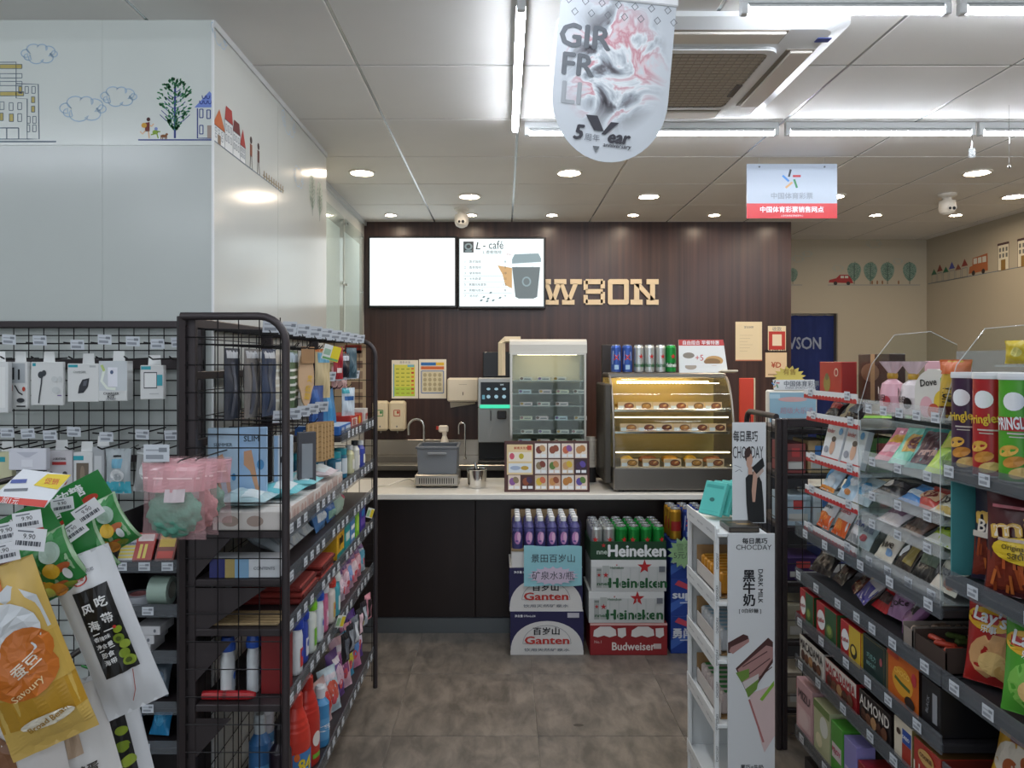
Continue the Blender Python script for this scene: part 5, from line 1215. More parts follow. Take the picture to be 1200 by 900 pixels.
o = carton('chocolate_box', 'tall black carton with white side lettering and barcode', 'box', wpx(1075, 1098), .20, .125, C('#17171a'), [('t', 'BLACK', .35, .5, .55, C('#8d9096'), None, .02, R(80)), ('r', .6, .2, .85, .8, C('#8d9096'))], None, None, 'chocolate boxes on the third shelf from the floor'); rp(o, 1075, 1098, .598, .11)
# --- second shelf from below
def nutbox(px0, px1, base, word, fg, band, lb):
    w = wpx(px0, px1); pr = [('r', 0, .55, 1, 1, C(band)), ('t', word, .5, .72, .94, C(fg), .34, .02)] + [('o', .15+.17*q, .30-.03*(q % 2), .09, .19, C(('#4a2c20', '#6b4430', '#a88058')[q % 3])) for q in range(5)]
    tp_ = [('o', .15+.18*q, .4+.2*(q % 2), .05, .12, C(('#7a5a38', '#4a2c20', '#a8743a')[q % 3])) for q in range(5)]
    o = carton('chocolate_box', lb, 'box', w, .15, .095, C(base), pr, C(base), C('#241a1a'), 'nut chocolate boxes on the second shelf from the floor', tp_); return rp(o, px0, px1, .445, .085)
nutbox(934, 962, '#d4cfc6', 'MACADAMIA', '#1a1a1c', '#d9d6ce', 'white macadamia chocolate box with black letters')
nutbox(963.5, 1000, '#8f2226', 'MACADAMIA', '#a8202a', '#d8cfc6', 'red macadamia chocolate box with red letters')
nutbox(1003, 1040, '#1c1517', 'ALMOND', '#dad4cc', '#1c1517', 'black almond chocolate box with a red heart')
o = carton('biscuit_box', 'white and blue biscuit carton beside the almond chocolate', 'box', wpx(1043, 1064), .16, .11, C('#d8cdb8'), [('r', .5, .5, 1, .85, C('#2f4f9a')), ('t', 'OREO', .72, .67, .4, PAPER, None, .03), ('r', .5, 0, 1, .5, C('#a83a2a')), ('o', .3, .7, .12, .08, C('#3a2820'))], C('#8a7a4a'), C('#6a5a3a')); rp(o, 1043, 1064, .445, .09)
o = carton('biscuit_box', 'red striped biscuit carton with cookie picture', 'box', wpx(1066, 1098), .16, .10, C('#a8352a'), [('r', .1*q, 0, .1*q+.05, .4, C('#ddd2c2')) for q in range(0, 10, 2)] + [('o', .5, .7, .3, .2, C('#c29a5a')), ('t', 'COOKIE', .5, .72, .45, C('#5a2a1c'), None, .03)], C('#7a2a24'), C('#7a5a34')); rp(o, 1066, 1098, .445, .09)
# --- bottom shelf
for (p0, p1, h_, c_, pr, lb) in (
    (930, 949, .185, '#c9a2a8', [('r', .1, .1, .9, .5, C('#d9bcc0')), ('t', 'MIZU', .5, .74, .7, C('#4a3a40'), None, .03), ('o', .5, .3, .3, .18, C('#e0c8ca'))], 'tall pink biscuit carton at the far end of the bottom shelf'),
    (950, 969, .175, '#b9bd96', [('o', .65, .62, .25, .2, C('#dfe2dc')), ('o', .35, .28, .2, .14, C('#e0d9b8')), ('r', 0, .85, 1, 1, C('#6f8a4a'))], 'pale olive biscuit carton beside the pink one'),
    (970, 984, .165, '#4f9a3a', [('r', .1, .3, .9, .6, C('#d9d0d2')), ('t', 'PEJOY', .5, .45, .7, C('#c2305a'), None, .04)], 'green stick biscuit carton with pink letters'),
    (985, 1000, .16, '#8c86c0', [('r', .1, .2, .9, .45, C('#c9c2d8')), ('t', 'PEJOY', .5, .32, .7, C('#a83a6a'), None, .04)], 'lilac stick biscuit carton beside the green one'),
    (1001, 1030, .13, '#8a2026', [('t', '巧克力', .5, .6, .6, C('#d8c0b0'), None, .02), ('o', .5, .25, .3, .15, C('#d4a83a'))], 'dark red flat biscuit carton on the bottom shelf'),
    (1032, 1066, .12, '#c2402c', [('o', .5, .5, .35, .3, C('#e0c070'))], 'red cracker carton nearer on the bottom shelf')):
    o = carton('biscuit_box', lb, 'box', wpx(p0, p1), .06 if p0 < 1000 else .14, h_, C(c_), pr, C(c_), C(c_), 'biscuit cartons on the bottom shelf'); rp(o, p0, p1, .185, .04 if p0 < 1000 else .08)
# --- bags on the fourth shelf from below, leaning back
def lean(o, px0, px1, z_, dx, tilt, rz=-90, lift=.002): return rp(o, px0, px1, z_, dx, rz, tilt, lift)
SHELF4 = 'chocolate bags leaning on the fourth shelf'
for k_, (p0, p1, h_, t_, c_, pr, lb, tl, rz) in enumerate((
    (936, 952, .13, .03, '#241c1e', [('r', .15, .55, .85, .75, C('#b9b4b2')), ('t', 'DARK', .5, .65, .5, C('#241c1e'), None, .03)], 'black and white chocolate bag at the far end of the fourth shelf', -35, -75),
    (953, 966, .12, .03, '#33241f', [('r', .2, .3, .8, .5, C('#5a4038'))], 'plain dark brown chocolate bag beside the black one', -40, -95),
    (967, 979, .13, .03, '#5a2420', [('r', .1, .3, .9, .6, C('#3a1816')), ('t', 'choco', .5, .45, .6, C('#b9a090'))], 'dark red chocolate bag next to the tricolour bag', -45, -110),
    (979, 1000, .15, .035, '#c9c4c6', [('r', 0, 0, 1, .42, C('#342f86')), ('r', 0, .8, 1, 1, C('#b3282a')), ('o', .4, .62, .2, .14, C('#d2a02c')), ('o', .7, .66, .15, .1, C('#4a2a1c'))], 'white red and blue chocolate bag on the fourth shelf', -40, -105),
    (998, 1013, .13, .035, '#b32c30', [('r', .1, .2, .9, .45, C('#3a1a1c')), ('o', .5, .65, .3, .15, C('#d8c8b8'))], 'bright red candy bag beside the mauve bags', -42, -90),
    (1012, 1028, .145, .04, '#b48ab0', [('t', 'Dolce', .5, .30, .75, C('#3a242c'), None, .03, R(20)), ('o', .5, .62, .36, .2, C('#c9a6c4')), ('o', .75, .7, .1, .06, C('#d8a23a'))], 'mauve chocolate bag with dark script', -30, -80),
    (1028, 1046, .125, .04, '#9a6a96', [('r', .2, .45, .9, .8, C('#241a20')), ('t', 'm&m', .55, .62, .5, C('#d8d2d4'), None, .04)], 'mauve and black candy bag with white letters', -34, -120))):
    o = pouch('chocolate_bag', lb, 'bag', max(.09, wpx(p0, p1)*1.0), h_, t_, C(c_, .25), pr, seed=k_, group=SHELF4); lean(o, p0, p1, .765, .05+.012*(k_ % 3), tl-5, rz, .020)
# cardboard display trays
for k_, (p0, p1, c_, cs_, lb) in enumerate(((1052, 1065, '#8a8078', ['#c9b09a', '#b89a84'], 'grey card tray of pale candies on the fourth shelf'), (1066, 1104, '#3f3029', ['#b3402c', '#4a5a2c', '#2a2420', '#c2a070'], 'brown card tray of mixed red and green candies'))):
    t = thing('candy_tray', lb, 'tray', (GX+.012, YR_(p1)+.004, .767)); L = YR_(p0)-YR_(p1)-.008; cm = C(c_, .8)
    MB().box(0, .22, 0, L, 0, .003, cm).build('tray_base', t); MB().box(0, .003, 0, L, 0, .055, cm).build('tray_front', t); MB().box(.217, .22, 0, L, 0, .085, C('#8d8a86', .7)).build('tray_back', t)
    for y in (0, L-.003): MB().box(0, .22, y, y+.003, 0, .065, cm).build('tray_side', t)
    for q in range(12):
        b_ = MB().box(-.026, .026, -.009, .009, 0, .014, C(cs_[q % len(cs_)], .3), .005); b_.build('candy', t, (.04+.052*(q % 4), .03+(L-.06)*(q//4)/2, .042+.006*(q % 2)), rz=R(35*q))
    MB().box(.02, .20, .01, L-.01, .003, .040, cm).build('filler', t)

# --- clear acrylic candy stand (px 1005..1105)
AY0, AY1 = 1.812, 2.235
t = thing('acrylic_stand', 'clear acrylic tiered sweets stand with rounded side panels', 'stand', (GX, AY0, .932)); L = AY1-AY0
sp = [(0.0, 0), (.30, 0), (.30, .66), (.22, .70), (.11, .69), (.04, .60), (.0, .46)]
for y in (0, L-.004):
    b_ = MB(); b_.prism(sp, frame((0, y+.004, 0), (1, 0, 0), (0, 0, 1)), 0, .004, ACRYL); b_.build('side_panel', t)
    MB().tube([(a_, y+.002, z_) for a_, z_ in [(0, 0), (0, .46), (.04, .60), (.11, .69), (.22, .70), (.30, .66)]], .0011, film('#eef2f2', .4, .1, 'acrylic_edge'), 5).build('panel_edge', t)
TIERS = [(.008, .003), (.008, .118), (.008, .200), (.008, .302), (.012, .455)]
for k_, (dx, z_) in enumerate(TIERS):
    sh = MB().box(dx, .296, .005, L-.005, z_, z_+.003, film('#d8dcdc', .35, .15, 'frosted_acrylic')).build('tier', t)
    MB().box(dx, dx+.003, .005, L-.005, z_+.003, z_+.038, film('#dfe3e4', .24, .2, 'frosted_lip')).build('lip', sh)
    for q in range((4, 3, 3, 3, 5)[k_]):
        price_tag(sh, (dx-.0015, L*(q+.5)/(4, 3, 3, 3, 5)[k_], z_+.012), (0, 0, R(-90)), .95)
MB().box(.296, .299, .005, L-.005, 0, .64, film('#aab0b2', .35, .2, 'smoky_back')).build('back', t)
def ay(fr): return AY1 - (AY1-AY0)*fr       # 0 = far end, 1 = near end
def tier_z(k_): return .932+TIERS[k_][1]+.003
def on_tier(o, k_, fr, dx, tilt, rz=-90, lift=.003): o.location = (GX+TIERS[k_][0]+dx, ay(fr), tier_z(k_)+lift); o.rotation_euler = (R(tilt), 0, R(rz)); return o
T1 = 'candy packs in the clear acrylic stand'
DV = ('t', 'Dove', .5, .45, .7, C('#3a2a24'), None, .03, R(6))
for k_, fr, w_, h_, t_, c_, pr, lb, tl, rz in (
    (0, .14, .10, .11, .03, '#d8d0c0', [DV, ('o', .75, .25, .18, .10, C('#7a9ac0'))], 'cream chocolate pack with script, far end of the lowest acrylic tier', -42, -90),
    (0, .38, .10, .11, .03, '#3a302a', [('o', .3, .5, .15, .2, PAPER), ('r', .55, .2, .95, .8, C('#8a7a3a'))], 'black and olive chocolate pack on the lowest acrylic tier', -42, -95),
    (0, .62, .10, .11, .03, '#2a2826', [('r', .1, .4, .9, .7, C('#5a6a5a'))], 'charcoal chocolate pack on the lowest acrylic tier', -42, -85),
    (0, .85, .11, .115, .03, '#dad2c4', [DV, ('o', .7, .2, .2, .12, C('#c2764a'))], 'cream chocolate pack with script, near end of the lowest acrylic tier', -42, -90),
    (1, .2, .12, .10, .028, '#cfc8cc', [('r', .1, .35, .9, .6, C('#6a4a60')), ('t', 'milk', .5, .75, .5, C('#3a2a34'))], 'white and plum chocolate pack in the acrylic stand', -45, -90),
    (1, .48, .12, .10, .028, '#5a4238', [('r', .1, .2, .9, .5, C('#3a2a26')), ('o', .6, .7, .2, .1, C('#c9c0b8'))], 'brown chocolate pack in the acrylic stand', -45, -95),
    (1, .80, .12, .105, .028, '#a8c23a', [('t', 'Dove', .5, .5, .7, C('#2a3a1c'), None, .03, R(6)), ('r', 0, 0, 1, .25, C('#c9ccc4'))], 'lime green chocolate pack with script in the acrylic stand', -42, -88),
    (2, .2, .13, .085, .03, '#1c1a1c', [('o', .25, .5, .12, .2, C('#c9c2ba')), ('r', .4, .4, .95, .6, C('#2c2a2e'))], 'black and white rolled candy pack in the acrylic stand', -52, -80),
    (2, .46, .12, .08, .025, '#3a7ab8', [('r', .1, .3, .9, .6, C('#c9d6e0'))], 'blue candy pack in the acrylic stand', -50, -95),
    (2, .62, .11, .085, .03, '#b33a30', [('r', .1, .3, .9, .7, C('#d8b08a')), ('o', .5, .5, .2, .2, C('#7a241c'))], 'red and tan candy pack in the acrylic stand', -48, -90),
    (2, .86, .12, .09, .03, '#d9d2c4', [DV, ('r', .2, .05, .8, .22, C('#c9a860'))], 'cream script chocolate pack on the middle acrylic tier', -46, -90),
    (3, .24, .115, .13, .022, '#d98a98', [('r', .1, .5, .9, .75, C('#d2a03a')), ('r', .1, .2, .9, .4, C('#e0b0b8'))], 'pink and yellow sweets bag fanned in the acrylic stand', -50, -70),
    (3, .44, .115, .135, .022, '#7fc9b0', [('r', .2, .3, .8, .8, C('#c8a050')), ('o', .5, .55, .2, .2, C('#6a3a3a'))], 'mint green sweets bag fanned in the acrylic stand', -48, -65),
    (3, .64, .115, .14, .022, '#3f8f86', [('r', .12, .1, .88, .9, C('#4a2a30')), ('r', .2, .3, .7, .42, C('#b08a80'))], 'teal-edged brown sweets bag fanned in the acrylic stand', -46, -65),
    (3, .84, .115, .14, .022, '#a8c848', [('r', .1, .55, .9, .85, C('#d8d060')), ('o', .5, .3, .25, .15, C('#7a9a3a'))], 'lime sweets bag fanned in the acrylic stand', -46, -72)):
    o = pouch('candy_pack', lb, 'candy', w_, h_, t_, C(c_, .25), pr, seed=int(fr*100)+k_, group=T1); on_tier(o, k_, min(fr, .84), .035, tl+(8, -12, -8, 4, 0)[k_], rz, .014)
# top tier: twist bags and heart-topped pouch, boxes behind
for fr, c_, lb in ((.20, '#d9a8b4', 'pink and white gift bag tied with gold, left of two'), (.46, '#d8cfd0', 'cow-pattern gift bag tied with gold, right of two')):
    t2 = thing('gift_bag', lb, 'bag', (GX+.060, ay(fr), tier_z(4)+.001), R(-90), 'tied gift bags on the acrylic stand')
    prof = [(.010, 0), (.042, .004), (.046, .05), (.036, .085), (.012, .10), (.012, .112)]
    MB().lathe(prof, C(c_, .3), 14, sy=.7).build('bag_body', t2)
    def ruff(u, v): a_ = 2*math.pi*u; r_ = .011+.028*v*(1+.35*math.sin(6*a_)); return Vector((r_*math.cos(a_), .7*r_*math.sin(a_), .112+.038*v))
    MB().surf(ruff, 30, 3, C('#d9c2c8', .3)).build('ruffle', t2); MB().lathe([(.0135, .100), (.0145, .108), (.0135, .116)], C('#b08a2c', .3), 12, cap=(False, False)).build('gold_tie', t2)
    d = MB(); cf = lambda a, b, off=0: Vector((a, -.7*math.sqrt(max(1e-6, .046**2-a*a))-.002-off, b))
    d.text(cf, '每日', 0, .045, C('#3a2424'), w=.036, bold=.03); d.oval(cf, .022, .035, .012, .016, C('#b3404a' if fr < .4 else '#241a1a'), .0006, 12); d.oval(cf, -.02, .065, .010, .012, C('#e6dcd8' if fr < .4 else '#241a1a'), .0006, 12); d.build('print', t2)
t2 = thing('gift_pouch', 'cream round-topped chocolate pouch with green square mark', 'bag', (GX+.055, ay(.75), tier_z(4)+.001), R(-78)); hw2 = .066
pts = [(-hw2, 0), (hw2, 0)] + [(hw2*math.cos(R(a_)), .075+.055*math.sin(R(a_))) for a_ in range(0, 181, 12)]
MB().prism(pts, front(-.012), -.026, 0, C('#d3d0c8', .3)).build('pouch_body', t2)
f = front(-.012); d = MB(); d.text(f, 'Dove', -.018, .095, C('#2a2420'), w=.055, bold=.03, rot=R(6)); d.rect(f, .022, .088, .040, .108, C('#5fb04a')); d.text(f, '8', .031, .098, PAPER, h=.012); d.oval(f, .03, .045, .03, .032, C('#d8b83a')); d.oval(f, -.025, .03, .022, .028, C('#d9a8b0')); d.oval(f, .0, .02, .02, .02, C('#b8503a'), .001); d.build('print', t2)
o = carton('gift_box', 'brown glossy chocolate gift box at the back of the acrylic stand', 'box', .20, .05, .15, C('#4a342c', .25), [('o', .4, .6, .3, .2, C('#7a5a44')), ('r', .42, 0, .56, 1, C('#b08a62'))]); o.location = (GX+.14, 2.372, 1.415); o.rotation_euler = (0, 0, R(-90))
o = carton('gift_box', 'pink and white chocolate gift box behind the pouch', 'box', .14, .05, .15, C('#d6aab4', .3), [('r', .1, .3, .6, .85, C('#dfdcd8')), ('r', .65, 0, .8, 1, C('#e2bcc4'))]); o.location = (GX+.17, ay(.40), tier_z(4)+.002); o.rotation_euler = (0, 0, R(-90))
# --- kinder style section (px 935..1005)
KY0, KY1 = 2.262, 2.66
t = thing('candy_riser', 'stepped clear riser with red and white scalloped trays', 'stand', (GX, KY0, .932)); L = KY1-KY0
KT = [(.012, .002), (.016, .136), (.020, .251), (.022, .398), (.012, .478)]
for k_, (dx, z_) in enumerate(KT):
    sh = MB().box(dx, .29, 0, L, z_, z_+.003, film('#d2d6d8', .4, .2, 'frosted_riser')).build('tray', t)
    b_ = MB(); b_.box(dx-.003, dx, 0, L, z_+.0, z_+.030, C('#d9dcde', .3))
    n_ = 16; pts = [(0, 0)] + [(L*q/(2*n_), .013+(.007 if q % 2 else -.001)) for q in range(2*n_+1)] + [(L, 0)]
    ff = frame((dx-.003, L, z_), (0, -1, 0), (0, 0, 1)); b_.shape(ff, pts, C('#b3262b'), .0006) if False else [b_.rect(ff, L*q/n_, 0, L*(q+.98)/n_, .009, C('#b3262b'), .0006) for q in range(n_)] and [b_.oval(ff, L*(q+.5)/n_, .009, L/n_*.5, .006, C('#b3262b'), .0008, 10) for q in range(n_)]
    b_.build('scalloped_edge', sh)
    for q in range(2): price_tag(sh, (dx-.0055, L*(.15+.7*q), z_+.022), (0, 0, R(-90)), 1.0)
for y in (0, L-.003): MB().prism([(.0, 0), (.29, 0), (.29, .58), (.2, .56), (.05, .3)], frame((0, y+.003, 0), (1, 0, 0), (0, 0, 1)), 0, .003, ACRYL).build('side_panel', t)
def ky(fr): return KY1-(KY1-KY0)*fr
def kz(k_): return .932+KT[k_][1]+.004
KG = 'sweets in the scalloped trays'
for k_, fr, w_, h_, t_, c_, pr, lb, tl in (
    (0, .14, .10, .115, .035, '#d6d6da', [('r', 0, 0, 1, .42, C('#cf5a22')), ('o', .5, .35, .3, .14, C('#dd7a30')), ('t', 'bueno', .5, .7, .6, C('#3a3a40'))], 'white and orange wafer pack, far one in the lowest scalloped tray', -28),
    (0, .44, .10, .12, .035, '#d6d4d6', [('r', 0, 0, 1, .45, C('#cf5a22')), ('o', .5, .3, .3, .16, C('#e08a3a')), ('t', 'bueno', .5, .72, .6, C('#b3262b'))], 'white and orange wafer pack, second in the lowest scalloped tray', -28),
    (0, .72, .10, .115, .03, '#d9d8dc', [('t', 'MILK', .5, .6, .6, C('#3a3f8a')), ('r', 0, 0, 1, .25, C('#8d9296'))], 'white and grey milk wafer pack in the lowest scalloped tray', -30),
    (0, .86, .09, .10, .03, '#c9ccd2', [('r', .1, .5, .9, .8, C('#8a8fa8')), ('o', .5, .3, .2, .12, C('#b3404a'))], 'silver wafer pack at the near end of the lowest scalloped tray', -30),
    (1, .2, .11, .10, .04, '#c6d8e6', [('o', .3, .6, .22, .22, C('#4a9ad0')), ('o', .7, .35, .22, .2, C('#d8e2ea')), ('r', 0, 0, 1, .16, C('#d88a3a'))], 'pale blue chocolate egg bag, far one', -35),
    (1, .55, .12, .105, .04, '#b8d0e2', [('o', .35, .5, .25, .25, C('#3f92cc')), ('o', .75, .6, .18, .18, C('#e2e6ea')), ('o', .6, .2, .15, .1, C('#c07a40'))], 'pale blue chocolate egg bag, middle one', -35),
    (1, .80, .11, .10, .04, '#d2dae2', [('o', .5, .5, .3, .25, C('#5aa6d6')), ('r', 0, .75, 1, 1, C('#e2e2e4'))], 'white and blue chocolate egg bag, near one', -38),
    (3, .25, .11, .075, .03, '#2a2426', [('r', .1, .4, .9, .7, C('#b33030'))], 'black and red chocolate bar pack in the upper tray', -40),
    (3, .62, .11, .075, .03, '#3a3032', [('r', .15, .3, .8, .75, C('#8d9298'))], 'black and grey chocolate bar pack in the upper tray', -40)):
    o = pouch('chocolate_pack', lb, 'candy', w_, h_, t_, C(c_, .25), pr, seed=int(fr*90)+k_*3, group=KG); o.location = (GX+KT[k_][0]+.04, ky(fr), kz(k_)+.014); o.rotation_euler = (R(tl), 0, R(-90))
for fr in (.30, .68):
    o = carton('chocolate_card', f'white milk chocolate box with portrait oval, {"far" if fr < .5 else "near"} one of the pair', 'box', .135, .02, .125, C('#d4d8dc', .3), [('r', 0, 0, 1, .10, C('#b3262b')), ('o', .52, .40, .14, .22, C('#c9a08a')), ('o', .52, .62, .12, .08, C('#3a2c2a')), ('o', .80, .86, .1, .1, C('#4a96cc')), ('o', .22, .3, .12, .1, C('#8d92a0')), ('t', 'kinder', .3, .84, .4, C('#b3262b'), None, .03)], group='milk chocolate boxes in the scalloped tray'); o.location = (GX+KT[2][0]+.035, ky(fr), kz(2)+.008); o.rotation_euler = (R(-14), 0, R(-90))
o = carton('gift_box', 'large red and gold gift box at the top of the scalloped riser', 'box', .165, .05, .125, C('#a82a22', .3), [('o', .35, .42, .16, .24, C('#8a7a3a')), ('o', .35, .60, .08, .10, C('#5a5a34')), ('o', .78, .72, .09, .11, C('#d8c8b4')), ('o', .78, .72, .06, .08, C('#a82a22'))], C('#8a2420')); o.location = (GX+.045, 2.47, kz(4)+.001); o.rotation_euler = (0, 0, R(-90))
# --- pringles style cans on the near bay
def chip_can(h_, word, c2, lb, loc, rz):
    r_ = .0355; H = .228; M1 = C(h_, .3)
    o = tag(MB().lathe([(r_, 0), (r_, .004, m('#c9ccce', .3, .8)), (r_, H-.004, M1), (r_*1.02, H, m('#c9ccce', .3, .8))], M1, 22).build('crisp_can'), lb, 'can', 'tall crisp cans on the top shelf')
    MB().lathe([(r_*1.05, H-.006), (r_*1.06, H+.001), (r_*1.03, H+.008), (0, H+.008)], m('#d9dcde', .3), 22, cap=(False, False)).build('lid', o)
    d = MB(); f = cyl_frame(r_)
    printed(d, f, .06, H, [('o', .5, .77, .34, .088, PAPER)], True); d.text(f, word, 0, H*.565, C('#d9b93a') if c2 != 'box' else PAPER, w=.066, h=.026, bold=.04, rot=R(6), off=.0024)
    if c2 == 'box': d.rect(f, -.036, H*.49, .036, H*.62, C('#b3262b'), .0012, 8)
    d.rect(f, -.012, H*.46, .03, H*.475, C('#c9c2b8'), .0012, 4); d.rect(f, -.008, H*.43, .02, H*.44, C('#c9c2b8'), .0012, 4)
    for q in range(3): d.oval(f, -.012+.012*q, H*(.30-.10*q), .022, .012, C(('#d8a848', '#c98a3a', '#e0c078')[q]), .001+.0004*q, 14, .3)
    d.build('label_print', o); o.location = loc; o.rotation_euler = (0, 0, R(rz)); return o
zc = NEAR[4]+.0012
for q, (px, X_, c_, w_, b_, lb, rz) in enumerate(((1135, 1.12, '#3f2440', 'Pringles', '', 'dark purple crisp can left of the red one', -60), (1161, 1.115, '#a82226', 'Pringles', '', 'red crisp can in front between purple and green', -58), (1193, 1.12, '#4f9f2a', 'PRINGLES', 'box', 'green crisp can at the right edge', -48), (1176, 1.207, '#3f2440', 'Pringles', '', 'dark purple crisp can in the second row', -40), (1209, 1.207, '#a82226', 'Pringles', '', 'red crisp can in the second row', -40), (1238, 1.13, '#2f6fb0', 'Pringles', '', 'blue crisp can beyond the right edge', -50))):
    chip_can(c_, w_, b_, lb, (X_, X_*FPX/(px-CX), zc), rz)
MB().box(.0, .004, .0, YM-YN-.02, 0, .27, ACRYL).build('acrylic_guard', gb, (.34, .01, NEAR[4]+.002))
o = pouch('candy_pouch', 'yellow and brown candy pouch beside the purple can', 'bag', .08, .15, .04, C('#b8962c', .3), [('t', 'HOLA', .5, .4, .5, C('#241c18'), .3, .03, R(90)), ('r', 0, 0, 1, .2, C('#5a1f1c')), ('r', 0, .75, 1, 1, C('#c2602c'))], seed=5); o.location = (GX+.06, 1.86, tier_z(4)+.006); o.rotation_euler = (R(-5), 0, R(-60))
o = pouch('candy_pouch', 'bright yellow round-topped lollipop bag above the crisp cans', 'bag', .07, .06, .04, C('#d9b82c', .3), [('o', .5, .5, .2, .2, C('#e2d27a'))], seed=6); o.location = (GX+.235, 1.87, 1.535); o.rotation_euler = (0, 0, R(-60))
MB().box(.20, .27, .02, .10, .595, .60, film('#d8dcdc', .35, .15, 'frosted_acrylic')).build('tier', bpy.data.objects['acrylic_stand'])
# --- big snack bags on the near bay
STK = C('#b5562a', .4)
def sticks(seed, n=26):
    r_ = random.Random(seed); out = []
    for q in range(n):
        a_, b_, t_ = r_.uniform(.12, .88), r_.uniform(.05, .40), r_.uniform(-.5, .5)+1.57
        L2 = r_.uniform(.10, .2); out.append(('l', [(a_-.5*L2*math.cos(t_), max(.03, b_-.5*L2*math.sin(t_))), (a_+.5*L2*math.cos(t_), b_+.5*L2*math.sin(t_))], .0065, (STK, C('#c26a30', .4), C('#9a4420', .4))[q % 3]))
    return out
MAR = C('#4a1a1e', .3)
o = pouch('snack_bag', 'maroon bag of potato sticks with yellow band in front', 'bag', .165, .225, .06, MAR, [('r', .02, .04, .98, .42, C('#7a3020'))] + sticks(2) + [('o', .56, .47, .44, .13, C('#d8b82c')), ('t', 'mix', .5, .70, .78, C('#c9a24a'), .17, .05, R(10)), ('t', 'mix', .5, .70, .74, C('#d9cfc0'), .15, 0, R(10)), ('t', 'Original Flavour', .56, .49, .6, C('#5a4a1c')), ('t', 'รสดั้งเดิม', .56, .43, .45, C('#5a4a1c')), ('r', .2, .55, .8, .58, C('#b9a89a')), ('r', .1, .86, .5, .89, C('#b0606a'))], seed=11, pinch=.06, group='large snack bags on the nearer bay'); o.location = (GX+.060, 1.60, NEAR[3]+.006); o.rotation_euler = (R(-5), 0, R(-52))
o = pouch('snack_bag', 'navy bag of potato sticks behind the maroon one', 'bag', .15, .225, .05, C('#2a2438', .3), [('r', .02, .04, .98, .46, C('#7a3020'))] + sticks(3) + [('t', 'mix', .45, .72, .7, C('#c9a24a'), .16, .05, R(10)), ('t', 'BBQ', .4, .57, .5, C('#d9d0c4'), None, .03), ('r', .05, .46, .95, .52, C('#c9c0b4'))], seed=12, pinch=.06, group='large snack bags on the nearer bay'); o.location = (GX+.085, 1.705, NEAR[3]+.006); o.rotation_euler = (R(-5), 0, R(-60))
LR, LG = C('#9c2420', .25), C('#4f9a34', .25)
def lays(c_, c2, lb, loc, rz, seed, tilt=-12):
    o = pouch('crisp_bag', lb, 'bag', .165, .215, .08, C(c_, .22), [('o', .5, .30, .44, .26, C(c2, .3)), ('o', .34, .70, .34, .13, C('#d8aa2c')), ('r', .08, .66, .62, .76, C('#b3262b')), ('t', "Lay's", .34, .71, .46, PAPER, None, .04, R(-8)), ('o', .68, .88, .22, .09, C('#7a1a1c' if c_ == '#9c2420' else '#8aa83a')), ('o', .42, .24, .22, .13, C('#d9b878')), ('o', .62, .16, .2, .10, C('#cfa560')), ('t', '乐事', .34, .60, .22, PAPER)], seed=seed, pinch=.05, group='crisp bags on the nearer bay', seal=C(c_, .3)); o.location = loc; o.rotation_euler = (R(tilt), 0, R(rz)); return o
lays('#9c2420', '#c99a68', 'red crisp bag with yellow oval logo', (GX+.085, 1.712, NEAR[2]+.012), -50, 21); lays('#4f9a34', '#7ab850', 'green crisp bag with yellow oval logo', (GX+.07, 1.555, NEAR[2]+.012), -48, 22)
o = pouch('snack_bag', 'yellow nut snack bag at the bottom right', 'bag', .18, .195, .08, C('#c89a2c', .3), [('o', .4, .35, .35, .25, C('#d8cfc0')), ('o', .35, .3, .12, .1, C('#a8562c')), ('o', .6, .42, .1, .09, C('#a8562c')), ('r', 0, .8, 1, .97, C('#4a3a86')), ('r', .3, .6, .9, .72, C('#8a3a2a'))], seed=31, group='snack bags on the lower right shelf'); o.location = (GX+.10, 1.66, NEAR[1]+.006); o.rotation_euler = (R(-16), 0, R(-70))
o = pouch('snack_bag', 'green and blue snack bag at the bottom right corner', 'bag', .18, .195, .07, C('#3a8a4a', .3), [('o', .5, .4, .35, .22, C('#c9d8c0')), ('r', 0, .75, 1, .95, C('#3a8fb8')), ('o', .4, .35, .15, .1, C('#a88a4a'))], seed=32, group='snack bags on the lower right shelf'); o.location = (GX+.12, 1.50, NEAR[1]+.006); o.rotation_euler = (R(-14), 0, R(-66))
# teal picture panel behind the potato sticks
MB().box(.012, .34, YM-YN-.012, YM-YN-.008, 1.02, 1.25, C('#4a8f92', .4)).build('picture_panel', gb)

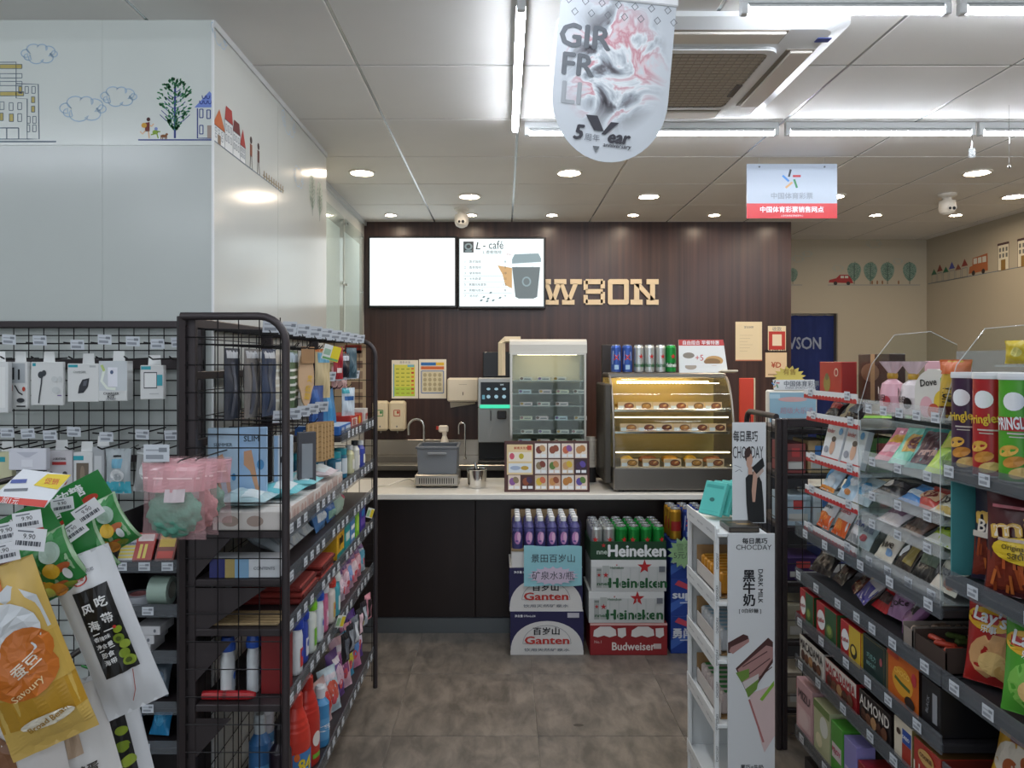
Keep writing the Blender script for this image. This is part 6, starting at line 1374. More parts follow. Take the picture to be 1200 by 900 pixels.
# ================================================================= WIRE RACK FACING THE COUNTER
QY = 2.92; QX = 1.085; QH = 1.315
t = thing('wire_rack', 'low dark wire rack facing the counter behind the chocolate stand', 'rack', (QX, QY, 0)); L2 = .92; D2 = .37
for x in (0.02, L2): MB().box(x-.022, x+.0, -.012, .012, 0, QH, DARK, .004).box(x+.002, x+.022, -.012, .012, 0, QH, DARK, .004).build('upright', t)
MB().box(.042, L2-.02, -.010, .010, QH-.035, QH, DARK, .003).build('top_bar', t)
b_ = MB()
for q in range(1, 12): b_.tube([(q*.075+.03, 0, .05), (q*.075+.03, 0, QH-.03)], .002, WIRE, 4)
for q in range(17): b_.tube([(.03, .004, .06+.075*q), (L2-.02, .004, .06+.075*q)], .002, WIRE, 4)
b_.build('wire_back', t)['kind'] = 'stuff'
def end_panel(parent, x, y0, y1, z1, rc, sgn):
    """frame in the plane X = x from y0 (straight post) to y1 (rounded corner), with wire grid"""
    pts = [(x, y0, z1), (x, y1-sgn*rc, z1)] + [(x, y1-sgn*rc+sgn*rc*math.sin(R(a_)), z1-rc+rc*math.cos(R(a_))) for a_ in range(15, 91, 15)] + [(x, y1, .02)]
    fr_ = MB().tube(pts, .012, DARK, 8).build('end_frame', parent)
    b_ = MB(); n_ = int(abs(y1-y0)/.055)
    for q in range(1, n_+1): yy = y0+(y1-y0)*q/(n_+1); b_.tube([(x, yy, .03), (x, yy, z1-(.0 if q < n_-0 else .02))], .0018, WIRE, 4)
    for q in range(int(z1/.078)): b_.tube([(x, y0, .06+.078*q), (x, y1, .06+.078*q)], .0018, WIRE, 4)
    b_.build('wire_grid', fr_)['kind'] = 'stuff'
    return fr_
end_panel(t, .006, .014, D2, QH+.006, .05, 1)
for z_ in (.15, .42, .66, .88, 1.09, 1.27): MB().box(.03, L2-.03, .02, D2, z_-.02, z_, DARK, .003).build('shelf', t)
WG_ = 'goods on the low wire rack'
for z_, items in ((1.27, (('#d4d4d2', .13, .03, 'white tissue packs'), ('#d8d8d4', .13, .032, 'pale paper packet'), ('#c9cac8', .08, .034, 'grey-white packet'), ('#86b83a', .10, .04, 'lime green packet'), ('#57a03a', .10, .045, 'leaf green packet'))),
                  (1.09, (('#8a4a4a', .08, .12, 'dark red bottle box'), ('#a8906a', .09, .13, 'tan carton'), ('#5a8a3a', .13, .14, 'green carton'), ('#4a7a34', .12, .14, 'deep green carton'), ('#b09a7a', .1, .12, 'beige carton'))),
                  (.88, (('#a8bcc8', .10, .12, 'pale blue carton'), ('#c9d2d8', .12, .13, 'white and blue carton'), ('#b8c4d0', .10, .12, 'ice blue carton'), ('#8a9a8a', .1, .12, 'sage carton'))),
                  (.66, (('#3a2858', .14, .09, 'purple carton'), ('#2a3a7a', .14, .16, 'blue carton with purple lid'), ('#463064', .12, .15, 'violet carton'))),
                  (.42, (('#a8a490', .14, .14, 'cream carton'), ('#c2a8b8', .12, .12, 'pale pink carton'), ('#9a8a62', .14, .13, 'khaki carton'))),
                  (.15, (('#b8b0a0', .14, .14, 'off-white carton'), ('#8a6a4a', .14, .15, 'brown carton')))):
    x = .05; ln = {1.27: 'top', 1.09: 'second', .88: 'third', .66: 'fourth', .42: 'fifth', .15: 'bottom'}[z_]
    for q, (c_, w_, h_, nm) in enumerate(items):
        o = carton('packet' if z_ == 1.27 else 'goods_carton', f'{nm} on the {ln} level of the low wire rack', 'packet' if z_ == 1.27 else 'carton', w_, .16, h_, C(c_, .5), [('r', .1, .3, .9, .7, C('#d0d0d0', .5))] if h_ < .05 else [], None, None, WG_, b=.006 if h_ < .05 else .002)
        q2 = MB(); printed(q2, frame((0, .08, 0), (-1, 0, 0), (0, 0, 1)), w_, h_, [('r', .1, .2, .9, .6, C('#cfcfc8', .5))]); q2.build('label_print', o)
        q3 = MB(); printed(q3, front(-.08), w_, h_, [('r', .12, .15, .88, .4, C('#c9c9c4', .5)), ('r', .3, .55, .7, .85, C(('#b84a4a', '#4a7ab8', '#d8b84a')[q % 3], .5))]); q3.build('back_print', o)
        o.location = (QX+x+w_/2, QY+.11+.005*q, z_+.0015); x += w_+.012
# lottery terminal behind
Y = 3.55; a0, a1 = at(899, 500, Y), at(958, 447, Y)
t = thing('lottery_terminal', 'lottery terminal screen with white header sign and coloured emblem', 'terminal', ((a0.x+a1.x)/2, Y, .0)); w = a1.x-a0.x
zz = lambda py: zat(py, Y)
MB().box(-w/2+.03, w/2-.03, .03, .30, .0, zz(505), C('#2c2e33', .5), .008).build('cabinet', t)
MB().box(-w/2, w/2, 0, .03, zz(505), zz(457), C('#d9d4c8', .35), .008).build('bezel', t)
MB().box(-w/2+.012, w/2-.008, -.003, .001, zz(502), zz(460), C('#8fb0c2', .12)).build('screen', t)
d = MB(); f = front(-.003); d.oval(f, .0, zz(468), .07, .012, C('#c9a0a0', .12)); d.rect(f, -w*.46, zz(467), -w*.25, zz(462), C('#a8c6d4', .12)); d.text(f, '超级大乐透', .02, zz(481), C('#b08a98', .12), w=.16); d.build('screen_print', t)
hd = MB().prism([(-w*.36, 0), (w*.46, 0), (w*.44, zz(445)-zz(457)), (-w*.38, zz(445)-zz(457))], front(.0, 0, zz(457)), -.006, 0, C('#d6d8da', .35)).build('header_sign', t)
d = MB(); f = front(0); d.text(f, '中国体育彩票', .045, zz(449.5), GREYINK, w=.17, bold=.02); d.text(f, 'CHINA SPORTS LOTTERY', .045, zz(454.5), GREYINK, w=.16)
for p_, q_, c_ in EMB: d.line(f, [(-w*.33+(p_[0]-.5)*.19, zz(450)+(p_[1]-.73)*.11), (-w*.33+(q_[0]-.5)*.19, zz(450)+(q_[1]-.73)*.11)], .005, C(c_))
d.build('header_print', hd)
pts = []
for q in range(32): rr = .075 if q % 2 else .055; pts.append((rr*1.1*math.cos(2*math.pi*q/32), rr*.8*math.sin(2*math.pi*q/32)))
b_ = MB(); f = front(.012, -.01, zz(443)); n = 32
b_.add([f(0, 0, .001)]+[f(a, b, .001) for a, b in pts]+[f(0, 0, -.001)]+[f(a, b, -.001) for a, b in pts], [(0, q+1, (q+1) % n+1) for q in range(n)]+[(n+1, n+2+(q+1) % n, n+2+q) for q in range(n)], C('#cdb95c', .6)); b_.text(f, '有售', 0, .03, C('#8a6a2c', .6), w=.06, off=.002); b_.build('yellow_burst', t)
# ================================================================= LEFT WIRE RACK ALONG THE SIDE WALL
RXF, RXB = -.611, -.905; RY0, RY1 = 2.06, 3.47; RZT = 1.668
lr = thing('wire_shelf_rack', 'tall dark wire-ended shelf rack along the left wall', 'shelf rack', (0, 0, 0))
def end_frame_x(parent, y, z1, x0, x1, rc=.075):
    """end frame in the plane Y = y, straight post at x0 (back), rounded at x1 (front)"""
    pts = [(x0, y, .0), (x0, y, z1), (x1-rc, y, z1)] + [(x1-rc+rc*math.sin(R(a_)), y, z1-rc+rc*math.cos(R(a_))) for a_ in range(15, 91, 15)] + [(x1, y, .0)]
    fr_ = MB().tube(pts[:2], .012, DARK, 4).tube(pts[1:], .0115, DARK, 8).build('end_frame', parent)
    b_ = MB(); n_ = 4
    for q in range(1, n_+1): xx = x0+.065+(x1-x0-.06)*(q-.35)/n_; b_.tube([(xx, y, .03), (xx, y, z1-.004)], .0017, WIRE, 4)
    for q in range(21): b_.tube([(x0, y, .055+.0777*q), (x1, y, .055+.0777*q)], .0017, WIRE, 4)
    b_.build('wire_grid', fr_)['kind'] = 'stuff'
    return fr_
end_frame_x(lr, RY0, RZT, RXB-.0, RXF); end_frame_x(lr, RY1, 1.64, RXB, RXF+.005)
for y in (RY0+.02, (RY0+RY1)/2, RY1-.02):
    b_ = MB().box(RXB-.008, RXB+.034, y-.006, y+.012, 0, RZT-.005, DARK, .002)
    for q in range(30): b_.box(RXB+.010, RXB+.014, y-.0066, y-.0058, .12+.05*q, .14+.05*q, m('#0e0d0e', .6))
    b_.build('perforated_upright', lr)
b_ = MB()
for q in range(19): b_.tube([(RXB-.004, RY0+.02+q*.0775, .05), (RXB-.004, RY0+.02+q*.0775, RZT-.02)], .0017, WIRE, 4)
for q in range(21): b_.tube([(RXB-.004, RY0, .055+.0777*q), (RXB-.004, RY1, .055+.0777*q)], .0017, WIRE, 4)
b_.build('wire_back', lr)['kind'] = 'stuff'
MB().box(RXB-.01, RXB+.012, RY0, RY1, RZT-.03, RZT, DARK, .003).build('top_bar', lr)
for z_, ya in ((1.50, RY0), (1.30, RY0)): MB().box(RXB+.0, RXB+.012, RY0+.03, RY1-.03, z_-.012, z_+.012, DARK, .002).build('hook_rail', lr)
LEV = [(.175, RY0+.01, RY1-.01), (.572, RY0+.01, RY1-.01), (.785, RY0+.01, RY1-.01), (.925, RY0+.01, RY1-.01), (1.062, RY0+.01, RY1-.01), (1.255, 2.78, RY1-.01)]
for k_, (z_, y0, y1) in enumerate(LEV):
    sh = MB().box(RXB+.036, RXF-.006, y0, y1, z_-.02, z_, DARK, .002).build('shelf', lr)
    MB().box(RXF-.004, RXF+.001, y0, y1, z_-.024, z_+.024, STRIP).build('label_strip', sh)
    n_ = int((y1-y0)/.075)
    for q in range(n_):
        if (q*7+k_) % 5 == 0: continue
        price_tag(sh, (RXF+.0025, y0+.04+q*.075, z_), (0, 0, R(90)), .95)
for x, y in ((RXB+.04, RY0+.006),): MB().prism([(0, 0), (.20, 0), (0, -.14)], frame((RXB+.034, RY0+.02, .90), (1, 0, 0), (0, 0, 1)), 0, .003, DARK).build('bracket', lr)
for z_ in (1.06, .765, .55): MB().prism([(0, 0), (.10, 0), (0, -.11)], frame((RXB+.034, RY0+.02, z_-.02), (1, 0, 0), (0, 0, 1)), 0, .003, DARK).build('bracket', lr)
# hooks with price tags
def hook_x(parent, y, z_, L, tagged=True):
    h_ = MB().tube([(RXB, y, z_), (RXB+L, y, z_-.004), (RXB+L+.012, y, z_+.010)], .0022, WIRE, 5).tube([(RXB, y, z_+.045), (RXB+L+.02, y, z_+.040), (RXB+L+.024, y, z_+.030)], .0022, WIRE, 5).build('hook', parent)
    if tagged: price_tag(h_, (RXB+L+.026, y, z_+.052), (R(12), 0, R(42+12*math.sin(y*40))), 1.35)
    return h_
for q in range(17): hook_x(lr, RY0+.09+.078*q, 1.592, .20 + .03*(q % 2))
for q in range(6): hook_x(lr, RY0+.82+.095*q, 1.43, .20)
for q in range(5): hook_x(lr, RY0+.12+.12*q, 1.325, .22)
# hanging sock packs
SG = 'thin sock and stocking packs hanging on the top hooks'
sockc = [('#2e3440', 'charcoal'), ('#6d6a68', 'grey'), ('#2c3a52', 'navy'), ('#8a8278', 'taupe'), ('#c4bfb0', 'pale cream'), ('#4f6a4a', 'green patterned'), ('#b9b8ae', 'off-white'), ('#6a7a58', 'olive checked'), ('#cfd2cc', 'white checked')]
for q, (c_, nm) in enumerate(sockc):
    y = 2.165+.075*q
    pr = [('r', .06, .80, .94, .97, C('#a9bac8' if q % 2 else '#c8beb0', .5))] + [('r', .08, .12*j+.05, .92, .12*j+.09, C('#d8d8d0', .6)) for j in range(1, 6)] if q > 3 else [('r', .1, .86, .9, .97, C('#b9bcc0', .5)), ('r', .3, .05, .5, .8, C('#4a4e58', .6))]
    o = pouch('sock_pack', f'{nm} sock pack hanging on the top hooks, number {q+1} from the near end', 'socks', .105, .21, .022, C(c_, .5), pr, seed=40+q, group=SG, pinch=.02); o.location = (RXB+.105+.030*(q % 3), y, 1.585-.215); o.rotation_euler = (0, 0, R(86+5*math.sin(q*3)))
FAR_H = 'hanging goods at the far end of the left rack'
def hang(nm, lb, cat, w, h, t, c_, pr, X_, y, ztop, rz, seed, rough=.4, tilt=0):
    o = pouch(nm, lb, cat, w, h, t, C(c_, rough), pr, seed=seed, group=FAR_H, pinch=.03); o.location = (X_, y, ztop-h); o.rotation_euler = (R(tilt), 0, R(rz)); return o
t = thing('insole', 'beige shoe insole hanging with a paper header', 'insole', (-.725, 2.70, 1.595), R(55)); pts = [(.036*math.sin(R(a_))*(1.0 if math.cos(R(a_)) < .3 else .8), -.115-.105*math.cos(R(a_))) for a_ in range(0, 360, 15)]
MB().prism(pts, front(0), -.006, 0, C('#c7a684', .7)).build('insole_body', t); MB().box(-.03, .03, -.009, -.0068, -.06, .0, C('#a8825c', .7)).build('header', t); d = MB(); d.text(front(-.0005), '鞋垫 38', .008, -.15, C('#d8b048', .4), w=.09, rot=R(80), bold=.03); d.build('print', t)
hang('sock_pack', 'kraft-backed sock pack with blue square label', 'socks', .085, .19, .02, '#c2b088', [('r', .15, .72, .85, .92, C('#6fa8c4')), ('r', 0, .94, 1, 1, C('#c2703a'))], -.70, 2.84, 1.59, 62, 61)
hang('sock_pack', 'red narrow packet beside the dark socks', 'packet', .05, .13, .02, '#9c2430', [('r', .2, .2, .8, .35, C('#d8c8c4'))], -.66, 2.93, 1.60, 55, 62)
hang('sock_pack', 'black rolled sock pack at the far end', 'socks', .07, .10, .035, '#1c1e2c', [('r', .2, .7, .8, .9, C('#b9bcc4'))], -.66, 3.03, 1.575, 60, 63)
hang('sock_pack', 'dark teal sock pack at the far end', 'socks', .065, .13, .03, '#3f5a66', [('o', .5, .3, .2, .12, C('#5f7a84'))], -.65, 3.14, 1.60, 60, 64)
hang('packet', 'pink printed packet hanging behind the teal socks', 'packet', .10, .10, .02, '#c99a9a', [('r', .1, .1, .9, .4, C('#d8b8b4'))], -.72, 3.22, 1.52, 60, 65)
o = tag(MB().box(-.032, .032, 0, .001, -.028, .028, C('#e2e6e2', .5)).rect(front(0), .0, -.028, .032, .028, C('#e0cc2c', .5)).rect(front(0), -.028, -.01, -.004, .012, C('#9ab8a0', .5)).rect(front(0), -.028, -.026, .03, -.018, C('#6fa86a', .5), .0009).build('price_card', None, (RXB+.272, 2.70, 1.572), rot=(R(5), R(15), R(30))), 'white and yellow special price card hanging in front of the socks', 'price card')
# lower hanging: blue cloth, white card, woven mat
hang('glove_pack', 'bright blue rubber glove hanging by the end frame', 'gloves', .085, .20, .035, '#2f6f9c', [('r', .3, .05, .6, .9, C('#3f86b4'))], -.70, 2.97, 1.435, 60, 66, .5, -8)
hang('glove_pack', 'navy and blue folded cloth pack hanging above the mats', 'cloth', .08, .15, .03, '#23407a', [('r', .1, .1, .5, .9, C('#2f5a9c'))], -.71, 2.78, 1.45, 62, 67, .6)
hang('packet', 'white and blue care packet hanging near the far end', 'packet', .07, .12, .02, '#c6d2da', [('r', .15, .55, .85, .7, C('#3a6aa8')), ('r', 0, .8, .5, 1, C('#49a7b0'))], -.66, 3.12, 1.43, 52, 68)
for q in range(4):
    o = tag(MB().box(-.034, .034, -.0, .006, 0, .135, C('#a98658', .8)).build('woven_mat'), f'tan woven mat pack hanging, {ordw[q]} from the near end', 'mat', 'woven mat packs'); d = MB()
    for j in range(7): d.line(front(0), [(-.034, .01+.018*j), (-.017, .016+.018*j), (0, .010+.018*j), (.017, .016+.018*j), (.034, .010+.018*j)], .003, C('#7d5f3a', .8))
    for j in range(4): d.rect(front(0), -.03+.017*j, .003, -.024+.017*j, .132, C('#c2a070', .8), .0009)
    d.build('weave', o); o.location = (-.655+.004*q, 2.56+.03*q, 1.19); o.rotation_euler = (0, 0, R(40))
LG_ = 'stocking boxes standing at the near end'
for q, (x, y, c_, pr, lb) in enumerate(((-.838, 2.20, '#a9c2d6', [('t', 'SLIMMER', .5, .78, .6, C('#3a4a58')), ('p', [(.30, .62), (.48, .66), (.62, .5), (.72, .30), (.80, .05), (.70, .05), (.60, .28), (.45, .44), (.28, .40)], C('#c79a78')), ('o', .28, .18, .18, .16, C('#b08a62')), ('o', .85, .35, .07, .05, C('#4a86b8'))], 'pale blue stocking box with leg picture, left of two'),
    (-.762, 2.225, '#98b8d8', [('t', 'SLIM', .5, .85, .5, C('#3a4a58')), ('p', [(.25, .68), (.5, .70), (.6, .5), (.8, .08), (.7, .08), (.45, .42), (.25, .5)], C('#c79a78')), ('o', .8, .5, .12, .07, C('#4a86b8'))], 'blue stocking box with leg picture, right of two'),
    (-.70, 2.33, '#c6d0d8', [('p', [(.5, .45), (.7, .6), (.5, .75), (.3, .6)], C('#23242a')), ('r', 0, 0, .2, 1, C('#8aa8c8'))], 'white box with a black diamond beside the stocking boxes'), (-.655, 2.44, '#4a4a50', [('r', .2, .2, .8, .8, C('#8d9298'))], 'dark grey box with pale window beside the diamond box'))):
    o = carton('stocking_box', lb, 'box', .088 if q < 2 else .06, .02, .225 if q < 2 else .19, C(c_, .35), pr, group=LG_); o.location = (x, y, 1.117); o.rotation_euler = (0, 0, R(8 if q < 2 else 30))
# beige poster on the far frame
t = tag(MB().box(-.10, .10, 0, .003, 0, .34, C('#d0b48c', .6)).build('beige_poster', None, (-.755, RY1+.02, 1.29)), 'beige hair-care poster behind the far wire end', 'poster'); d = MB()
for q in range(6): d.rect(front(0), .03, .02+.05*q, .085, .055+.05*q, C(('#8a6a54', '#a8886a')[q % 2], .6))
d.rect(front(0), .0, .29, .08, .33, C('#b8402f', .6)); d.text(front(0), '护发', -.04, .2, C('#8a6a4a', .6), w=.07); d.build('print', t)
# --- shelf goods. helper: position from picture column and front depth
def lp(o, x, y, z_, rz=90, tilt=0): o.location = (x, y, z_+.0015); o.rotation_euler = (R(tilt), 0, R(rz)); return o
SA = 1.062
# teal-capped tubs
TC, TB = C('#2f9aa8', .3), C('#2a6f8c', .3)
for q, (x, y) in enumerate(((-.80, 2.86), (-.735, 2.885), (-.672, 2.91), (-.80, 2.98), (-.735, 3.0), (-.672, 3.02))):
    o = bottle('wipes_tub', f'teal-capped wipes tub on the left rack, {ordw[q % 3]} from the wall in the {"front" if q < 3 else "rear"} row', 'tub', [(.026, 0), (.028, .004), (.028, .09), (.024, .096)], TB, [('r', .55, .2, 1.1, .85, C('#c9d2d6', .4)), ('r', .1, .3, .4, .8, C('#245f7c', .4))], .028, TC, [(.027, .096), (.027, .118), (.024, .122), (0, .122)], group='teal-capped tubs'); lp(o, x, y, SA, 20)
for q, (x, y, c_, h_, lb) in enumerate(((-.66, 3.14, '#c9c8a0', .12, 'pale yellow lotion bottle on the left rack'), (-.655, 3.23, '#d0d0c8', .13, 'white lotion bottle with dark cap on the left rack'), (-.74, 3.15, '#b8c8d2', .13, 'pale blue lotion bottle behind the yellow one'), (-.65, 3.33, '#3a48a0', .12, 'royal blue bottle at the far end of the left rack'))):
    o = bottle('lotion_bottle', lb, 'bottle', [(.026, 0), (.028, .005), (.028, h_*.7), (.014, h_*.84)], C(c_, .35), [('r', .2, .2, .8, .6, C('#e0e0d8', .4))], .028, C('#2c2e34' if q == 1 else '#d9dcdc', .4), [(.015, h_*.84), (.015, h_), (0, h_)], sy=.75, group='lotion bottles on the left rack'); lp(o, x, y, SA, 90)
# soap boxes along the front edge
SPC = [('#d4cfca', 'white'), ('#c9b8b0', 'pinkish'), ('#cfc6c0', 'cream'), ('#bfb0aa', 'rose grey')]
for q in range(9):
    c_, nm = SPC[q % 4]
    o = carton('soap_box', f'{nm} soap box on the eye-level shelf, {ordw[q] if q < 6 else ("seventh", "eighth", "ninth")[q-6]} from the near end', 'box', .082, .20, .052, C(c_, .45), [('o', .3, .5, .16, .28, C('#b89a90', .5)), ('o', .7, .5, .16, .28, C('#b89a90', .5))], C(c_, .45), C('#d8d4d0', .45), 'soap boxes on the eye-level shelf')
    q2 = MB(); printed(q2, side_l(-.041), .20, .052, [('o', .25, .5, .12, .3, C('#a8968c', .5)), ('o', .6, .5, .12, .3, C('#a8968c', .5))]); q2.build('side_print', o)
    lp(o, -.722, 2.115+.085*q, SA)
for q, (x, y, c_, lb) in enumerate(((-.75, 2.16, '#a9c6cc', 'pale green tissue pack lying on the soap boxes at the near end'), (-.70, 2.30, '#6fc0c8', 'aqua tissue pack lying on the soap boxes'), (-.69, 2.47, '#7fc8d0', 'aqua and white tissue pack farther along the soap boxes'), (-.68, 2.66, '#d0c4c8', 'pale pink tissue pack on the soap boxes'))):
    o = pouch('tissue_pack', lb, 'tissue', .14, .15, .045, C(c_, .3), [('r', .1, .15, .9, .5, C('#d6e2e4', .4)), ('r', .3, .6, .7, .8, C('#b8d0d8', .4))], seed=70+q, group='tissue packs on the soap boxes', pinch=.05); o.location = (x+.07, y, SA+.078); o.rotation_euler = (R(-90), 0, R(90))
# far upper shelf: blue toothpaste box, red box
o = carton('toothpaste_box', 'flat blue and white box on the upper far shelf', 'box', .22, .17, .035, C('#2f66b0', .4), [('t', '舒客', .3, .5, .2, PAPER), ('r', .55, .2, .95, .8, C('#c9d6e2', .4))], C('#2f66b0', .4), C('#b9cde0', .4)); lp(o, -.715, 2.92, 1.255)
q2 = MB(); printed(q2, side_l(-.11), .17, .035, [('t', 'sensitive', .5, .5, .6, PAPER)]); q2.build('side_print', o)
o = carton('mosquito_box', 'red boxed coil pack with round emblem on the upper far shelf', 'box', .22, .12, .055, C('#b8362e', .4), [('r', .1, .2, .55, .8, C('#d9c9c0', .4)), ('o', .75, .5, .09, .36, C('#d8a83a', .4)), ('t', '雷达', .3, .5, .25, C('#b8362e', .4), None, .03)], C('#b8362e', .4), C('#a83028', .4)); lp(o, -.70, 3.20, 1.255, 88)
o = carton('medicine_box', 'small white box with red letters at the end of the upper far shelf', 'box', .07, .06, .07, C('#d9d4cc', .4), [('t', 'OP', .5, .5, .7, C('#b8362e', .4), None, .05)]); lp(o, -.66, 3.37, 1.255)
# shelf at .925: blue and clear packs, detergent pads, coloured boxes at the far end
o = carton('battery_box', 'navy yellow and blue long carton lying at the near end', 'box', .07, .20, .055, C('#d0d4d8', .4), []); q2 = MB(); printed(q2, side_l(-.035), .20, .055, [('r', 0, 0, .22, 1, C('#2a2f6a', .4)), ('r', .22, 0, .36, 1, C('#a8955a', .4)), ('r', .36, 0, .56, 1, C('#7fa8c8', .4)), ('t', 'CONTENTS', .78, .5, .3, GREYINK)]); q2.build('side_print', o); lp(o, -.735, 2.12, .925)
for q in range(3):
    o = pouch('clear_pack', f'crinkled clear plastic pack on the lower middle shelf, {ordw[q]} from the near end', 'packet', .12, .15, .05, film('#aab4bc', .75, .15), [('r', .2, .2, .8, .5, C('#6a727a', .4))], seed=90+q, group='crinkled clear packs', pinch=.04); o.location = (-.665, 2.27+.125*q, .955); o.rotation_euler = (R(-62), 0, R(90))
for q, (y, c_, pr, lb) in enumerate(((2.62, '#4a7ab0', [('r', .1, .3, .9, .6, C('#c9d2da', .4))], 'blue and white pad pack on the lower middle shelf'), (2.78, '#2f66a8', [('r', .1, .1, .9, .4, C('#8fb8a8', .4))], 'deep blue pad pack on the lower middle shelf'), (2.93, '#a8c0b0', [('o', .6, .6, .2, .15, C('#b84a6a', .4))], 'pale green pad pack with pink flower'))):
    o = pouch('pad_pack', lb, 'packet', .13, .10, .06, C(c_, .35), pr, seed=100+q, group='pad packs on the left rack'); o.location = (-.665, y+.05, .93); o.rotation_euler = (R(-20), 0, R(90))
# shelf .785 far: yellow/teal/blue/green/purple boxes
for q, (y, w_, h_, c_, pr, lb) in enumerate(((2.84, .13, .115, '#d6a52a', [('t', 'pin', .55, .55, .5, C('#3a2a1c'), None, .04), ('r', 0, 0, 1, .2, C('#2f8a8a', .4))], 'yellow and teal detergent carton'), (2.97, .09, .11, '#2f9a9a', [('r', .1, .3, .9, .6, C('#c9dcd8', .4))], 'teal detergent carton beside the yellow one'), (3.07, .09, .12, '#5a8ac0', [('r', .1, .15*1, .9, .3, PAPER), ('r', .1, .5, .9, .65, PAPER)], 'blue striped detergent carton'), (3.17, .08, .125, '#7fc03a', [('o', .5, .5, .3, .3, C('#b8dc5a', .4))], 'lime green detergent carton'), (3.29, .12, .13, '#4a3a9c', [('r', .1, .2, .9, .5, C('#7a5ab8', .4)), ('o', .5, .7, .3, .15, C('#2f86c8', .4))], 'violet detergent carton at the far end'))):
    o = carton('detergent_carton', lb, 'box', w_-.006, .12, min(h_, .112), C(c_, .35), pr, None, None, 'detergent cartons on the left rack'); lp(o, -.69, y, .785)
# red folded towels
for q in range(6):
    o = tag(MB().box(-.09, .09, -.11, .11, 0, .018, m(('#7a241f', '#8a2c24')[q % 2], .8, bump=.4, scale=120), .006).build('folded_towel'), f'dark red folded towel, layer {ordw[q % 3]} of the {"near" if q < 3 else "far"} pile', 'towel', 'red folded towels'); lp(o, -.735+.006*(q % 2), (2.36 if q < 3 else 2.60), .785+.0195*(q % 3)); MB().box(-.09, .09, -.112, -.108, .004, .014, C('#5a1a17', .8)).build('fold_edge', o)
o = tag(MB().box(-.10, .11, -.055, .055, 0, .006, m('#a08a66', .6, var=.2, scale=40), .001).build('wooden_board', None, (-.755, 2.15, .787)), 'thin pale wooden board lying at the near end of the rack', 'board')
for q in range(5): MB().box(-.10, .11, -.05+.022*q, -.05+.022*q+.002, .006, .0072, m('#7d6a4a', .7)).build('board_groove', o)
# pouches with pink prints on shelf .572 far (above) and bottles near
BW = C('#cfd4d6', .3)
def shampoo(x, y, z_, capc, body, acc, lb, h_=.17, w_=.03, rz=90, grp='shampoo bottles on the left rack'):
    o = bottle('shampoo_bottle', lb, 'bottle', [(w_*.92, 0), (w_, .006), (w_, h_*.62), (w_*.80, h_*.76), (w_*.5, h_*.80)], C(body, .3), [('r', .25, .15, .75, .55, C(acc, .4)), ('o', .5, .42, .14, .08, C(capc, .4))], w_, C(capc, .3), [(w_*.72, h_*.77), (w_*.75, h_*.86), (w_*.55, h_), (0, h_)], sy=.62, group=grp); return lp(o, x, y, z_, rz)
shampoo(-.80, 2.13, .572, '#2a55b0', '#d4d8da', '#aab4be', 'white shampoo bottle with blue cap at the near end')
shampoo(-.735, 2.16, .572, '#2a55b0', '#d0d6da', '#aab4be', 'white shampoo bottle with blue cap, second at the near end')
o = carton('shampoo_carton', 'plain dark red carton beside the white shampoo bottles', 'box', .06, .075, .185, C('#7a1c1e', .4), []); lp(o, -.668, 2.165, .572)
shampoo(-.645, 2.285, .572, '#2440a8', '#d6dadc', '#c23a3a', 'white and blue shampoo bottle by the front edge', .178)
shampoo(-.65, 2.37, .572, '#2440a8', '#3348a0', '#d0d4dc', 'dark blue shampoo bottle by the front edge', .178)
shampoo(-.645, 2.455, .572, '#7ac02c', '#d4dad2', '#6fae3a', 'white shampoo bottle with lime cap', .18)
shampoo(-.645, 2.55, .572, '#2450b0', '#d2d8dc', '#b9c4cc', 'white shampoo bottle with blue cap beside the lime one', .182)
shampoo(-.65, 2.64, .572, '#d8dce0', '#c2688a', '#d8a8bc', 'pink shampoo bottle on the lower shelf', .18)
shampoo(-.645, 2.73, .572, '#b83a30', '#d0c8c0', '#c2a45a', 'cream bottle with red cap on the lower shelf', .17)
shampoo(-.645, 2.81, .572, '#d8dcd8', '#4a9aa8', '#c9d8d8', 'teal bottle with white cap on the lower shelf', .17)
o = tag(MB().lathe([(.012, 0), (.013, .02), (.013, .13), (.008, .15), (0, .152)], C('#a8242a', .25), 14, axis='x').build('red_tube', None, (-.86, 2.10, .5865)), 'shiny red tube lying at the near end of the lower shelf', 'tube'); MB().lathe([(.0134, .06), (.0134, .07)], C('#7a181c', .3), 14, axis='x', cap=(False, False)).build('band', o)
PNK = 'printed refill pouches on the left rack'
pk = [(2.94, '#b8a8b8', '#d8c0cc', 'mauve and white'), (3.03, '#c98aa0', '#e0c0cc', 'rose'), (3.11, '#c2a2b4', '#7a9ac8', 'lilac and blue'), (3.19, '#d08a98', '#e6d0d4', 'bright pink'), (3.28, '#b87a8a', '#d8b0b8', 'dusky pink'), (3.37, '#a8b8c4', '#5a9ab0', 'pale blue')]
for q, (y, c_, c2, nm) in enumerate(pk):
    o = pouch('refill_pouch', f'{nm} refill pouch in the middle of the left rack', 'pouch', .088, .15, .045, C(c_, .3), [('o', .5, .45, .35, .22, C(c2, .35)), ('r', .2, .72, .8, .85, C('#6a4a7a', .35)), ('o', .6, .3, .14, .1, C('#c8505a', .35))], seed=120+q, group=PNK); o.location = (-.655, y, .576); o.rotation_euler = (R(-9), 0, R(75))
pk = [(2.74, '#1c1c20', '#5a5e66', 'black and grey'), (2.83, '#23242a', '#8d9298', 'black'), (2.92, '#6a7078', '#c9ccd0', 'silver grey'), (3.01, '#2a2c30', '#d8b8c0', 'black and pink'), (3.10, '#26222a', '#a8b0b8', 'black and white'), (3.2, '#c98a96', '#2c2426', 'salmon')]
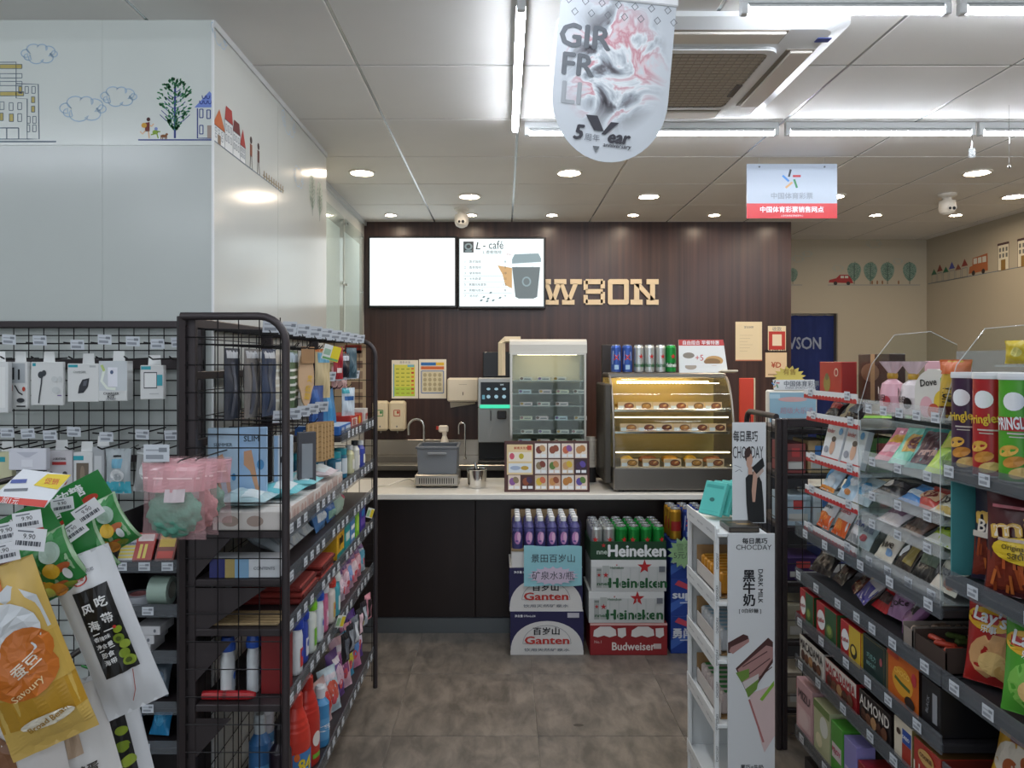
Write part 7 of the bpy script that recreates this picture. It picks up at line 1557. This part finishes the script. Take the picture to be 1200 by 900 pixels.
for q, (y, c_, c2, nm) in enumerate(pk):
    o = pouch('razor_pack', f'{nm} blister pack hooked under the middle shelf, number {q+1} from the near end', 'packet', .06, .11, .02, C(c_, .3), [('r', .25, .1, .75, .8, C(c2, .3))], seed=140+q, group='dark blister packs on the left rack'); o.location = (-.588, y, .418); o.rotation_euler = (R(-3), 0, R(75))
    MB().tube([(0, .0, .11), (0, .004, .128)], .0012, WIRE, 4).build('hanger', o)
# bottom shelf: bleach bottles and pouches
def jug(lb, x, y, c_, h_, r_, rz, n2):
    prof = [(r_*.95, 0), (r_, .008), (r_, h_*.50), (r_*.92, h_*.60)] + [(r_*(.9-.06*j)*(1.0 if j % 2 else .96), h_*(.62+.035*j)) for j in range(5)] + [(r_*.42, h_*.84)]
    o = bottle('bleach_bottle', lb, 'bottle', prof, C(c_, .3), [('r', .05, .06, .95, .46, C('#3f78b0', .4)), ('t', '84', .5, .30, .5, C('#d8c02c', .4), .16, .04), ('r', .1, .08, .9, .16, C('#c9d6dc', .4)), ('o', .2, .42, .1, .05, C('#d86a2c', .4))] if n2 else [('o', .5, .35, .2, .1, C('#d8d4d0', .4)), ('r', .3, .1, .7, .16, C('#6fae3a', .4))], r_, C(c_, .3), [(r_*.44, h_*.84), (r_*.42, h_*.97), (r_*.3, h_), (0, h_)], sy=.8, group='red bleach bottles', n=20); return lp(o, x, y, .175, rz)
jug('red ribbed bleach bottle with a blue label at the bottom', -.670, 2.37, '#c2372a', .30, .050, 60, True); jug('red bleach jug behind the ribbed bottle', -.670, 2.50, '#b52f26', .30, .050, 70, False)
for (x, y, c_, cc, h_, lb) in ((-.75, 2.26, '#3a6a9c', '#a8b0b4', .28, 'blue cleaner bottle with grey cap behind the wire end'), (-.675, 2.22, '#241c28', '#1c181c', .27, 'black and violet spray can behind the wire end'), (-.80, 2.45, '#c9ccd0', '#d9dcdc', .28, 'white cleaner bottle behind the bleach'), (-.655, 2.62, '#3f86b8', '#d4d8dc', .21, 'blue cleaner bottle with white cap by the bleach')):
    r_ = .033; o = bottle('cleaner_bottle', lb, 'bottle', [(r_*.94, 0), (r_, .006), (r_, h_*.70), (r_*.5, h_*.80)], C(c_, .3), [('r', .1, .15, .9, .60, C('#8a5a9c' if c_ == '#241c28' else '#5a9ac8', .35)), ('t', 'PLUS' if c_ != '#241c28' else 'STYLE', .5, .4, .35, PAPER, .3, .03, R(90))], r_, C(cc, .35), [(r_*.55, h_*.80), (r_*.55, h_*.96), (r_*.4, h_), (0, h_)], group='cleaner bottles on the bottom shelf'); lp(o, x, y, .175, 40)
pk = [(2.74, '#c9a8a8', '#c83a30', 'red and pale', .17), (2.84, '#b8d0dc', '#c85a4a', 'pale blue and red', .17), (2.96, '#6a4a8c', '#d8b8c8', 'violet floral', .19), (3.05, '#d8b0c0', '#8a4a7a', 'large pink', .21), (3.15, '#3f92b8', '#c9c23a', 'sky blue', .19), (3.25, '#c27a9c', '#5a8ac8', 'pink and blue', .20), (3.35, '#5a3f8c', '#d8d0e0', 'deep violet', .22)]
for q, (y, c_, c2, nm, h_) in enumerate(pk):
    o = pouch('detergent_pouch', f'{nm} detergent pouch on the bottom shelf of the left rack', 'pouch', .105, h_, .055, C(c_, .3), [('o', .5, .5, .36, .22, C(c2, .35)), ('o', .45, .3, .15, .1, C('#c8505a', .35)), ('r', .2, .74, .8, .86, C('#d8d0d8', .35))], seed=160+q, group='detergent pouches on the bottom shelf'); o.location = (-.662, y, .183); o.rotation_euler = (R(-12), 0, R(62 if q % 2 else 78))
for (y, z_, lb) in ((2.70, .585+.0, 'white and yellow special price card on the lowest middle shelf edge'), (3.06, .44, 'white and yellow special price card among the pink pouches'), (3.30, .86, 'white and yellow special price card by the violet carton')):
    tag(MB().box(-.028, .028, 0, .001, -.022, .022, C('#dfe4de', .5)).rect(front(0), .002, -.018, .026, .018, C('#e0cc2c', .5)).rect(front(0), -.026, -.016, -.004, .012, C('#8fb88a', .5)).build('price_card', None, (RXF+.012, y, z_), rot=(R(10), R(18), R(70))), lb, 'price card')

# ================================================================= GRID WALL ON THE LEFT
GY = LY-.018; GXA, GXB = -2.1, -.945
gw = thing('grid_wall', 'black wire grid wall with hooks on the pale partition', 'display rack', (0, GY, 0)); GT_ = 1.668
MB().box(GXA, GXB, -.012, .012, GT_-.022, GT_, DARK, .003).build('top_bar', gw)
MB().box(GXA, GXB, -.008, .008, zat(433, GY), zat(421, GY), DARK, .002).build('hook_rail', gw)
MB().box(GXA, GXB, -.008, .008, zat(541, GY), zat(533, GY), DARK, .002).build('hook_rail', gw)
for x in (GXB-.012,): MB().box(x-.012, x+.012, -.012, .012, 0, GT_, DARK, .003).build('post', gw)
b_ = MB(); st = 17.6*GY/FPX
for q in range(26): b_.tube([(GXB-.03-q*st, 0, .05), (GXB-.03-q*st, 0, GT_-.02)], .0019, WIRE, 4)
for q in range(30): b_.tube([(GXA, .004, GT_-.045-q*st), (GXB-.01, .004, GT_-.045-q*st)], .0019, WIRE, 4)
b_.build('wire_grid', gw)['kind'] = 'stuff'
HK = GY-.17     # where the hook ends are
def hook_y(px, py, py_t, ptx):
    x, z_ = xat(px, HK), zat(py, HK); h_ = MB().tube([(x, 0, z_+.004), (x, -.155, z_), (x-.004, -.17, z_+.008)], .0024, WIRE, 5).tube([(x+.012, 0, z_+.05), (x+.010, -.165, z_+.046), (x-.02, -.168, z_+.049)], .0024, WIRE, 5).build('hook', gw)
    price_tag(h_, (xat(ptx, HK), -.172, zat(py_t, HK)), (R(8), R(4*math.sin(px)), 0), 1.05)
for q, px in enumerate((-32, 2, 38, 82, 114, 147, 176, 200)): hook_y(px, 421, (398, 398, 399, 404, 398, 400, 403, 401)[q], px+9)
for q, px in enumerate((-30, 0, 24, 50, 78, 116, 158, 192)): hook_y(px, 527, (508, 507, 508, 510, 506, 512, 509, 510)[q], px+9)
HB = 'phone accessory packs on the grid wall'
def hung(px0, px1, py0, py1, dpt, c_, pr, nm, lb, cat, Y=None, rz=0, tab=True, rot=None, clearM=None):
    Y = Y or HK+.03; p0, p1 = at(px0, py1, Y), at(px1, py0, Y); w, h = p1.x-p0.x, p1.z-p0.z
    o = carton(nm, lb, cat, w, dpt, h, clearM or C(c_, .4), pr, group=HB); o.location = ((p0.x+p1.x)/2, Y+dpt/2, p0.z); o.rotation_euler = rot or (0, 0, R(rz))
    if tab: MB().prism([(-.018, h), (.018, h), (.016, h+.03), (-.016, h+.03)], front(dpt/2-.002), -.0015, 0, C('#dfe1e0', .4)).build('hang_tab', o)
    return o
WB = '#d3d5d4'; TL = C('#2a9aa8', .4)
hung(-22, 6, 424, 484, .03, '#cfd2d2', [('r', .1, .1, .9, .9, C('#dcdedd', .4))], 'cable_pack', 'plain white cable pack cut off by the left edge', 'packet', HK-.02, rz=14)
hung(8, 33, 424, 479, .015, WB, [('r', .1, .55, .9, .97, C('#aab0b4', .3)), ('r', .25, .62, .36, .88, INK), ('r', .55, .62, .64, .84, INK), ('r', .05, .38, .28, .5, C('#b8432e')), ('o', .85, .42, .08, .05, C('#b8432e')), ('l', [(.4, .5), (.6, .35), (.8, .3)], .004, INK), ('o', .7, .18, .2, .05, C('#3a3c40')), ('r', .5, .04, .95, .07, INK)], 'cable_pack', 'white cable pack with red squares beside the left edge', 'packet', rz=-6)
hung(35, 75, 424, 475, .012, WB, [('r', .06, .90, .16, .97, TL), ('o', .32, .70, .09, .08, C('#3a3f44')), ('o', .42, .74, .07, .07, C('#3a3f44')), ('l', [(.36, .7), (.34, .5), (.28, .2), (.26, .05)], .004, C('#3a3f44')), ('o', .75, .6, .1, .07, C('#c4c8c8')), ('o', .92, .6, .06, .07, C('#c4c8c8')), ('o', .8, .35, .12, .08, C('#c4c8c8')), ('r', .85, .22, .98, .24, C('#6a4a8a'))], 'cable_pack', 'wide white pack with dark three-way cable picture', 'packet', rz=-5)
hung(79, 116, 426, 471, .03, WB, [('r', .03, .90, .33, .97, TL), ('r', .7, .9, .9, .95, C('#b4b8b8')), ('p', [(.48, .58), (.70, .62), (.66, .40), (.52, .24), (.34, .22), (.38, .42)], C('#2e3036')), ('p', [(.52, .54), (.64, .56), (.60, .42), (.50, .42)], C('#5a5e66')), ('t', 'CHARGER', .4, .78, .4, C('#8d9292'))], 'charger_box', 'white charger box with black car charger picture', 'box')
hung(116, 149, 423, 470, .035, WB, [('r', .0, .26, 1, 1, C('#c6ccd0', .25)), ('r', .32, .36, .66, .84, C('#e0e2ea', .3)), ('o', .46, .72, .06, .05, C('#4a5a7a')), ('l', [(.2, .8), (.1, .5), (.3, .32), (.6, .3)], .008, C('#dfe6dc')), ('l', [(.1, .9), (.2, .75)], .008, C('#b4c87a')), ('t', 'CHARGER', .45, .19, .55, INK, None, .02), ('t', 'KIT', .45, .11, .25, INK), ('t', '2A FAST', .45, .05, .35, GREYINK)], 'charger_box', 'clear-window charger kit box with white plug', 'box')
hung(163, 188, 428, 468, .045, WB, [('r', .03, .87, .45, .97, TL), ('r', .15, .32, .72, .80, C('#3a3c40')), ('r', .18, .35, .69, .77, C('#dfe1e0')), ('r', .72, .40, .95, .72, TL), ('r', .4, .15, .8, .18, C('#b4b8b8'))], 'charger_box', 'small white power bank box hanging alone near the rack', 'box', rz=16)
HB = 'phone accessory packs on the lower hooks'
hung(-6, 14, 530, 575, .02, '#c9c8a4', [('r', 0, .75, .6, .88, TL), ('o', .4, .2, .08, .05, C('#3a8a5a'))], 'cable_pack', 'pale yellow accessory pack at the left edge of the lower hooks', 'packet')
hung(10, 54, 526, 551, .02, '#d3d5de', [('p', [(.2, .85), (.45, .6), (.55, .6), (.8, .85)], C('#b9bcc8')), ('r', .35, .15, .65, .5, C('#e0e2ea'))], 'phone_holder', 'white folded phone holder on the lower hooks', 'holder', HK-.03, tab=False)
hung(55, 84, 528, 572, .015, '#c4c2c6', [('t', '入耳式耳机', .5, .78, .5, INK), ('r', .22, .62, .76, .70, C('#b33a3a')), ('o', .18, .25, .09, .16, C('#b8404a')), ('o', .72, .25, .09, .16, C('#b8404a')), ('o', .18, .38, .09, .07, C('#4a4448')), ('o', .72, .38, .09, .07, C('#4a4448'))], 'earphone_pack', 'grey earphone pack with red buds', 'packet', rz=5)
hung(86, 110, 530, 582, .02, '#d4d6d6', [('r', .0, .82, .5, .92, TL), ('r', .15, .3, .75, .76, C('#6a5f52')), ('o', .45, .5, .12, .2, C('#8a7a68'))], 'earphone_pack', 'white pack with brown window on the lower hooks', 'packet')
hung(108, 122, 524, 575, .03, '#a8acb0', [('r', .2, .2, .8, .8, C('#c4c8ca'))], 'cable_pack', 'narrow grey blister pack on the lower hooks', 'packet')
o = pouch('cable_pouch', 'zip pouch with white cable and aqua base', 'packet', .078, .135, .018, C('#a9b2b6', .25), [('r', 0, .02, 1, .28, C('#3fa2b4', .3)), ('r', .3, .58, .7, .78, C('#6fa8c0', .3)), ('o', .5, .42, .3, .14, C('#d4d8da', .4)), ('o', .5, .38, .18, .08, C('#a9b2b6', .3)), ('r', .35, .82, .65, .86, INK)], seed=201, group=HB); o.location = (xat(139, HK+.03), HK+.03, zat(579, HK+.03)); MB().tube([(0, 0, .12), (0, .12, .132)], .0012, WIRE, 4).build('hanger', o)
o = pouch('cable_pouch', 'grey zip pouch with coiled white cable', 'packet', .085, .13, .02, C('#9a9c9c', .25), [('o', .5, .5, .34, .22, C('#c9cccc', .4)), ('o', .5, .5, .2, .12, C('#8f9292', .4)), ('r', .0, .86, 1, .9, C('#c4c8c8', .3)), ('r', .5, .1, .9, .16, C('#6a6e70'))], seed=202, group=HB); o.location = (xat(172, HK+.03), HK+.03, zat(577, HK+.03)); o.rotation_euler = (0, R(6), 0); MB().tube([(0, 0, .12), (0, .12, .132)], .0012, WIRE, 4).build('hanger', o)
# shelves under the grid
SYF = 2.07; SXA, SXB = xat(131, SYF), xat(209, SYF)
ls = thing('accessory_shelves', 'narrow dark shelves with small goods below the grid wall', 'shelf rack', (0, 0, 0))
for x in (SXA-.014, ): MB().box(x-.012, x+.006, SYF+.0, SYF+.02, 0, zat(596, SYF), DARK, .003).build('post', ls)
for x in (SXA-.008, SXB): MB().box(x, x+.004, SYF+.02, GY-.02, .05, 1.10, m('#242124', .6)).build('side_panel', ls)
MB().box(SXA, SXB, GY-.028, GY-.022, .05, 1.09, m('#2a2628', .6)).build('back_panel', ls)
SLV = [zat(p, SYF) for p in (664, 716, 770, 830, 876)]
for k_, z_ in enumerate(SLV):
    sh = MB().box(SXA-.003, SXB-.001, SYF, GY-.03, z_-.012, z_, DARK, .002).build('shelf', ls)
    MB().box(SXA-.003, SXB-.001, SYF-.006, SYF-.002, z_-.016, z_+.020, STRIP).build('label_strip', sh)
    for q in range(2 + (k_ == 0)): price_tag(sh, (SXA+.03+.065*q+.01*(k_ % 2), SYF-.0075, z_+.002), (0, 0, 0), .85)
SA_ = 'battery packs on the top accessory shelf'
for q, (px, c_, pr, lb) in enumerate(((148, '#d0d4d8', [('r', .0, .75, 1, 1, C('#c23a2a')), ('t', 'Panasonic', .5, .62, .8, C('#23306a'), None, .03)] + [('r', .1, .1+.12*j, .9, .18+.12*j, C('#d8c85a')) for j in range(4)], 'white battery card with yellow cells'), (168, '#a83228', [('r', .25, .1, .4, .6, C('#d8c85a')), ('r', .5, .1, .65, .6, C('#d8c85a')), ('r', .1, .7, .9, .95, C('#d8d0cc'))], 'red battery card with two yellow cells'), (194, '#7a3a2e', [('r', .1, .5, .9, .9, C('#c8a83a')), ('r', .1, .1, .9, .35, C('#c23a2a'))], 'brown and red battery card'))):
    o = carton('battery_card', lb + ' on the shelf below the grid wall', 'batteries', .055 if q else .062, .008, .085, C(c_, .35), pr, group=SA_); o.location = (xat(px, SYF+.05), SYF+.04, SLV[0]+.003); o.rotation_euler = (R(-35), 0, R(4))
t = thing('tape_roll', 'upright roll of pale green tape on the second accessory shelf', 'tape', (xat(194, SYF+.08), SYF+.06, SLV[1]+.041)); MB().lathe([(.040, -.028), (.040, .028)], C('#9ab0a4', .5), 24, axis='x', cap=(False, False)).lathe([(.024, -.028), (.024, .028)], C('#8a8a80', .6), 24, axis='x', cap=(False, False)).build('tape', t)
b_ = MB()
for xx in (-.028, .028): b_ = MB(); b_.surf(lambda u, v: Vector((xx, (.024+.016*v)*math.cos(2*math.pi*u), (.024+.016*v)*math.sin(2*math.pi*u))), 24, 1, C('#b4c6bc', .5), flip=xx < 0); b_.build('tape_edge', t)
t = thing('tape_roll', 'clear tape roll lying flat on the second accessory shelf', 'tape', (xat(163, SYF+.08), SYF+.08, SLV[1]+.002)); MB().lathe([(.045, 0), (.045, .022), (.026, .022), (.026, 0)], C('#a9adb4', .3), 24, cap=(False, False)).build('tape', t); MB().lathe([(.026, .0), (.026, .0225), (.023, .0225), (.023, 0)], C('#b87a7a', .5), 24, cap=(False, False)).build('core', t)
for q, (px, dz, w_, lb) in enumerate(((167, 0, .085, 'bottom white socket box on the third accessory shelf'), (172, .026, .08, 'middle white socket box on the third accessory shelf'), (180, .052, .075, 'top white socket box on the third accessory shelf'))):
    o = carton('socket_box', lb, 'box', w_, .09, .025, C('#c9cacd', .4), [('r', .05, .3, .3, .7, C('#9a9ca4', .4)), ('o', .8, .5, .05, .2, GREYINK)], group='white socket boxes'); o.location = (xat(px, SYF+.06), SYF+.065, SLV[2]+.002+dz)
for q, (px, k_, c_, lb) in enumerate(((158, 3, '#4a5a6a', 'dark blue-grey crumpled packet on the fourth accessory shelf'), (182, 3, '#55606a', 'smoky clear crumpled packet on the fourth accessory shelf'), (150, 4, '#2a3a4a', 'navy packet on the lowest visible accessory shelf'), (184, 4, '#2f86b8', 'bright blue packet on the lowest visible accessory shelf'))):
    o = pouch('small_packet', lb, 'packet', .062, .09, .035, C(c_, .25), [('o', .5, .5, .3, .25, C('#6a7f94' if k_ == 3 else '#4aa2d0', .3))], seed=210+q, group='small packets on the accessory shelves'); o.location = (xat(px+4, SYF+.06), SYF+.05, SLV[k_]+.010); o.rotation_euler = (R(-25), 0, R(10-6*q))
# bath puffs in pink zip bags, hanging on the near post
pink = C('#d6a2a6', .3); PKF = film('#e0b4b8', .20, .12, 'pink_film')
def puff(px, py0, py1, Y, lb, flip=0, ball=True, rz=0):
    w = 86*Y/FPX*(.74 if not ball else .9); h = (py1-py0)*Y/FPX
    o = pouch('bath_puff_bag', lb, 'bag', w, h, .062, PKF, [('r', .0, .62, 1, .97, film('#d8a0a6', .72, .2, 'pink_bag_top')), ('r', .05, .78, .95, .80, C('#e6c4c6', .3)), ('r', .45, .50, .75, .66, C('#c9bcc0', .4))], seed=230+px, group='bath puffs in pink bags', pinch=.06); o.location = (xat(px, Y), Y, zat(py1, Y)); o.rotation_euler = (0, 0, R(rz))
    def fn(u, v):
        th, fi = 2*math.pi*u, math.pi*v; k_ = 1+.10*math.sin(7*th+5*math.sin(3*fi))*math.sin(fi)+.06*math.sin(11*fi+4*th)
        return Vector((.062*k_*math.sin(fi)*math.cos(th), -.024*k_*math.sin(fi)*math.sin(th), h*.34-.058*k_*math.cos(fi)))
    MB().surf(fn, 40, 24, m('#5a9a86', .7, bump=.8, scale=90) if ball else m('#c08a8c', .7, bump=.8, scale=90)).build('puff', o)
    MB().tube([(0, 0, h*.93), (-.01, .05, h*.97), (-.02, .20, h*.97)], .002, WIRE, 5).build('hanger_hook', o)
puff(204, 540, 632, 1.77, 'green bath puff in a pink zip bag, frontmost', rz=-3); puff(225, 538, 626, 1.872, 'pink bath puff bag just behind the green one', ball=False, rz=-4); puff(235, 535, 612, 1.995, 'green bath puff in a pink bag at the back', ball=True, rz=-5)
o = bpy.data.objects.new('price_tag', TAG_ME); COL.objects.link(o); o.location = (xat(201, 1.84), 1.76, zat(531, 1.76)); o.scale = (1.4, 1, 1.3); tag(o, 'paper price tag above the pink bath puff bags', 'price tag')

# ================================================================= NEAR LEFT SNACK RACK
NX = -.72
sn = thing('snack_hook_rack', 'dark wire side rack with bars at the near left', 'rack', (NX, 0, 0))
for z_, ye in ((1.368, 1.13), (1.227, 1.36), (1.05, 1.36), (.86, 1.36)): MB().tube([(0, .55, z_), (0, ye, z_)], .005, WIRE, 6).build('bar', sn)
for y, zt_ in ((.60, 1.37), (.86, 1.37), (1.11, 1.37), (1.36, 1.23)): MB().tube([(0, y, 0), (0, y, zt_)], .005, WIRE, 6).build('wire_post', sn)
# header-card gummy bags (green cards)
GC = C('#1f7a34', .35)
def green_bag(px, py_t, Y, rz, roll, lb, s_=1.0, seed=0):
    t = thing('gummy_bag', lb, 'bag', (xat(px, Y), Y, zat(py_t, Y)), rot=(0, R(roll), R(rz)), group='gummy bags with green header cards'); w, h = .13*s_, .155*s_
    MB().box(-w/2, w/2, -.001, .001, -.055*s_, 0, GC, 0).build('header_card', t)
    S_, f = bag_frame(w*1.08, h*.70, .05, seed); b_ = MB(); b_.surf(lambda u, v: S_(u, v, True)+Vector((0, 0, -.055*s_-h*.70)), 12, 12, C('#8fae8a', .25)).surf(lambda u, v: S_(u, v, False)+Vector((0, 0, -.055*s_-h*.70)), 12, 12, C('#8fae8a', .25), flip=True); b_.build('bag', t)
    ff = lambda a, b, off=0: f(a, b, off)+Vector((0, 0, -.055*s_-h*.70))
    d = MB(); printed(d, ff, w, h*.70, [('r', 0, .0, 1, .98, C('#2a7a3a', .3)), ('o', .2, .70, .2, .24, C('#6b4030', .35)), ('o', .2, .72, .05, .07, C('#d8c8b4', .35))] + [('o', .15+.7*((j*37) % 100)/100, .08+.4*((j*61) % 100)/100, .07+.03*(j % 3), .07+.03*((j+1) % 3), C(('#8fa83a', '#c8a02c', '#a8562c', '#b8c05a', '#c8842c', '#7a8a2c')[j % 6], .35)) for j in range(16)] + [('o', .8, .72, .13, .16, C('#9ab0a4', .35)), ('o', .86, .3, .05, .1, C('#d0d4d8', .35))], True); d.build('print', t)
    d = MB(); f0 = front(-.001); d.text(f0, '软糖', .0, -.02*s_, PAPER, w=.05*s_, bold=.03); d.oval(f0, .025*s_, -.045*s_, .014, .007, C('#b83a2a', .4)); d.build('header_print', t)
    return t
def barcode(px, py, Y, rz, roll, lb, s_=1.0, txt='9.90'):
    s_ *= .62
    t = tag(MB().box(-.027*s_, .027*s_, 0, .0008, -.019*s_, .019*s_, C('#dcdee2', .5)).build('price_tag', None, at(px, py, Y), rot=(R(-4), R(roll), R(rz))), lb, 'price tag', 'paper price labels on the gummy bags'); d = MB(); f = front(0)
    for q in range(14): d.rect(f, (-.021+.003*q)*s_, -.011*s_, (-.021+.003*q+.0016+.0006*(q % 3))*s_, -.003*s_, C('#4a4e56', .5), .0003)
    d.text(f, txt, 0, .005*s_, INK, w=.02*s_, off=.0004); d.rect(f, -.02*s_, .012*s_, .006*s_, .0145*s_, GREYINK, .0003); d.build('barcode', t)
green_bag(76, 570, 1.24, 24, -28, 'gummy bag with green card and brown bear print beside the post', .85, 301)
green_bag(6, 606, 1.06, 22, -26, 'gummy bag with green card at the left edge', .85, 302)
green_bag(48, 596, 1.17, 22, -26, 'gummy bag with green card in the middle of the bars', .85, 303)
for a_ in ((73, 592, 1.12, 12, -8, 'paper price label beside the yellow offer card', .95), (103, 600, 1.11, 18, -34, 'tilted paper price label on the bear gummy bag, upper', 1.15), (86, 622, 1.105, 18, -36, 'tilted paper price label on the bear gummy bag, lower', 1.05), (32, 610, 1.0, 14, -8, 'paper price label above the 9.90 label', 1.05), (34, 632, .98, 5, 6, 'paper price label reading 9.90 in front', 1.25), (8, 624, 1.0, 18, -10, 'paper price label at the left edge, upper', 1.1), (4, 648, .99, 18, -10, 'paper price label at the left edge, lower', 1.1)): barcode(*a_)
# offer card
t = tag(MB().prism([(-.052, -.018), (.030, -.030), (.052, .018), (-.02, .030)], front(0), -.001, 0, C('#d6dade', .4)).build('offer_card', None, at(35, 572, 1.02), rot=(R(-35), R(-2), R(0))), 'white red and yellow offer card on the near left bar', 'card'); d = MB(); f = front(0)
d.shape(f, [(-.052, -.018), (.030, -.030), (.032, -.020), (-.047, -.010)], C('#c8463c', .4)); d.shape(f, [(.018, .021), (.052, .018), (.040, -.004), (.004, .004)], C('#d8c02c', .4)); d.text(f, '促销', .028, .009, C('#c8463c', .4), w=.02, rot=R(-8)); d.rect(f, -.03, .008, -.008, .014, C('#4a5a9a', .4)); d.rect(f, -.035, -.004, -.002, .0, GREYINK); d.text(f, '加1元', -.02, -.0185, PAPER, w=.025, rot=R(-8), off=.0014); d.build('print', t)
# big hanging bags
def near_bag(nm, lb, px, py, Y, w, h, M_, pr, rz, roll, seed, t_=.04, seal=None, pinch=.04):
    t = pouch(nm, lb, 'bag', w, h, t_, M_, pr, seed=seed, group='large hanging snack bags at the near left', pinch=pinch, seal=seal); p_ = at(px, py, Y)
    rot = Matrix.Rotation(R(rz), 3, 'Z') @ Matrix.Rotation(R(roll), 3, 'Y'); v_ = rot @ Vector((0, 0, h)); t.location = p_ - v_; t.rotation_euler = rot.to_euler(); MB().tube([(0, .0, h*.955), (-.004, .03, h*.975), (-.03, .06, h*1.0)], .002, C('#1f7a34', .4), 5).build('hang_strip', t); return t
BKP = C('#16171a', .35); WHB = m('#cfd2d6', .35, name='white_pouch')
near_bag('seaweed_bag', 'white kelp snack bag with a black panel', 90, 650, 1.10, .088, .258, WHB, [('o', .42, .865, .12, .035, C('#b83a30', .4)), ('o', .42, .865, .10, .026, C('#d8d2d0', .4)), ('t', '卫龙', .42, .865, .13, C('#b83a30', .4), None, .03), ('t', '风吃', .62, .90, .12, GREYINK), ('r', .24, .26, .80, .80, BKP), ('t', '风', .38, .69, .17, PAPER, None, .04), ('t', '吃', .62, .71, .18, PAPER, None, .04), ('t', '海', .38, .585, .17, PAPER, None, .04), ('t', '带', .62, .605, .18, PAPER, None, .04), ('l', [(.3, .53), (.72, .535)], .0018, PAPER), ('t', '香辣味', .42, .50, .26, PAPER), ('t', '净含量', .42, .455, .26, PAPER), ('l', [(.3, .425), (.56, .43)], .0014, PAPER), ('t', '即食', .42, .40, .2, PAPER), ('t', '海带', .42, .355, .2, PAPER), ('o', .70, .52, .07, .022, C('#8aa02c', .4)), ('o', .66, .465, .09, .030, C('#7a922a', .4)), ('o', .72, .42, .09, .026, C('#93a83a', .4)), ('o', .66, .37, .09, .028, C('#7f962c', .4)), ('o', .70, .32, .11, .032, C('#8aa034', .4)), ('o', .68, .32, .055, .016, C('#4a5a1c', .4)), ('o', .66, .465, .045, .015, C('#4a5a1c', .4)), ('o', .68, .545, .03, .01, C('#c83a34', .4)), ('l', [(.68, .26), (.60, .14), (.5, .08)], .0012, C('#a8605a', .4))], 22, -19, 311, .035)
near_bag('seaweed_bag', 'white kelp snack bag half hidden under the front one', 112, 790, 1.16, .10, .25, WHB, [('r', .22, .26, .80, .80, BKP), ('o', .70, .62, .1, .03, C('#8aa02c', .4)), ('o', .66, .52, .12, .035, C('#7a922a', .4)), ('o', .70, .42, .12, .035, C('#93a83a', .4)), ('t', '香辣海带', .4, .7, .3, PAPER), ('t', '即食净含量', .4, .6, .3, PAPER), ('t', '休闲食品', .4, .5, .28, PAPER)], 20, -12, 312, .035)
YB, YB2, ORB = C('#b58a2c', .3), C('#c9a95a', .3), C('#c06a22', .35)
near_bag('yellow_snack_bag', 'mustard yellow snack bag with white and orange print', -14, 668, .99, .108, .262, YB2, [('r', 0, 0, 1, .16, YB2), ('r', 0, .16, 1, .34, YB), ('r', .6, .34, 1, .60, C('#c2a04c', .3)), ('r', 0, .88, .6, 1, ORB), ('t', '蟹黄味', .25, .86, .5, PAPER, None, .04), ('o', .40, .66, .46, .17, C('#cfd4d8', .4)), ('p', [(.02, .58), (.1, .86), (.42, .84), (.66, .90), (.92, .80), (.95, .62)], C('#cfd4d8', .4)), ('o', .48, .44, .42, .13, ORB), ('o', .62, .55, .30, .12, ORB), ('t', '蚕豆', .56, .48, .34, C('#e2d6c4', .4), None, .02, R(22)), ('t', 'Savoury', .5, .36, .4, C('#e2c898', .4), None, .01, R(20)), ('o', .55, .165, .32, .035, C('#ddd6c4', .4)), ('t', 'Broad Bean', .55, .165, .5, C('#a8802c', .4), None, .02, R(14)), ('o', .08, .72, .05, .02, C('#4a4440', .4))], 22, -18, 313, .045)
near_bag('nut_bag', 'white and brown snack bag at the bottom left corner', 8, 800, 1.03, .11, .25, C('#c9c6c4', .3), [('o', .2, .55, .3, .22, C('#7a5236', .35)), ('o', .5, .4, .2, .12, C('#9a7450', .35)), ('r', .1, .85, .9, .96, C('#d8d4d0', .4))], 20, -10, 314)
near_bag('nut_bag', 'white snack bag with brown pictures behind the yellow bag', 72, 810, 1.10, .10, .24, C('#cdcccb', .3), [('r', .3, .6, .6, .85, C('#b8a088', .35)), ('o', .4, .35, .25, .15, C('#8a6a50', .35)), ('t', '鹌鹑蛋', .5, .5, .5, C('#3a342e', .4))], 20, -14, 315)
# green card strip holding the white bag
t = tag(MB().prism([(-.012, -.05), (.012, -.05), (.02, .06), (-.02, .06)], front(0), -.0012, 0, GC).build('hanging_card', None, at(100, 640, 1.125), rot=(0, R(-14), R(20))), 'green card strip above the white kelp bag', 'card'); MB().oval(front(0), 0, -.035, .004, .008, C('#c9a080', .4)).build('slot', t)
